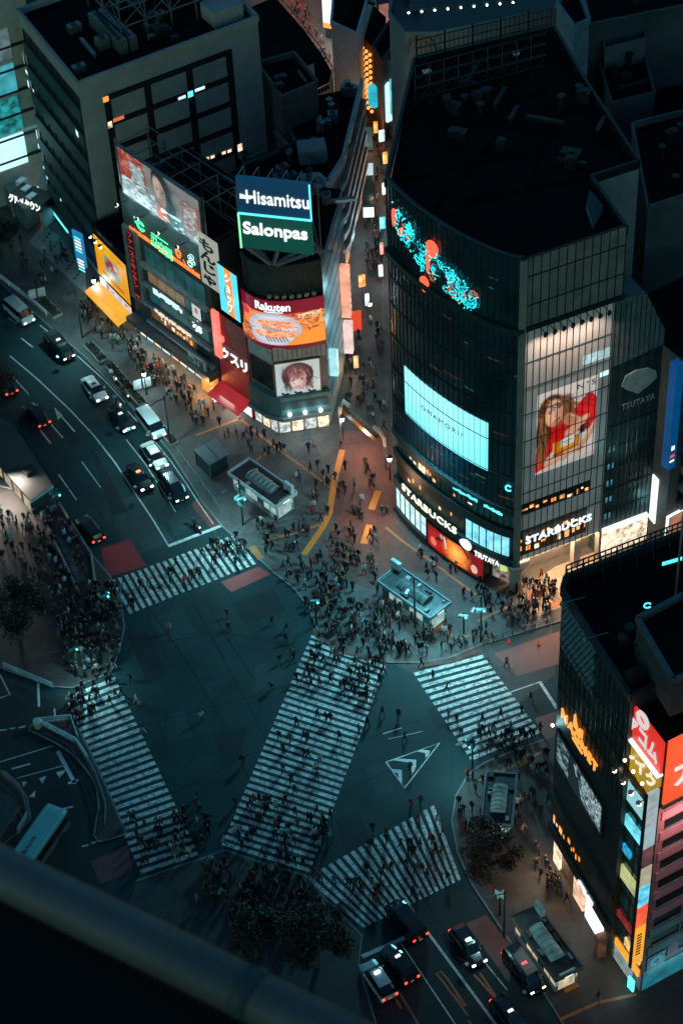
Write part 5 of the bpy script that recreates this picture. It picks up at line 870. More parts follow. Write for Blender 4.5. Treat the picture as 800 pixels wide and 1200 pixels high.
A.pol([(.55, .96), (.7, .74), (.85, .64), (1, .58), (1, .93), (.8, .96)], (1.0, .32, .04)); A.pol([(.72, .3), (.97, .27), (.97, .34), (.72, .38)], (.95, .75, .6)); A.strokes(.27, .45, .68, .56, 90, [(1.0, .62, .35), (.9, .2, .06), (1.0, .8, .65), (.5, .08, .03)], .005, .05, .5, .7, .1, 3); A.strokes(.25, .64, .7, .77, 110, [(1.0, .6, .32), (.9, .18, .05), (1.0, .78, .6), (.5, .08, .03)], .005, .05, .5, .7, -.1, 4); A.strokes(.74, .3, 1, .55, 70, [(1.0, .5, .15), (.6, .12, .03), (.25, .05, .03)], .008, .06, .5, .7, None, 5); A.strokes(0, .6, .2, .92, 70, [(1.0, .4, .1), (.5, .08, .03), (.2, .03, .02)], .008, .06, .5, .7, None, 6); A.ell(.45, .36, .2, .03, (.8, .84, .9), .5, 0, 1); A.pol([(0, .93), (1, .93), (1, 1), (0, 1)], (.16, .002, .02)); A.noise(90, .14)
hang('picture', A, FK, .05, FK.len - .05, zr0 - .15, zr1, .1, picture('led_image', 1.0), RS); b = MB(); w_ = FK.len; h_ = zr1 - zr0; ftext(b, FK, 'Rakuten', w_ * .26, w_ * .64, zr1 - h_ * .215, zr1 - h_ * .05, .12, E_white, .06, .03); FK.slab(b, w_ * .36, w_ * .56, zr1 - h_ * .25, zr1 - h_ * .235, .12, .18, E_white); b.obj('lettering', RS); lamp('AREA', FK.pt(w_ / 2, (zr0 + zr1) / 2, 1.0), 240, (1, .4, .25), 7, FK.pt(w_ / 2, 0, 16), parent=RS, size_y=4)
for k in range(7): b = MB(); p_ = FK.pt(FK.len * (.42 + .08 * k), zr1 + .9, -.2); b.box((p_[0], p_[1], zr1 + .3), (.6, .5, .6), M_steel, .2); b.obj('air_conditioner', CB)
# portrait poster and dark glass below the screen
b = MB(); FA.quad(b, .25, FA.len - .05, 8.2, zr0 - 3.2, .05, M_glass); b.obj('dark_window', CB); b = MB(); [FA.slab(b, a, a + .12, 8, zr0 - 3, .05, .15, M_steel) for a in (.1, FA.len - .12)]; [FA.slab(b, .1, FA.len, z, z + .12, .05, .15, M_steel) for z in (8, zr0 - 3.1)]; b.obj('window_frame', CB)
fp = FB.rect([(324, 426), (372, 417), (374, 461), (327, 469)]); FP = sign('portrait_poster', 'white lit poster of an illustrated pink brown haired face on the corner building', FB, .05, FB.len - 1.0, fp[2], fp[3], .02, .3, M_dark, 'poster', M_steel)
A = Art(130, 120, S(196, 208, 212)); A.noise(6, .06); A.ell(.5, .37, .36, .34, S(44, 30, 36), 1, 0, .1); A.strokes(.16, .1, .84, .6, 150, [S(44, 30, 36), S(92, 54, 62), S(28, 20, 26)], .005, .2, .4, .7, 1.5, 4); A.ell(.44, .26, .26, .2, S(150, 90, 96), .55, .2, .9); A.ell(.5, .48, .22, .26, S(226, 186, 182), 1, 0, .06); A.ell(.45, .52, .15, .16, S(240, 214, 208), .8, 0, .9); A.ell(.62, .5, .08, .2, S(196, 140, 140), .5, 0, 1); A.ell(.5, .7, .12, .04, S(170, 110, 112), .5, 0, 1)
A.strokes(.28, .12, .72, .3, 110, [S(150, 84, 92), S(104, 58, 66), S(206, 130, 136), S(70, 40, 48)], .006, .24, .35, .8, 1.6, 5); A.strokes(.26, .3, .34, .6, 30, [S(80, 46, 54), S(54, 32, 40)], .006, .24, .3, .8, 1.7, 6); A.strokes(.68, .3, .76, .6, 30, [S(80, 46, 54), S(54, 32, 40)], .006, .24, .3, .8, 1.45, 7)
A.line([(.35, .485), (.39, .47), (.44, .48)], .007, S(70, 44, 50), .9); A.line([(.56, .48), (.61, .47), (.65, .487)], .007, S(70, 44, 50), .9); A.ell(.395, .515, .036, .018, S(236, 228, 226), 1, 0, .3); A.ell(.397, .517, .017, .019, S(96, 54, 58)); A.ell(.605, .515, .036, .018, S(236, 228, 226), 1, 0, .3); A.ell(.603, .517, .017, .019, S(96, 54, 58)); A.line([(.36, .512), (.395, .496), (.432, .51)], .005, S(50, 32, 36)); A.line([(.568, .51), (.605, .496), (.64, .512)], .005, S(50, 32, 36)); A.line([(.505, .55), (.498, .6), (.51, .606)], .004, S(180, 124, 122), .8); A.line([(.465, .662), (.5, .657), (.54, .662)], .005, S(150, 80, 84)); A.blur(1); A.noise(60, .05)
for x in (.18, .47, .78): A.pol([(x, .84), (x + .1, .82), (x + .14, .96), (x - .04, .97)], S(26, 50, 54)); A.line([(x - .05, .82), (x + .02, .9)], .025, S(26, 50, 54))
hang('picture', A, FB, .12, FB.len - 1.07, fp[2] + .08, fp[3] - .08, .32, picture('poster_paper', .55, .5), FP)
b = MB(); FB.slab(b, 0, FB.len, fp[3] + .4, zr0, .0, .25, mat('white_rib_panel', (.34, .36, .36), .6)); FA.slab(b, .2, FA.len, zr0 - 2.8, zr0 - .3, .0, .22, MATS['white_rib_panel']); b.obj('rib_panel', CB); b = MB()
for k in range(12): b.bar(FB.pt(FB.len * k / 11, fp[3] + .4, .28), FB.pt(FB.len * k / 11, zr0, .28), .06, M_dark)
pieces(b, 'rib', CB)
# round-cornered canopy with three lamps, drugstore below
b = MB(); cnp = [FA.pt(0, 0, 1.2)[:2], FA.pt(FA.len - .8, 0, 1.3)[:2], FB.pt(.6, 0, 1.5)[:2], FB.pt(FB.len + .3, 0, 1.3)[:2], L2, L1, L0]; b.prism(cnp, 3.4, 4.0, M_cw); b.obj('canopy', CB); b = MB(); cnp2 = [FA.pt(0, 0, .8)[:2], FA.pt(FA.len - .5, 0, .9)[:2], FB.pt(.5, 0, 1.0)[:2], FB.pt(FB.len + .2, 0, .9)[:2], L2, L1, L0]; b.prism(cnp2, 4.2, 7.4, mat('teal_fascia', (.06, .12, .125), .45)); b.obj('fascia', CB)
for k in range(3): b = MB(); s_ = 1.6 + k * 2.2; c_ = FB.pt(s_, 4.55, 1.3); b.ball(c_, .3, E_lamp, 8, 5); b.obj('canopy_lamp', CB); lamp('POINT', FB.pt(s_, 4.9, 1.9), 110, TEAL, .3, parent=CB)
b = MB(); FB.slab(b, .6, FB.len - .3, 5.2, 6.6, 1.0, 1.03, M_navy); b.obj('fascia_sign', CB)
for f_, n_, nm in ((FA, 3, 'a'), (FB, 4, 'b')):
    for k in range(n_): b = MB(); f_.quad(b, f_.len * k / n_ + .15, f_.len * (k + 1) / n_ - .15, .2, 3.2, .0 if nm == 'a' else -.02, E_shop if k % 2 else emit('drugstore_light', (.8, .9, .85), .7, .7, 1.4)); b.obj('shop_window', CB)
b = MB(); b.prism([FA.pt(0, 0, -.3)[:2], FA.pt(FA.len, 0, -.3)[:2], FB.pt(FB.len, 0, -.3)[:2], L3] + back5, 0, 3.4, M_conc); b.obj('ground_floor_wall', CB); lamp('AREA', FB.pt(FB.len / 2, 3.2, .8), 330, (.85, .97, 1), 6, FB.pt(FB.len / 2, 0, 3.5), parent=CB, size_y=1); lamp('AREA', FA.pt(FA.len / 2, 3.2, .8), 160, (.9, .97, 1), 3, FA.pt(FA.len / 2, 0, 3.5), parent=CB)
MT = thing('entrance_mat', 'dark teal mat before the corner drugstore door', 'mat', FB.pt(3.6, .12, 1)); b = MB(); p_ = [FB.pt(2.9, .15, .9), FB.pt(4.4, .15, .9), FB.pt(4.4, .15, 2.2), FB.pt(2.9, .15, 2.2)]; b.hexa([(x, y, .122) for x, y, _ in p_] + p_, M_navy); b.obj('mat', MT)
# east side wall with light strips, twin roof sign on its truss
b = MB(); b.bar(FE.pt(FE.len * .5, (zdk - 4) / 2 + 4, .02), FE.pt(FE.len * .5 + .01, (zdk - 4) / 2 + 4, .02), .01, M_dark); FE.slab(b, .1, FE.len, 4.5, zdk, 0, .12, mat('blue_grey_cladding', (.15, .24, .265), .4, .3, var=.25, scale=.3)); b.obj('side_cladding', CB)
b = MB()
for z in np.arange(6, zdk, 2.8): FE.slab(b, .1, FE.len, z, z + .06, .12, .16, M_dark)
pieces(b, 'joint', CB)
for k, (pu, h_, m_) in enumerate([((404, 318), 9, emit('salmon_panel', (1.0, .42, .26), .95, .35, .7)), ((407, 372), 5.5, emit('pale_pink_panel', (1.0, .72, .66), .9, .3, .7))]):
    s_, z = FE.px(*pu); s_ = FE.len * .72 + k * .3; bs = sign('blade_sign', ['tall salmon lit blade sign on the lane side of the corner building', 'pale pink lit blade sign low on the lane side of the corner building'][k], FE, s_ - .5, s_ + .5, z - h_ / 2, z + h_ / 2, .2, 1.5, m_); b = MB()
    for j in range(8): FE.slab(b, s_ - .35, s_ + .35, z - h_ / 2 + h_ * (j + .1) / 8, z - h_ / 2 + h_ * (j + .14) / 8, 1.5, 1.54, M_dark)
    b.obj('lettering', bs)
s_, z = FE.px(389, 440); cbs = sign('cyan_blade', 'small pale cyan blade sign beside the portrait poster', FE, 1.2, 1.9, 8.5, 13.0, .1, 1.3, emit('pale_cyan_sign', (.45, .9, .95), .9, .2, 1)); lamp('POINT', FE.pt(1.5, 10, 2.4), 140, (.5, .9, 1), .4, parent=cbs)
for zz in (7, 14, 20): lamp('POINT', FE.pt(FE.len * .4, zz, 4.0), 1500, (.5, .92, 1), .8, parent=CB)  # added lamps hanging free in the lane, brighten the side cladding
hz0 = zdk + 4.0; hA = np.array(G(283, 290, hz0)); hB = np.array(G(367, 299, hz0)); FH = Face([hA, hB]); htop = (FH.px(276, 208)[1] + FH.px(364, 216)[1]) / 2; hb = (FH.px(283, 290)[1] + FH.px(367, 299)[1]) / 2; hm = (hb * .5 + htop * .5)
HS = thing('roof_sign', 'twin roof sign, blue Hisamitsu panel above green Salonpas panel', 'billboard', FH.pt(FH.len / 2, zdk)); b = MB(); FH.slab(b, 0, FH.len, hm + .1, htop, -.6, 0, emit('blue_sign_face', S(4, 52, 84), 1.0, .25, .12)); b.obj('blue_panel', HS); b = MB(); FH.slab(b, 0, FH.len, hb, hm - .1, -.6, 0, emit('green_sign_face', S(3, 66, 58), 1.0, .25, .12)); b.obj('green_panel', HS)
b = MB(); tw = .16; FH.slab(b, .0, FH.len + .1, hm - .14, hm + .14, .0, .14, E_cyan); FH.slab(b, FH.len - .05, FH.len + .15, hm, htop, 0, .14, E_cyan); b.obj('cyan_tube', HS); b = MB(); FH.slab(b, -.12, .12, hb, hm, 0, .14, emit('pale_green_tube', (.3, .95, .5), 1.2)); b.obj('green_tube', HS)
ww = FH.len; hh = htop - hm; b = MB(); glow = emit('sign_letter', (.86, 1.0, 1.0), 1.25); ftext(b, FH, 'Hisamitsu', ww * .13, ww * .985, hm + hh * .32, hm + hh * .68, .03, glow, .15, .008, skew=.0); b.tube([FH.pt(ww * .13, hm + hh * .5, .12), FH.pt(ww * .05, hm + hh * .54, .12), FH.pt(ww * .045, hm + hh * .46, .12), FH.pt(ww * .2, hm + hh * .47, .12)], .14, glow, 6); b.obj('lettering', HS); hh = hm - hb; b = MB(); ftext(b, FH, 'Salonpas', ww * .05, ww * .94, hb + hh * .33, hb + hh * .78, .03, glow, .15, .022); b.obj('lettering', HS)
b = MB(); mid = FK.pt(FK.len * .48, zdk, -.8)
for s_ in (.3, FH.len / 2, FH.len - .3): b.bar(FH.pt(s_, hb, -.5), mid, .4, M_steel); b.bar(FH.pt(s_, hb + 2, -.9), FH.pt(s_, zdk, -5), .25, M_steel)
b.bar(FH.pt(0, hb, -.5), FH.pt(FH.len, hb, -.5), .4, M_steel); c_ = FH.pt(FH.len, hb, -.5); b.bar(FH.pt(FH.len * .8, hb, -.5), (c_[0] + 2.5, c_[1] - .3, hb + .3), .35, M_steel); b.bar(mid, FK.pt(FK.len * .9, zdk + 2.5, -1.5), .4, M_steel); b.bar(mid, FK.pt(FK.len * .1, zdk + 2.5, -1.5), .4, M_steel); b.obj('truss', HS); lamp('AREA', FH.pt(FH.len / 2, (hb + htop) / 2, 1.2), 160, (.35, .9, 1), 7, FH.pt(FH.len / 2, hb - 10, 3), parent=HS, size_y=6)
b = MB()
for i in range(6):
    s_ = FH.len * i / 5; b.bar(FH.pt(s_, zdk, -4), FH.pt(s_, htop - 1, -4), .18, M_steel); b.bar(FH.pt(s_, htop - 1, -4), FH.pt(s_, htop - .4, -.6), .14, M_steel); b.bar(FH.pt(s_, zdk, -4), FH.pt(s_, hm, -.6), .12, M_steel)
b.obj('support_lattice', HS); roof_units(CB, np.array(L3) + np.array((-7, -6)), np.array((1, .1)), np.array((0, 1.)), 8, 8, zdk, 6, 61, True)
# ------------------------------------------------------------------ the lane-side block with horizontal fins
ZG = 18.5; gp = GP([(373, 212), (384, 222), (402, 193), (424, 101), (352, 116), (340, 150)], ZG); GB = building('lane_block', 'pale finned block with bright parapet edge along the narrow lane', gp[1]); b = MB(); b.prism(gp, 0, ZG, mat('lane_wall', (.16, .165, .165), .7, var=.2), M_roof); b.obj('wall', GB); b = MB()
for i in range(3): b.bar((gp[i][0], gp[i][1], ZG + .7), (gp[i + 1][0], gp[i + 1][1], ZG + .7), .5, mat('pale_parapet', (.30, .38, .40), .5), 1.6)
b.obj('parapet', GB); FF = Face([gp[1], gp[2], gp[3]]); b = MB()
for k in range(5): FF.slab(b, 0, FF.len, 3.2 + k * 3.0, 4.2 + k * 3.0, .0, .55, mat('pale_fin', (.30, .31, .31), .6, var=.2))
pieces(b, 'fin', GB); b = MB()
for k in range(4): FF.quad(b, 0.2, FF.len - .2, 4.3 + k * 3.0, 6.1 + k * 3.0, .05, M_glass)
pieces(b, 'window_band', GB); roof_units(GB, np.array(G(362, 180, ZG)), np.array((1, 0.)), np.array((0.1, 1)), 7, 22, ZG, 9, 91, True); x, y = G(391, 183, ZG); b = MB(); b.box((x - 3.2, y, ZG), (4.2, 3.4, 2.2), M_conc, .1); b.obj('roof_hut', GB)
for k, (f0, f1, m_) in enumerate([(.02, .12, E_shop), (.18, .3, emit('warm_wash', (1, .5, .25), .5, .6, .6)), (.42, .5, E_coolshop), (.62, .8, emit('warm_wash', (1, .5, .25), .5, .6, .6))]): b = MB(); FF.quad(b, FF.len * f0, FF.len * f1, .3, 3.0, .08, m_); b.obj('shop_window', GB)
for k in range(5): lamp('POINT', FF.pt(FF.len * (.1 + .2 * k), 3.4, 2.2), 420, (1, .5, .28) if k > 2 else (.85, .95, 1), .4, parent=GB)
cw = Face([G(433, 254, 3.3), G(431, 150, 3.3)])
for k, (f0, f1, m_, lb) in enumerate([(.0, .09, E_white, 'white lit shop canopy nearest the lane mouth'), (.11, .44, mat('teal_canvas', (.02, .09, .1), .6), 'long dark teal shop canopy along the narrow lane'), (.46, .58, emit('pale_lit_canopy', (.6, .9, .92), .8), 'pale lit shop canopy midway along the lane'), (.60, .7, mat('rose_canvas', (.35, .12, .12), .6), 'rose coloured shop canopy along the lane'), (.73, 1.0, mat('teal_canvas_b', (.03, .12, .13), .6), 'short teal shop canopy farthest up the lane')]):
    ca = thing('shop_canopy', lb, 'canopy', cw.pt(cw.len * f0, 3)); b = MB(); cw.slab(b, cw.len * f0, cw.len * f1, 3.2, 3.5, -1.0, .7, m_); cw.slab(b, cw.len * f0, cw.len * f1, 2.9, 3.2, .62, .7, M_dark); b.obj('canopy_roof', ca)
x, y = G(418, 392, 0); RB = thing('red_banner', 'bright red orange hanging banner at the lane corner', 'banner', (x, y, 0)); fr_ = Face(GP([(411, 394), (424, 392)], 0)); b = MB(); fr_.slab(b, 0, fr_.len, 1.0, 4.6, -.1, .1, emit('red_banner_light', (1.0, .085, .03), .8)); b.bar(fr_.pt(0, 0), fr_.pt(0, 4.7), .12, M_dark); b.obj('banner', RB)
LSG = [(446, 318, 2.6, 1.6, 'pale_lane_light', (.75, .95, 1), 'small pale lit shop sign on the tower side of the lane, lowest of its row'), (447, 292, 3.0, 1.2, 'rose_lane_light', (1, .35, .3), 'small rose lit shop sign on the tower side of the lane'), (448, 262, 2.8, 2.0, 'cyan_lane_light', (.2, .85, 1), 'small cyan lit shop sign beside the tower edge in the lane'), (450, 222, 3.4, 1.6, 'white_lane_light', (.9, .95, 1), 'small white lit shop sign high up the lane by the tower'), (451, 186, 3.2, 1.8, 'amber_lane_light', (1, .5, .15), 'small amber lit shop sign up the lane beside the tower roof edge'), (447, 160, 4.0, 2.2, 'white_lane_light_b', (.7, 1, 1), 'white lit kiosk sign at the head of the lane'), (440, 150, 3.0, 1.6, 'orange_lane_light', (1, .4, .1), 'orange lit stall sign at the head of the lane'), (424, 330, 4.5, 2.4, 'orange_globe_light', (1, .42, .14), 'round orange lit sign left of the lane lantern'), (430, 352, 5.0, 1.4, 'white_bar_light', (.8, .98, 1), 'white lit bar sign over the middle of the lane'), (417, 425, 2.6, 1.6, 'amber_stall_light', (1, .5, .2), 'amber lit stall sign beside the red banner')]
for u, v, z_, w_, mn, c_, lb in LSG:
    x, y = G(u, v, z_); st = thing('lane_sign', lb, 'sign', (x, y, .12), 'small lit signs along the lane'); b = MB(); b.box((x, y, z_ - .9), (w_ * .42, .3, 2.1), emit(mn, c_, 1.0, .6, 1.6), .25); b.obj('panel', st); b = MB(); b.bar((x, y + .1, .1), (x, y + .1, z_ - .9), .1, M_dark); b.obj('post', st); lamp('POINT', (x, y - .9, z_), 420, c_, .3, parent=st)
# ------------------------------------------------------------------ background top
ar, P_ = simple_block('curved_terrace_block', 'low dark block with a curved railed roof edge beside the upper street', [(290, 10), (322, -4), (352, 30), (376, 62), (390, 86), (386, 104), (366, 114), (345, 114), (338, 116), (300, 120)], 11, mat('terrace_wall', (.07, .075, .08), .7), para=False, units=0); b = MB()
for i in range(1, 8):
    a, c = P_[i], P_[i + 1]; b.bar((a[0], a[1], 12.1), (c[0], c[1], 12.1), .15, M_steel)
    for k in range(6): x = a[0] + (c[0] - a[0]) * k / 6; y = a[1] + (c[1] - a[1]) * k / 6; b.bar((x, y, 11), (x, y, 12.1), .09, M_steel)
b.obj('railing', ar); simple_block('stair_tower', 'plain grey stair tower rising from the dark terrace block', [(332, 60), (366, 50), (368, 74), (336, 86)], 17, mat('stair_wall', (.20, .22, .225), .7), para=False)
wb_, P_ = simple_block('white_shop_block', 'white walled shop block by the upper street with a lit vertical sign', [(388, 30), (418, 44), (440, -30), (396, -60)], 18, mat('white_wall', (.5, .5, .48), .7, var=.12), M_roof, para=True, units=4)
x, y = G(384, 36, 5); fv = Face(GP([(380, 44), (390, 46)], 0)); vs = sign('vertical_sign', 'tall white lit vertical sign with an orange foot in the upper street', fv, 0, fv.len, 3.2, 11, -.2, .2, E_white); b = MB(); fv.slab(b, 0, fv.len, 2.2, 3.2, -.2, .22, E_orange); fv.slab(b, .3, fv.len - .3, 0, 2.2, -.1, .1, M_dark); b.obj('orange_foot', vs); lamp('POINT', fv.pt(.5, 6, 2.5), 1800, (.75, .97, 1), .5, parent=vs)
lnb, P_ = simple_block('lantern_tavern', 'tavern front covered in rows of glowing orange lanterns', [(417, 36), (438, 56), (452, 20), (430, 0)], 14, mat('tavern_wall', (.10, .035, .015), .7), para=False); fl = Face([P_[0], P_[1]]); q = random.Random(6)
for i in range(5):
    b = MB()
    for j in range(11): b.ball(fl.pt(fl.len * (.1 + .2 * i), 1.5 + j * 1.1, .5), .32, emit('lantern_glow', (1.0, .36, .08), 1.7), 6, 4)
    pieces(b, 'lantern', lnb)
b = MB(); fl.quad(b, .2, fl.len - .2, 3, 6, .1, emit('tavern_board', (1.0, .45, .16), .9, .5, 1)); b.obj('lit_board', lnb); lamp('POINT', fl.pt(fl.len / 2, 4, 3), 800, (1, .5, .2), .5, parent=lnb)
simple_block('brick_tower', 'tall narrow brown brick building beyond the lanterns', [(437, 58), (447, 76), (466, 50), (456, 30)], 15, mat('brown_brick', (.12, .06, .045), .8), para=True)
blk, P_ = simple_block('signed_block', 'dark grey block with cyan and white blade signs at the head of the lane', [(446, 70), (478, 86), (500, 20), (466, 0)], 14, mat('signed_wall', (.12, .13, .135), .7), para=True); fb_ = Face([P_[0], P_[1]])
for k, (pxs, m_, lb) in enumerate([([(436, 100), (444, 98), (445, 122), (438, 122)], emit('deep_cyan_sign', (.02, .5, .62), 1.0, .3, .5), 'dark cyan blade sign at the head of the lane'), ([(452, 96), (459, 96), (460, 138), (453, 139)], emit('bright_cyan_sign', (.55, .95, 1.0), 1.25), 'bright white cyan blade sign at the head of the lane'), ([(463, 92), (470, 92), (468, 130), (462, 132)], emit('mid_cyan_sign', (.12, .6, .7), .9, .5, .5), 'mid cyan blade sign rightmost at the head of the lane')]):
    r4 = fb_.rect(pxs); bs = sign('blade_sign', lb, fb_, r4[0], max(r4[1], r4[0] + .8), max(2, r4[2]), r4[3], .1, 1.2, m_)
lamp('POINT', fb_.pt(1, 6, 5), 300, (1, .6, .35), .5, parent=blk); lamp('POINT', fb_.pt(3, 4, 9), 900, (1, .62, .4), .5, parent=blk)
sa_, P_ = simple_block('arched_department_store', 'grey stone store with rounded corner arch and a teal glazed roof terrace', [(456, 20), (474, 44), (512, 44), (690, 6), (690, -80), (470, -60)], 38, mat('grey_stone', (.17, .175, .175), .75, var=.2, scale=.3), mat('teal_terrace', (.01, .03, .033), .5), units=3); fs_ = Face([P_[1], P_[2]]); fs2 = Face([P_[2], P_[3]]); b = MB(); zz = 38
pl = [(fs_.len * .1, zz - 7.5), (fs_.len * .1, zz - 2.5)] + [(fs_.len * (.5 - .4 * math.cos(a)), zz - 2.5 + 2.6 * math.sin(a)) for a in np.linspace(.2, 2.94, 9)] + [(fs_.len * .9, zz - 2.5), (fs_.len * .9, zz - 7.5)]; fs_.poly(b, pl, .01, .2, mat('arch_glass', (.08, .07, .06), .3)); b.obj('arched_window', sa_); b = MB(); b.tube([fs_.pt(fs_.len * (.5 - .43 * math.cos(a)), zz - 2.5 + 2.9 * math.sin(a), .2) for a in np.linspace(0, 3.14, 12)], .3, mat('brown_arch', (.22, .14, .09), .7), 6); b.obj('arch', sa_)
b = MB(); p0 = G(478, 6, 44); p1 = G(600, -6, 44); b.bar((p0[0], p0[1], 43.6), (p1[0], p1[1], 43.6), 1.6, M_navy, .3); b.obj('terrace_roof', sa_)
for k in range(9): t_ = k / 8; b = MB(); b.ball((p0[0] * (1 - t_) + p1[0] * t_, p0[1] * (1 - t_) + p1[1] * t_ - .9, 43.3), .17, E_lamp, 6, 4); b.obj('terrace_lamp', sa_)
lamp('AREA', ((p0[0] + p1[0]) / 2, (p0[1] + p1[1]) / 2 - 1.5, 43), 150, (.3, .9, .95), 10, ((p0[0] + p1[0]) / 2, (p0[1] + p1[1]) / 2 - 8, 38), parent=sa_, size_y=2)
far, P_ = simple_block('far_shop_block', 'pale shop block at the far end of the upper street', [(398, -10), (470, -24), (470, -90), (398, -90)], 16, mat('far_wall', (.3, .24, .22), .7)); ff_ = Face([P_[0], P_[1]])
for k in range(5): b = MB(); ff_.quad(b, ff_.len * (k + .1) / 5, ff_.len * (k + .9) / 5, 2, 12, .05, (E_coolshop, emit('dim_rose', (.6, .25, .2), .5, .5, .5))[k % 2]); b.obj('lit_window', far)
for i, (u, v) in enumerate([(352, 20), (330, 0), (372, 66), (390, 82)]): lamp('POINT', G(u, v, 0) + (6.0,), 2200, (1, .6, .4) if i < 2 else (1, .85, .75), .6, name='upper_street_lamp', parent=lnb)
for u, v, e_ in ((400, 66, 6500), (411, 90, 5000)): lamp('POINT', G(u, v, 0) + (7.0,), e_, (.85, .97, 1), .6, name='white_wall_fill', parent=wb_)  # added lights without fittings, put near the white wall to brighten it
# dark blocks on the right
DKW = [mat('dark_block_wall', (.06, .07, .074), .7, var=.3, scale=.2), mat('dark_block_wall_b', (.10, .105, .105), .7, var=.3, scale=.2), mat('dark_block_wall_c', (.035, .042, .045), .7, var=.3, scale=.2)]
R1, P_ = simple_block('warehouse_block', 'plain grey block with flat dark roof behind the dark wing', [(758, 248), (860, 214), (860, 120), (740, 150)], 40, DKW[1], units=7, seed=17)
simple_block('shadowed_block', 'low dark block with paired pale roof walls at the top right', [(716, 126), (766, 114), (752, 60), (700, 74)], 40, DKW[0], units=5, seed=18); simple_block('shadowed_tower', 'unlit tower rising at the top right corner', [(690, 34), (880, -4), (880, -80), (676, -50)], 46, DKW[0], units=3, seed=19); simple_block('pale_sided_block', 'narrow block with one pale teal side wall behind the curved tower', [(652, 8), (672, 36), (690, 28), (672, -20)], 50, mat('pale_teal_wall', (.16, .22, .235), .7), units=0)
simple_block('ridge_roof_block', 'dark block with a long boxed roof ridge right of the louvred wall', [(760, 160), (870, 130), (880, 60), (768, 84)], 34, DKW[2], units=6, seed=23); simple_block('boxed_roof_block', 'small dark block crowned by brown and white roof boxes', [(708, 62), (756, 50), (748, 10), (700, 20)], 43, DKW[1], units=8, seed=27)
# block with the blue blade sign, right edge
FZ = Face(GP([(775, 650), (868, 599)], 0)); ZB_ = building('balcony_block', 'grey block with dark balconies and white lit portal at the right edge', FZ.pt(0, 0)); b = MB(); p_ = [FZ.pt(0, 0)[:2], FZ.pt(FZ.len, 0)[:2], FZ.pt(FZ.len, 0, -12)[:2], FZ.pt(0, 0, -12)[:2]]; b.prism(p_, 0, 34, mat('grey_block_wall', (.08, .084, .085), .7, var=.2), M_roof); b.obj('wall', ZB_)
for k in range(8):
    b = MB(); FZ.slab(b, 1.6, 7.5, 8 + k * 3.1, 9 + k * 3.1, 0, 1.0, M_steel); b.obj('balcony', ZB_); b = MB(); FZ.quad(b, 1.8, 7.4, 9.0 + k * 3.1, 10.9 + k * 3.1, .03, M_black); b.obj('window', ZB_)
b = MB(); FZ.slab(b, .1, .4, 0, 6.8, .05, .3, E_white); FZ.slab(b, .1, 9, 6.8, 7.1, .05, .3, E_white); FZ.slab(b, .5, 9, .2, 6.7, .02, .06, emit('portal_warm', (.8, .35, .2), .4, .5, .5)); b.obj('lit_portal', ZB_); r4 = FZ.rect([(786, 425), (800, 422), (796, 544), (782, 538)], .8); bs = sign('blue_blade', 'tall blue blade sign with a red mark near its foot at the right edge', FZ, r4[0] - .2, r4[0] + 1.0, r4[2], r4[3], .3, 1.6, emit('blue_blade_light', S(0, 78, 135), .7, .15, .4)); b = MB(); FZ.slab(b, r4[0], r4[0] + .7, r4[2] + 2.0, r4[2] + 2.4, 1.6, 1.64, emit('red_mark', (.9, .1, .08), .9)); FZ.slab(b, r4[0], r4[0] + .7, r4[2] + 1.2, r4[2] + 1.5, 1.6, 1.64, E_white); FZ.slab(b, r4[0] + .1, r4[0] + .6, r4[2] + 3.2, r4[2] + 3.9, 1.6, 1.64, E_white); b.obj('emblem', bs); lamp('POINT', FZ.pt(2, 5, 3), 300, (1, .8, .7), .4, parent=ZB_)
# ------------------------------------------------------------------ the dark store lower right
ZM = 44.0; m0 = G(658, 697, ZM); m1 = G(738, 822, ZM); mb_ = G(662, 682, ZM); mr = G(830, 618, ZM); FM = Face([m0, m1]); MM = mat('dark_store_wall', (.016, .024, .027), .5, var=.3, scale=.3); MB_ = building('dark_store', 'dark store block with orange MAGNET letters and a wide monochrome screen', FM.pt(6, 0)); far_r = (mr[0] + m1[0] - m0[0], mr[1] + m1[1] - m0[1]); b = MB(); poly = [mb_, m0, m1, far_r, mr]; b.prism(poly, 4.6, ZM, MM, M_roof, bottom=True); b.obj('wall', MB_); parapet(MB_, poly, ZM, MM, 1.0, .5)
b = MB(); b.prism([FM.pt(.4, 0, -.3)[:2], FM.pt(FM.len, 0, -.3)[:2], far_r, mr], 0, 4.6, mat('store_base', (.10, .09, .085), .6)); b.obj('ground_floor_wall', MB_); L_ = FM.len
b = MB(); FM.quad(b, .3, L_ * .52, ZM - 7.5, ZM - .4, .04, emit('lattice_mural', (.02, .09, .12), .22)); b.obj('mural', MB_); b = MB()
for k in range(12):
    s_ = .3 + L_ * .52 * k / 12
    for j in range(3): b.bar(FM.pt(s_, ZM - 7.5 + j * 2.4, .07), FM.pt(min(L_ * .52, s_ + 1.0), ZM - 5.6 + j * 2.4, .07), .28, M_dark, .06)
pieces(b, 'mural_lattice', MB_); b = MB()
for k in range(15): s_ = L_ * .05 + L_ * .93 * k / 14; b.bar(FM.pt(s_, 27, .06), FM.pt(s_, ZM - 7.6 if s_ < L_ * .52 else ZM, .06), .07, MULd)
for z in (30.5, 34, 37.5): FM.slab(b, 0, L_, z, z + .08, .02, .1, MULd)
pieces(b, 'mullion', MB_)
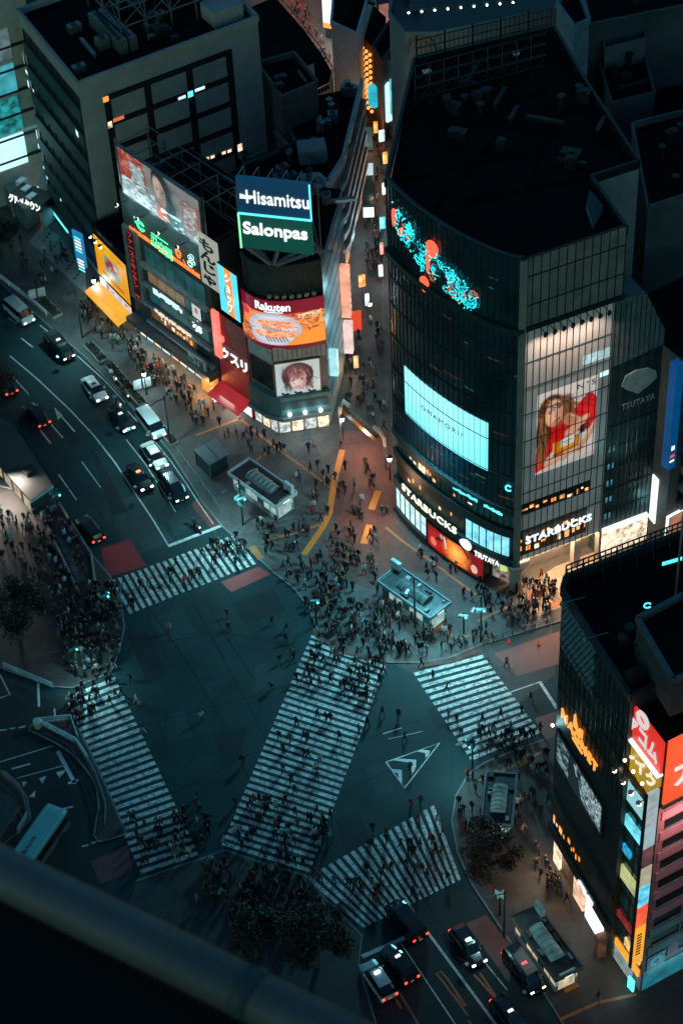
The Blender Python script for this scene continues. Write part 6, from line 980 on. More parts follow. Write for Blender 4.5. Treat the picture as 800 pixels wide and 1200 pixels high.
ms = (FM.px(659, 842, .1)[0], FM.px(701, 890, .1)[0]); zm = (FM.px(659, 842)[1] + FM.px(700, 888)[1]) / 2; MS = thing('store_sign', 'orange lit MAGNET letters with a star shaped crown on the dark store', 'sign', FM.pt(ms[0], zm)); E_mag = emit('amber_letter', (1.0, .36, .06), 1.25); b = MB(); ftext(b, FM, 'MAGNET', ms[0], ms[1], zm - .75, zm + .7, .15, E_mag, .2, .004, spacing=1.15); b.obj('lettering', MS); b = MB(); sm = ms[0] + (ms[1] - ms[0]) * .42; FM.poly(b, [(sm - .75, zm + .95), (sm + .35, zm + .95), (sm - .6, zm + 2.9)], .15, .35, E_mag); FM.poly(b, [(sm + .55, zm + .95), (sm + 1.3, zm + .95), (sm + 1.3, zm + 2.2), (sm + .6, zm + 1.9)], .15, .35, E_mag); b.obj('star', MS); b = MB(); FM.slab(b, sm - .9, sm + 1.5, zm - 1.4, zm - 1.1, .15, .3, E_mag); b.obj('underline', MS)
sc = FM.rect([(653, 866), (709, 934), (706, 968), (652, 902)], .1); SM = sign('monochrome_screen', 'wide black and white video screen below the MAGNET letters', FM, sc[0], sc[1], sc[2], sc[3], .02, .3, M_black, 'screen', M_dark); A = Art(110, 64, (.012, .03, .036)); A.noise(26, 0, (.25, .38, .42), .52, .9, (.02, .08, .28, .9)); A.noise(34, 0, (.35, .50, .54), .5, .9, (.4, .05, .98, .95)); A.noise(46, 0, (.6, .78, .82), .62, .9, (.45, .1, .98, .8)); A.ell(.36, .5, .09, .6, (.006, .016, .02)); A.pol([(.3, .3), (.46, .2), (.6, 1), (.28, 1)], (.006, .016, .02)); A.line([(.4, .15), (.46, .4)], .012, (.5, .65, .7)); A.ell(.5, .3, .05, .12, (.01, .025, .03)); A.pol([(0, .9), (1, .92), (1, 1), (0, 1)], (.01, .02, .025)); A.noise(60, .3); hang('picture', A, FM, sc[0] + .1, sc[1] - .1, sc[2] + .1, sc[3] - .1, .32, picture('mono_image', .95), SM); lamp('AREA', FM.pt((sc[0] + sc[1]) / 2, (sc[2] + sc[3]) / 2, 1), 120, (.75, .95, 1), 6, FM.pt((sc[0] + sc[1]) / 2, 0, 10), parent=SM, size_y=4)
b = MB(); FM.slab(b, -.4, L_ * .98, 10.8, 12.2, .0, .4, MM); FM.slab(b, -.2, L_ * .98, 5.0, 6.6, .0, .35, MM); pieces(b, 'floor_band', MB_); b = MB(); FM.quad(b, .2, L_ * .62, 7.3, 10.5, .05, mat('bar_interior', (.05, .022, .012), .5)); b.obj('bar_window', MB_); lit_room(MB_, FM, .6, L_ * .5, 7.2, 9.6, .09, 71, .9)
light_row('shop_sign', 'row of small white letters low on the dark store', FM, FM.px(682, 1014)[0], FM.px(700, 1036)[0], 5.3, 6.2, .4, E_white, 12, 9)
for a, c_, m_ in ((.06, .16, E_shop), (.40, .56, emit('peach_shop_light', (1, .6, .4), .9, .5, 1)), (.60, .86, emit('white_shop_light', (1.0, .93, .85), 1.2, .15, .6))): b = MB(); FM.slab(b, L_ * a, L_ * c_, .3, 4.2, -.3, .02, m_); b.obj('shop_window', MB_)
lamp('AREA', FM.pt(L_ * .14, 4.2, .8), 1100, WARM, 3, FM.pt(L_ * .14, 0, 3), parent=MB_); lamp('AREA', FM.pt(L_ * .7, 4.2, .2), 230, (1, .88, .75), 6, FM.pt(L_ * .7, 0, 4), parent=MB_, size_y=1)
b = MB(); c_ = FM.pt(L_ * .93, 0, .6); b.box((c_[0], c_[1], .12), (1.0, 1.0, 3.4), mat('brick_pier', (.2, .08, .05), .7), .3); b.obj('pier', MB_)
# roof of the store: far rail with lamps, penthouse, aerials
b = MB(); n = 26
for i in range(n + 1):
    t_ = i / n; x = mb_[0] * (1 - t_) + mr[0] * t_; y = mb_[1] * (1 - t_) + mr[1] * t_; b.bar((x, y, ZM), (x, y, ZM + 2.4), .12, M_dark)
    if i % 3 == 0: b.bar((x, y, ZM + 2.4), (x + .3, y - 1.4, ZM), .1, M_dark)
for z in (.9, 1.7, 2.4): b.bar((mb_[0], mb_[1], ZM + z), (mr[0], mr[1], ZM + z), .12, M_dark)
b.obj('roof_railing', MB_); ph = GP([(746, 728), (788, 800), (840, 780), (800, 700)], ZM + 5); b = MB(); b.prism(ph, ZM, ZM + 5, mat('penthouse_wall', (.05, .055, .058), .7), M_roof); b.obj('penthouse', MB_); parapet(MB_, ph, ZM + 5, mat('penthouse_coping', (.09, .10, .105), .6), .6, .5, 'penthouse_parapet')
LN = thing('roof_lettering', 'dim cyan lit letters and ring on the roof edge of the dark store', 'sign', G(772, 706, ZM) + (ZM,)); b = MB(); fp_ = Face(GP([(769, 706), (800, 697)], ZM))
for k in range(10): fp_.slab(b, .2 + k * .22, .34 + k * .22, ZM + 5.3, ZM + 5.75, 0, .1, E_cyan)
b.obj('lettering', LN); b = MB(); pr = G(758, 712, ZM + 5); b.tube([(pr[0] + .35 * math.cos(a), pr[1], ZM + 5.3 + .35 * math.sin(a)) for a in np.linspace(.6, 5.7, 9)], .09, E_cyan, 5); b.obj('ring', LN)
x, y = G(789, 715, ZM); AE = thing('roof_aerial', 'tall thin aerial mast on the roof of the dark store', 'mast', (x, y, ZM)); b = MB(); b.tube([(x, y, ZM), (x, y, ZM + 14)], .12, mat('mast_pink', (.2, .12, .11), .5), 6); b.obj('mast', AE)
roof_units(MB_, np.array(G(690, 735, ZM)), (np.array(mr) - np.array(mb_)) / np.linalg.norm(np.array(mr) - np.array(mb_)), (np.array(m1) - np.array(m0)) / L_, 8, 12, ZM, 8, 83); spot_arms(FM, MB_, [2.2, 7.5], ZM + 1.2, -1.5, 2.6, M_steel, M_steel, 0)
b = MB(); cl = FM.pt(-.2, 0, .3); zl_ = z_at(cl, 850); CL = thing('corner_lamp', 'bright cyan white lamp on the left corner of the dark store', 'lamp', (cl[0], cl[1], zl_)); b.ball((cl[0], cl[1], zl_), .2, E_lamp, 8, 5); b.obj('bulb', CL); lamp('POINT', FM.pt(-.4, zl_, 1.2), 250, TEAL, .3, parent=CL)
# ------------------------------------------------------------------ pink office block with the corner sign stack
kc = G(748.5, 1163); ke = G(712.5, 1110); kr = G(837, 1114); FKl = Face([ke, kc]); FKr = Face([kc, kr]); ZK = 32.6; PK = building('pink_block', 'pink tiled office block at the lower right with a stack of lit shop signs', kc); b = MB(); bk_ = (kr[0] + ke[0] - kc[0], kr[1] + ke[1] - kc[1]); b.prism([ke, kc, kr, bk_], 0, ZK, mat('pink_tile', (.36, .12, .14), .55, var=.12, scale=.6), M_roof); b.obj('wall', PK)
MP2 = mat('pink_band', (.46, .16, .185), .5, var=.12, scale=.5); Mp3 = mat('grey_tile', (.17, .2, .205), .6, var=.15)
for k in range(8):
    z = 4.6 + k * 3.4; b = MB(); FKr.slab(b, .5, FKr.len, z + 1.9, z + 3.3, .01, .12, MP2 if k > 1 else Mp3); b.obj('cladding_band', PK)
    for s0, s1 in ((1.0, 4.6), (4.9, 8.6), (8.9, 12.6)):
        if k == 0: s0 += 0.0; s1 -= 1.2
        b = MB(); FKr.quad(b, s0, s1, z + .2, z + 1.6, .02, M_black); FKr.slab(b, s0, s1, z + .1, z + .2, .02, .14, M_steel); FKr.slab(b, s1 - .08, s1, z + .2, z + 1.6, .02, .1, M_steel); b.obj('window', PK)
b = MB(); FKr.slab(b, .3, FKr.len, .2, 3.6, .01, .1, emit('blue_base_panel', (.03, .30, .40), .5, .35, .5)); b.obj('base_panel', PK); b = MB(); ftext(b, FKr, 'Q', .9, 2.7, 3.8, 5.9, .13, emit('base_letter', (.03, .18, .26), .6), .05, .08); b.obj('base_letter', PK); b = MB(); FKr.slab(b, .6, 3.0, 3.6, 6.1, .1, .126, mat('pale_blue_board', (.3, .42, .46), .5)); b.obj('base_board', PK); lamp('AREA', FKr.pt(5, 2, 1.5), 130, (.3, .85, 1), 7, FKr.pt(5, 6, 0), parent=PK, size_y=1.5); b = MB(); FKr.slab(b, 6.6, 7.6, 13.6, 15.0, .2, .9, emit('red_round_sign', (.9, .04, .03), .8)); b.obj('red_light', PK)
# left narrow face: window signs
lw = FKl.len; rows = [(ZK - 4.2, ZK - .8, emit('aqua_board', (.33, .72, .76), .85, .15, .5), 0, 1), (24.2, 26.0, emit('aqua_window', (.16, .72, .85), 1.1, .4, 1), 0, 1), (19.8, 21.0, emit('blue_window_text', (.03, .4, .7), .8, .8, 1.6), 0, .45), (15.2, 17.4, emit('lime_board', (.62, .68, .3), .75, .35, .8), 0, 1), (8.2, 9.2, emit('dim_red_board', (.4, .03, .04), .6, .5, .8), 0, 1), (5.0, 6.4, emit('multi_window', (.9, .55, .2), .9, .6, 2), .5, 1), (2.8, 4.0, emit('yellow_board', (1.0, .45, .04), .95, .15, .8), 0, 1), (.3, 2.6, emit('grey_shutter_light', (.4, .55, .55), .5, .3, 1), 0, .8)]
b = MB(); FKl.quad(b, .05, lw - .1, 4.4, ZK - 3.3, .015, M_tglass); b.obj('glazing', PK); b = MB()
for k in range(9): FKl.slab(b, 0, lw, 4.4 + k * 2.8, 4.65 + k * 2.8, .02, .07, M_dark)
FKl.slab(b, lw * .47, lw * .51, 4, ZK - 3.2, .02, .08, M_dark); FKl.slab(b, -.15, .05, 3, ZK, 0, .3, M_steel); pieces(b, 'glazing_bar', PK)
for k in range(5):
    b = MB(); FKl.quad(b, lw * .55, lw - .3, 10.2 + k * 2.8, 12.0 + k * 2.8, .05, mat('green_glass', (.03, .10, .095), .25)); b.obj('window', PK)
for z0, z1, m_, a, c_ in rows: b = MB(); FKl.slab(b, .15 + lw * a * .95, (lw - .25) * c_, z0, z1, .06, .3, m_); b.obj('lit_board', PK)
lamp('AREA', FKl.pt(lw / 2, 2.6, 1.2), 110, (1, .85, .6), 4, FKl.pt(lw / 2, 0, 4), parent=PK)
spot_arms(FKl, PK, [.2, 1.9, 3.5, 5.0], ZK - .2, .3, 1.0, E_warmlamp, M_steel, 130, (1, .8, .65), -4)
# corner blade with stacked panels
cbn = thing('corner_sign_stack', 'slim corner blade of stacked white, tan, blue, red and yellow sign panels', 'sign', FKl.pt(lw - .2, 6)); d0, d1 = .35, 1.9; fb = Face([FKr.pt(-1.75, 0, .1)[:2], FKr.pt(-.25, 0, .1)[:2]]); y0 = 6.6
for nm, h_, m_ in [('yellow_panel', 7.0, emit('yellow_stack', (1.0, .42, .02), .95, .12, .8)), ('red_panel', 3.6, emit('red_stack', (1.0, .12, .05), .95, .3, 1.2)), ('blue_panel', 3.6, emit('blue_stack', (.15, .62, .85), .95, .5, 1.2)), ('tan_panel', 3.2, emit('tan_stack', (.55, .52, .38), .7, .2, 1)), ('pink_panel', 3.2, mat('stack_pink', (.3, .13, .14), .5)), ('white_panel', 3.6, emit('white_stack', (.50, .75, .80), .6, .15, .8)), ('white_panel', 5.4, emit('white_stack_b', (.6, .75, .78), .55, .3, .9))]:
    b = MB(); fb.slab(b, 0.05, fb.len, y0, y0 + h_ - .12, -.15, .15, m_); b.obj(nm, cbn); y0 += h_
b = MB(); fb.slab(b, -.1, .05, 6.4, y0, -.2, .2, M_dark); fb.slab(b, fb.len, fb.len + .12, 6.4, y0, -.2, .2, M_dark); b.obj('frame', cbn); b = MB()
for k in range(8): fb.slab(b, .45, fb.len - .45, 8.4 + k * .5, 8.65 + k * .5, .16, .18, M_dark)
b.obj('lettering', cbn)
# roof box signs
zb0 = ZK + .6; k1 = FKl.px(738, 825); kz1 = FKl.px(776, 858)[1]; zT = (k1[1] + kz1) / 2; zT = min(zT, zb0 + 12.5); zmid = zb0 + (zT - zb0) * .52
RBX = sign('rooftop_billboard', 'red アコム billboard over an olive yellow レイク panel on the left face of the pink block roof', FKl, .1, lw + .1, zmid, zT, .02, .3, emit('red_billboard', (.82, .035, .02), .95, .12, .3), 'billboard'); b = MB(); ftext(b, FKl, 'アコム', .8, lw - .5, zmid + .8, zmid + 3.2, .32, emit('pink_white_letter', (.9, .8, .8), .8), .1, .03); b.obj('lettering', RBX); b = MB(); b.tube([FKl.pt(lw * .48 + .85 * math.cos(a), zmid + 4.5 + .75 * math.sin(a), .4) for a in np.linspace(0, 6.28, 14)], .25, MATS['pink_white_letter'], 6); b.obj('ring_emblem', RBX)
b = MB(); FKl.slab(b, .1, lw + .1, zb0, zmid - .3, .02, .3, emit('olive_billboard', (.48, .30, .02), .8, .15, .3)); b.obj('olive_panel', RBX); b = MB(); FKl.slab(b, -.1, lw + .2, zmid - .3, zmid, .0, .7, E_white); b.obj('light_rail', RBX); b = MB(); ftext(b, FKl, 'レイク', .8, lw - .4, zb0 + 1.6, zmid - 1.2, .32, emit('cream_sign_letter', (1.0, .85, .6), .95), .1, .04); b.obj('olive_lettering', RBX)
RB2 = sign('rooftop_billboard', 'orange red billboard with a white ア on the right face of the pink block roof', FKr, .35, FKr.len, zb0, zT, .02, .3, emit('orange_billboard', (1.0, .115, .035), 1.0, .12, .25), 'billboard'); b = MB(); ftext(b, FKr, 'アコム', 1.3, 11, zb0 + 2.2, zb0 + 5.4, .32, emit('white_billboard_letter', (1.0, .85, .8), .95), .1, .03); b.obj('lettering', RB2); b = MB(); FKr.slab(b, .2, FKr.len, zb0 - .5, zb0, -.2, .5, M_steel); b.obj('walkway', RB2); lamp('AREA', FKr.pt(3.5, zb0 - .8, 3.0), 1500, (1, .72, .66), 6, FKr.pt(3.5, zb0 - 13, 0), parent=RB2, size_y=1); b = MB()
for s_, zz in ((2.9, zb0 + 1.2), (4.2, zb0 - 1.2), (6.5, zb0 + 1.2)): b.ball(FKr.pt(s_, zz, 1.0), .22, E_warmlamp, 7, 5)
pieces(b, 'floodlight', RB2); b = MB()
for s_ in (1.6, 3.2, 4.9): b.ball(FKl.pt(s_, zb0 + 2.0, 1.0), .2, E_warmlamp, 7, 5); b.bar(FKl.pt(s_, zb0 - .2, .3), FKl.pt(s_, zb0 + 1.8, 1.0), .07, M_dark)
pieces(b, 'floodlight', RBX)
b = MB(); b.prism([FKl.pt(.1, 0, -.1)[:2], FKr.pt(.1, 0, -.1)[:2], kr, bk_], ZK, zT - .4, M_black, M_roof); b.obj('roof_box', PK); b = MB(); FKl.slab(b, 0, lw, ZK - .05, ZK + .5, -.2, .75, mat('brown_gantry', (.07, .04, .03), .6)); b.obj('gantry', PK)
LBX = thing('standing_sign', 'small glowing cyan standing sign at the foot of the pink block', 'sign', G(741, 1160) + (.12,)); fx = Face(GP([(736, 1156), (745, 1166)], 0)); b = MB(); fx.slab(b, 0, fx.len * .7, .2, 2.2, 0, .25, E_cyan); b.obj('panel', LBX); lamp('POINT', fx.pt(.4, 1.4, 1.2), 60, (.4, .95, 1), .3, parent=LBX)
# ================================================================== STREET THINGS
def ang(a, b): return math.atan2(b[1] - a[1], b[0] - a[0])
# ---- subway entrances (roof corner pixels: far end, left, near, right)
def subway(label, px, roofm, edge, vault, lit, signpx=None, h=3.2, seed=1, seethrough=0.0):
    P = [np.array(p) for p in GP(px, h)]; o = P[0]; u = (P[1] - P[0] + P[2] - P[3]) / 2; v = (P[3] - P[0] + P[2] - P[1]) / 2; lu, lv = np.linalg.norm(u), np.linalg.norm(v); eu, ev = u / lu, v / lv; c = (P[0] + P[1] + P[2] + P[3]) / 4
    rz = math.atan2(ev[1], ev[0]); root = thing('subway_entrance', label, 'subway entrance', (c[0], c[1], .12)); q = random.Random(seed)
    def W(a, b_, z): p = c + ev * a + eu * b_; return (p[0], p[1], z)
    b = MB(); b.box((c[0], c[1], .12), (lv * .90, lu * .80, 1.0), mat('entrance_base', (.26, .27, .26), .6, var=.15), rz); b.obj('base_wall', root)
    n = max(5, int(lv / 1.3))
    for sd in (-1, 1):
        for k in range(n):
            b = MB(); a0 = -lv * .45 + lv * .9 * k / n; a1 = a0 + lv * .9 / n; y = sd * lu * .40; b.face([W(a0 + .06, y, 1.15), W(a1 - .06, y, 1.15), W(a1 - .06, y, h - .4), W(a0 + .06, y, h - .4)], lit if (k + seed) % 3 else M_tglass); b.bar(W(a0, y, 1.1), W(a0, y, h - .3), .09, M_steel); b.obj('glass_panel', root)
    b = MB(); b.box((c[0], c[1], h - .4), (lv, lu, .4), edge, rz); b.obj('roof', root)
    b = MB(); b.box((c[0], c[1], h + .002), (lv * .95, lu * .9, .03), roofm, rz); b.obj('roof_deck', root)
    b = MB()
    for sa, la in ((-1, lv), (1, lv)): b.bar(W(-lv / 2, sa * lu / 2, h + .12), W(lv / 2, sa * lu / 2, h + .12), .2, edge, .3)
    for sa in (-1, 1): b.bar(W(sa * lv / 2, -lu / 2, h + .12), W(sa * lv / 2, lu / 2, h + .12), .2, edge, .3)
    b.obj('roof_rim', root)
    b = MB(); x0, x1 = -lv * .24, lv * .26; m = 7; wv = lu * .26
    for k in range(m):
        t0, t1 = math.pi * k / m, math.pi * (k + 1) / m
        for j in range(6): a0 = x0 + (x1 - x0) * (j + .04) / 6; a1 = x0 + (x1 - x0) * (j + .96) / 6; b.face([W(a0, -wv * math.cos(t0), h + .05 + .7 * math.sin(t0)), W(a1, -wv * math.cos(t0), h + .05 + .7 * math.sin(t0)), W(a1, -wv * math.cos(t1), h + .05 + .7 * math.sin(t1)), W(a0, -wv * math.cos(t1), h + .05 + .7 * math.sin(t1))], vault)
    for a0 in (x0, x1): b.face([W(a0, -wv * math.cos(math.pi * k / m), h + .05 + .7 * math.sin(math.pi * k / m)) for k in range(m + 1)], vault)
    o_ = b.obj('skylight', root); b = MB()
    for j in range(7): a0 = x0 + (x1 - x0) * j / 6; b.tube([W(a0, -wv * 1.01 * math.cos(math.pi * k / m), h + .06 + .71 * math.sin(math.pi * k / m)) for k in range(m + 1)], .05, M_steel, 4)
    b.obj('rib', o_)
    for k in range(7): b = MB(); b.box(W(q.uniform(-.45, .45) * lv, q.choice((-1, 1)) * lu * q.uniform(.3, .38), h + .03), (q.uniform(.3, .9), q.uniform(.3, .7), q.uniform(.2, .5)), q.choice((M_steel, M_dark, edge)), rz); b.obj('roof_box', root)
    b = MB(); b.face([W(lv * .452, -lu * .3, .3), W(lv * .452, lu * .3, .3), W(lv * .452, lu * .3, h - .5), W(lv * .452, -lu * .3, h - .5)], lit); b.obj('doorway', root)
    lamp('AREA', W(lv * .40, 0, h - .5), 60, TEAL, 2, W(lv * .8, 0, 0), parent=root); lamp('AREA', W(0, lu * .46, h - .5), 80, (.8, 1, 1), 4, W(0, lu, 0), parent=root); lamp('AREA', W(0, -lu * .46, h - .5), 80, (.8, 1, 1), 4, W(0, -lu, 0), parent=root)
    if signpx: sx, sy = G(*signpx, 4.5); b = MB(); b.box((sx, sy, 3.4), (1.6, .5, 1.3), mat('sign_box', (.35, .42, .43), .5), rz); b.bar((sx, sy, .1), (sx, sy, 3.4), .2, M_dark); b.obj('sign_box', root)
    b = MB(); e = W(lv * .5 - .05, 0, h - .3); b.box((e[0], e[1], h - .3), (.2, lu * .3, .24), E_white, rz); b.obj('lit_fascia', root); return root
Ed1 = mat('white_rim', (.34, .37, .37), .5, var=.12); Ed2 = mat('teal_rim', (.09, .15, .155), .5, var=.15); Ed3 = mat('rust_rim', (.12, .08, .065), .6, var=.2)
Rd1 = mat('black_deck', (.012, .014, .015), .6); Rd2 = mat('teal_deck', (.012, .028, .03), .4, var=.6, scale=1.2); Rd3 = mat('slatted_deck', (.045, .047, .047), .7, var=.5, scale=1.0)
V1 = mat('grey_vault', (.11, .11, .105), .5, var=.15); V2 = mat('teal_vault', (.055, .08, .082), .3, var=.3); V3 = emit('lit_vault', (.10, .28, .30), .35, .8, .5); L1_ = emit('entrance_light', (.55, .85, .82), .55, .5, 1); L2_ = emit('warm_entrance_light', (.9, .75, .5), .6, .6, 1)
subway('white edged subway entrance with a grey vaulted skylight left of the lane mouth', [(292, 538), (267, 554), (323, 595), (348, 577)], Rd1, Ed1, V1, L1_, (338, 568), seed=2)
subway('teal glass subway entrance with pale vault before the curved tower', [(466, 664), (442, 681), (504, 726), (528, 706)], Rd2, Ed2, V2, L1_, (464, 659), seed=3)
subway('subway entrance with peaked glass skylight beside the russet tree', [(605, 908), (570, 905), (563, 966), (600, 968)], Rd1, mat('dim_rim', (.10, .14, .145), .5), V3, L1_, seed=4)
subway('long subway entrance with slatted roof and lit glass side near the pink block', [(629, 1062), (598, 1074), (650, 1151), (683, 1133)], Rd3, Ed3, V3, L2_, (632, 1062), seed=5)
# ---- glass kiosk
kp = GP([(253, 513), (227, 527), (245, 545), (268, 531)], 3.0); kc_ = (sum(p[0] for p in kp) / 4, sum(p[1] for p in kp) / 4); KI = thing('glass_kiosk', 'dark glass kiosk with a flat grey two panel roof beside the kerb planters', 'kiosk', (kc_[0], kc_[1], .12)); b = MB(); b.prism(kp, 2.8, 3.0, mat('kiosk_roof', (.13, .145, .145), .5), bottom=True); b.obj('roof', KI); b = MB(); a = ((kp[0][0] + kp[3][0]) / 2, (kp[0][1] + kp[3][1]) / 2); c = ((kp[1][0] + kp[2][0]) / 2, (kp[1][1] + kp[2][1]) / 2); a = ((kp[0][0] + kp[1][0]) / 2, (kp[0][1] + kp[1][1]) / 2); c = ((kp[2][0] + kp[3][0]) / 2, (kp[2][1] + kp[3][1]) / 2); b.bar(a + (3.03,), c + (3.03,), .08, M_dark); b.obj('roof_seam', KI); ins = [(kc_[0] + (p[0] - kc_[0]) * .92, kc_[1] + (p[1] - kc_[1]) * .92) for p in kp]
for i in range(4):
    p_, q_ = ins[i], ins[(i + 1) % 4]; b = MB(); b.face([p_ + (.2,), q_ + (.2,), q_ + (2.8,), p_ + (2.8,)], mat('kiosk_glass', (.010, .026, .029), .2)); b.obj('glass_wall', KI); b = MB(); b.bar(p_ + (.12,), p_ + (2.8,), .14, M_steel); b.obj('post', KI)
# ---- long shelter on the left plaza and the open stair well
sp = GP([(-30, 468), (18, 500), (62, 568), (36, 586), (-30, 512)], 2.6); SH = thing('plaza_shelter', 'long flat roofed concrete shelter with a lit lower edge at the left', 'shelter', sp[3] + (0,)); b = MB(); b.prism(sp, 2.3, 2.6, mat('shelter_roof', (.045, .047, .047), .75, var=.3, scale=.5), bottom=True); b.obj('roof', SH); b = MB(); b.prism([(p[0] * .985 + sp[0][0] * .015, p[1] + .3) for p in sp], 0.1, 2.3, mat('shelter_wall', (.03, .034, .034), .6)); b.obj('wall', SH); x, y = G(35, 554, 2.6); b = MB(); b.box((x, y, 2.6), (1.6, 1.4, .8), M_dark, .7); b.obj('roof_hatch', SH); b = MB(); b.bar(sp[2] + (2.3,), sp[3] + (2.3,), .2, mat('cyan_edge', (.25, .42, .44), .4), .5); b.obj('edge_beam', SH)
for k in range(6):
    t_ = k / 6; p_ = sp[3]; q_ = sp[4]; b = MB(); a = (p_[0] + (q_[0] - p_[0]) * (t_ + .02), p_[1] + (q_[1] - p_[1]) * (t_ + .02)); c = (p_[0] + (q_[0] - p_[0]) * (t_ + .14), p_[1] + (q_[1] - p_[1]) * (t_ + .14)); b.face([(a[0], a[1] - .12, .4), (c[0], c[1] - .12, .4), (c[0], c[1] - .12, 2.2), (a[0], a[1] - .12, 2.2)], emit('shelter_shop_light', (1.0, .80, .56), .42, .6, 1)); b.obj('lit_panel', SH)
lamp('AREA', ((sp[3][0] + sp[4][0]) / 2 - .5, (sp[3][1] + sp[4][1]) / 2 - 2.8, 4.2), 5200, (1, .84, .70), 7, ((sp[3][0] + sp[4][0]) / 2, (sp[3][1] + sp[4][1]) / 2 - 7, 0), parent=SH, size_y=1.5)  # added lamp with no fitting, set off the shelter to brighten the plaza
SW = thing('open_stairwell', 'open subway stairwell walled by pale parapets on the left plaza', 'stairwell', G(85, 640) + (.12,)); q4 = GP([(70, 590), (48, 600), (92, 692), (112, 686), (107, 648)], 1.2); b = MB()
for p_, q_ in ((0, 1), (1, 2), (3, 4), (4, 0)): b.bar(q4[p_] + (.65,), q4[q_] + (.65,), .28, mat('stair_parapet', (.17, .175, .165), .7, var=.25), 1.1)
b.obj('parapet_wall', SW); b = MB(); b.prism(GP([(68, 594), (54, 602), (92, 684), (104, 676), (102, 648)], .12), .1, .135, mat('stair_floor', (.09, .085, .08), .8)); b.obj('stair_floor', SW); b = MB()
for p_, q_ in ((0, 4), (1, 2)): b.bar(q4[p_] + (1.5,), q4[q_] + (1.5,), .08, M_steel); [b.bar((q4[p_][0] + (q4[q_][0] - q4[p_][0]) * t_, q4[p_][1] + (q4[q_][1] - q4[p_][1]) * t_, 1.2), (q4[p_][0] + (q4[q_][0] - q4[p_][0]) * t_, q4[p_][1] + (q4[q_][1] - q4[p_][1]) * t_, 1.5), .06, M_steel) for t_ in np.linspace(0, 1, 8)]
b.obj('handrail', SW); b = MB()
for k in range(9): t_ = k / 9; a = np.array(G(60 + 36 * t_, 606 + 74 * t_, .14)); c = np.array(G(74 + 28 * t_, 600 + 70 * t_, .14)); b.bar((a[0], a[1], .145), (c[0], c[1], .145), .12, M_dark, .012)
b.obj('stair_edge', SW)
# ---- guard rails, kerb planters
def rail(name, label, px, cat='guard rail', h=.9, m=None, slim=.09, posts=1.6, group=None, z0=.12, closed=False):
    P = GP(px, z0); root = thing(name, label, cat, P[0] + (z0,), group); m = m or M_steel; b = MB()
    for a, c in zip(P, P[1:]):
        for z in (h, h * .6, h * .25): b.bar(a + (z0 + z,), c + (z0 + z,), slim if z == h else slim * .6, m)
    b.obj('rail', root); 
    for a, c in zip(P, P[1:]):
        L_ = math.hypot(c[0] - a[0], c[1] - a[1]); n = max(1, round(L_ / posts))
        for k in range(n + 1): b = MB(); x = a[0] + (c[0] - a[0]) * k / n; y = a[1] + (c[1] - a[1]) * k / n; b.tube([(x, y, z0 - .05), (x, y, z0 + h)], slim * .6, m, 6); b.obj('post', root)
    return root
M_cr = mat('cyan_grey_rail', (.32, .46, .48), .4, .2); M_dr = mat('dull_rail', (.13, .17, .175), .45, .3)
rail('guard_rail', 'bright pale blue guard rail running from the island bollard to the zebra crossing', [(46, 848), (90, 871), (104, 892)], m=M_cr, slim=.22); rail('guard_rail', 'thin guard rail across the top of the traffic island', [(48, 847), (84, 843), (88, 856), (93, 868)], m=M_cr, slim=.12); rail('guard_rail', 'curved guard rail along the lower edge of the left zebra crossing', [(104, 892), (112, 908), (120, 930), (125, 946), (124, 968)], m=M_dr, slim=.14)
rail('guard_rail', 'curved guard rail round the bus terminal island', [(-20, 908), (2, 908), (16, 918), (28, 934), (33, 955)], m=M_dr, slim=.14); rail('guard_rail', 'pale straight guard rail beside the bus', [(33, 957), (22, 976)], m=M_cr, slim=.14); rail('guard_rail', 'white double guard rail under the big tree at the plaza edge', [(5, 782), (34, 794), (62, 806)], m=M_cr, slim=.12)
rail('guard_rail', 'low dark guard rail along the kerb by the yellow hoarding', [(0, 326), (22, 343), (40, 357), (55, 370)], m=M_white, slim=.14, posts=3); rail('guard_rail', 'dark guard rail along the kerb beside the glass kiosk', [(207, 530), (224, 552), (243, 578), (258, 600)], m=M_dr); rail('guard_rail', 'dark guard rail by the red lane corner right of the curved tower', [(566, 756), (600, 744), (640, 731)], m=M_dark)
B0 = G(45, 851, .13); BO = thing('island_bollard', 'stout pale stone bollard at the tip of the traffic island', 'bollard', B0 + (.13,)); b = MB(); b.tube([B0 + (.1,), B0 + (1.1,), B0 + (1.3,)], [.5, .5, .42], mat('pale_stone_bollard', (.42, .36, .30), .7), 14); b.tube([B0 + (1.1,), B0 + (1.2,)], .54, M_white, 14); b.obj('bollard_body', BO)
def leaves(mb, c, r, n, ms, size, seed, flat=1.0, clumps=14):
    q = random.Random(seed); cl = []
    for k in range(clumps):
        a = q.uniform(0, 6.283); el = math.asin(q.uniform(-.5, 1)); rr = r * q.uniform(.45, .95); cl.append((c[0] + rr * math.cos(a) * math.cos(el), c[1] + rr * math.sin(a) * math.cos(el), c[2] + rr * math.sin(el) * flat, r * q.uniform(.22, .42)))
    for i in range(n):
        x, y, z, s_ = q.choice(cl); d = Vector((q.gauss(0, 1), q.gauss(0, 1), q.gauss(0, .8))); d = d.normalized() * (s_ * q.random() ** .5); p = Vector((x, y, z)) + d; t = Vector((q.gauss(0, 1), q.gauss(0, 1), q.gauss(0, .6))).normalized(); w_ = t.cross(Vector((q.gauss(0, 1), q.gauss(0, 1), q.gauss(0, 1)))).normalized(); l_ = size * q.uniform(.6, 1.3)
        mb.face([p - t * l_, p + w_ * l_ * .5, p + t * l_, p - w_ * l_ * .5], q.choice(ms))
    return cl
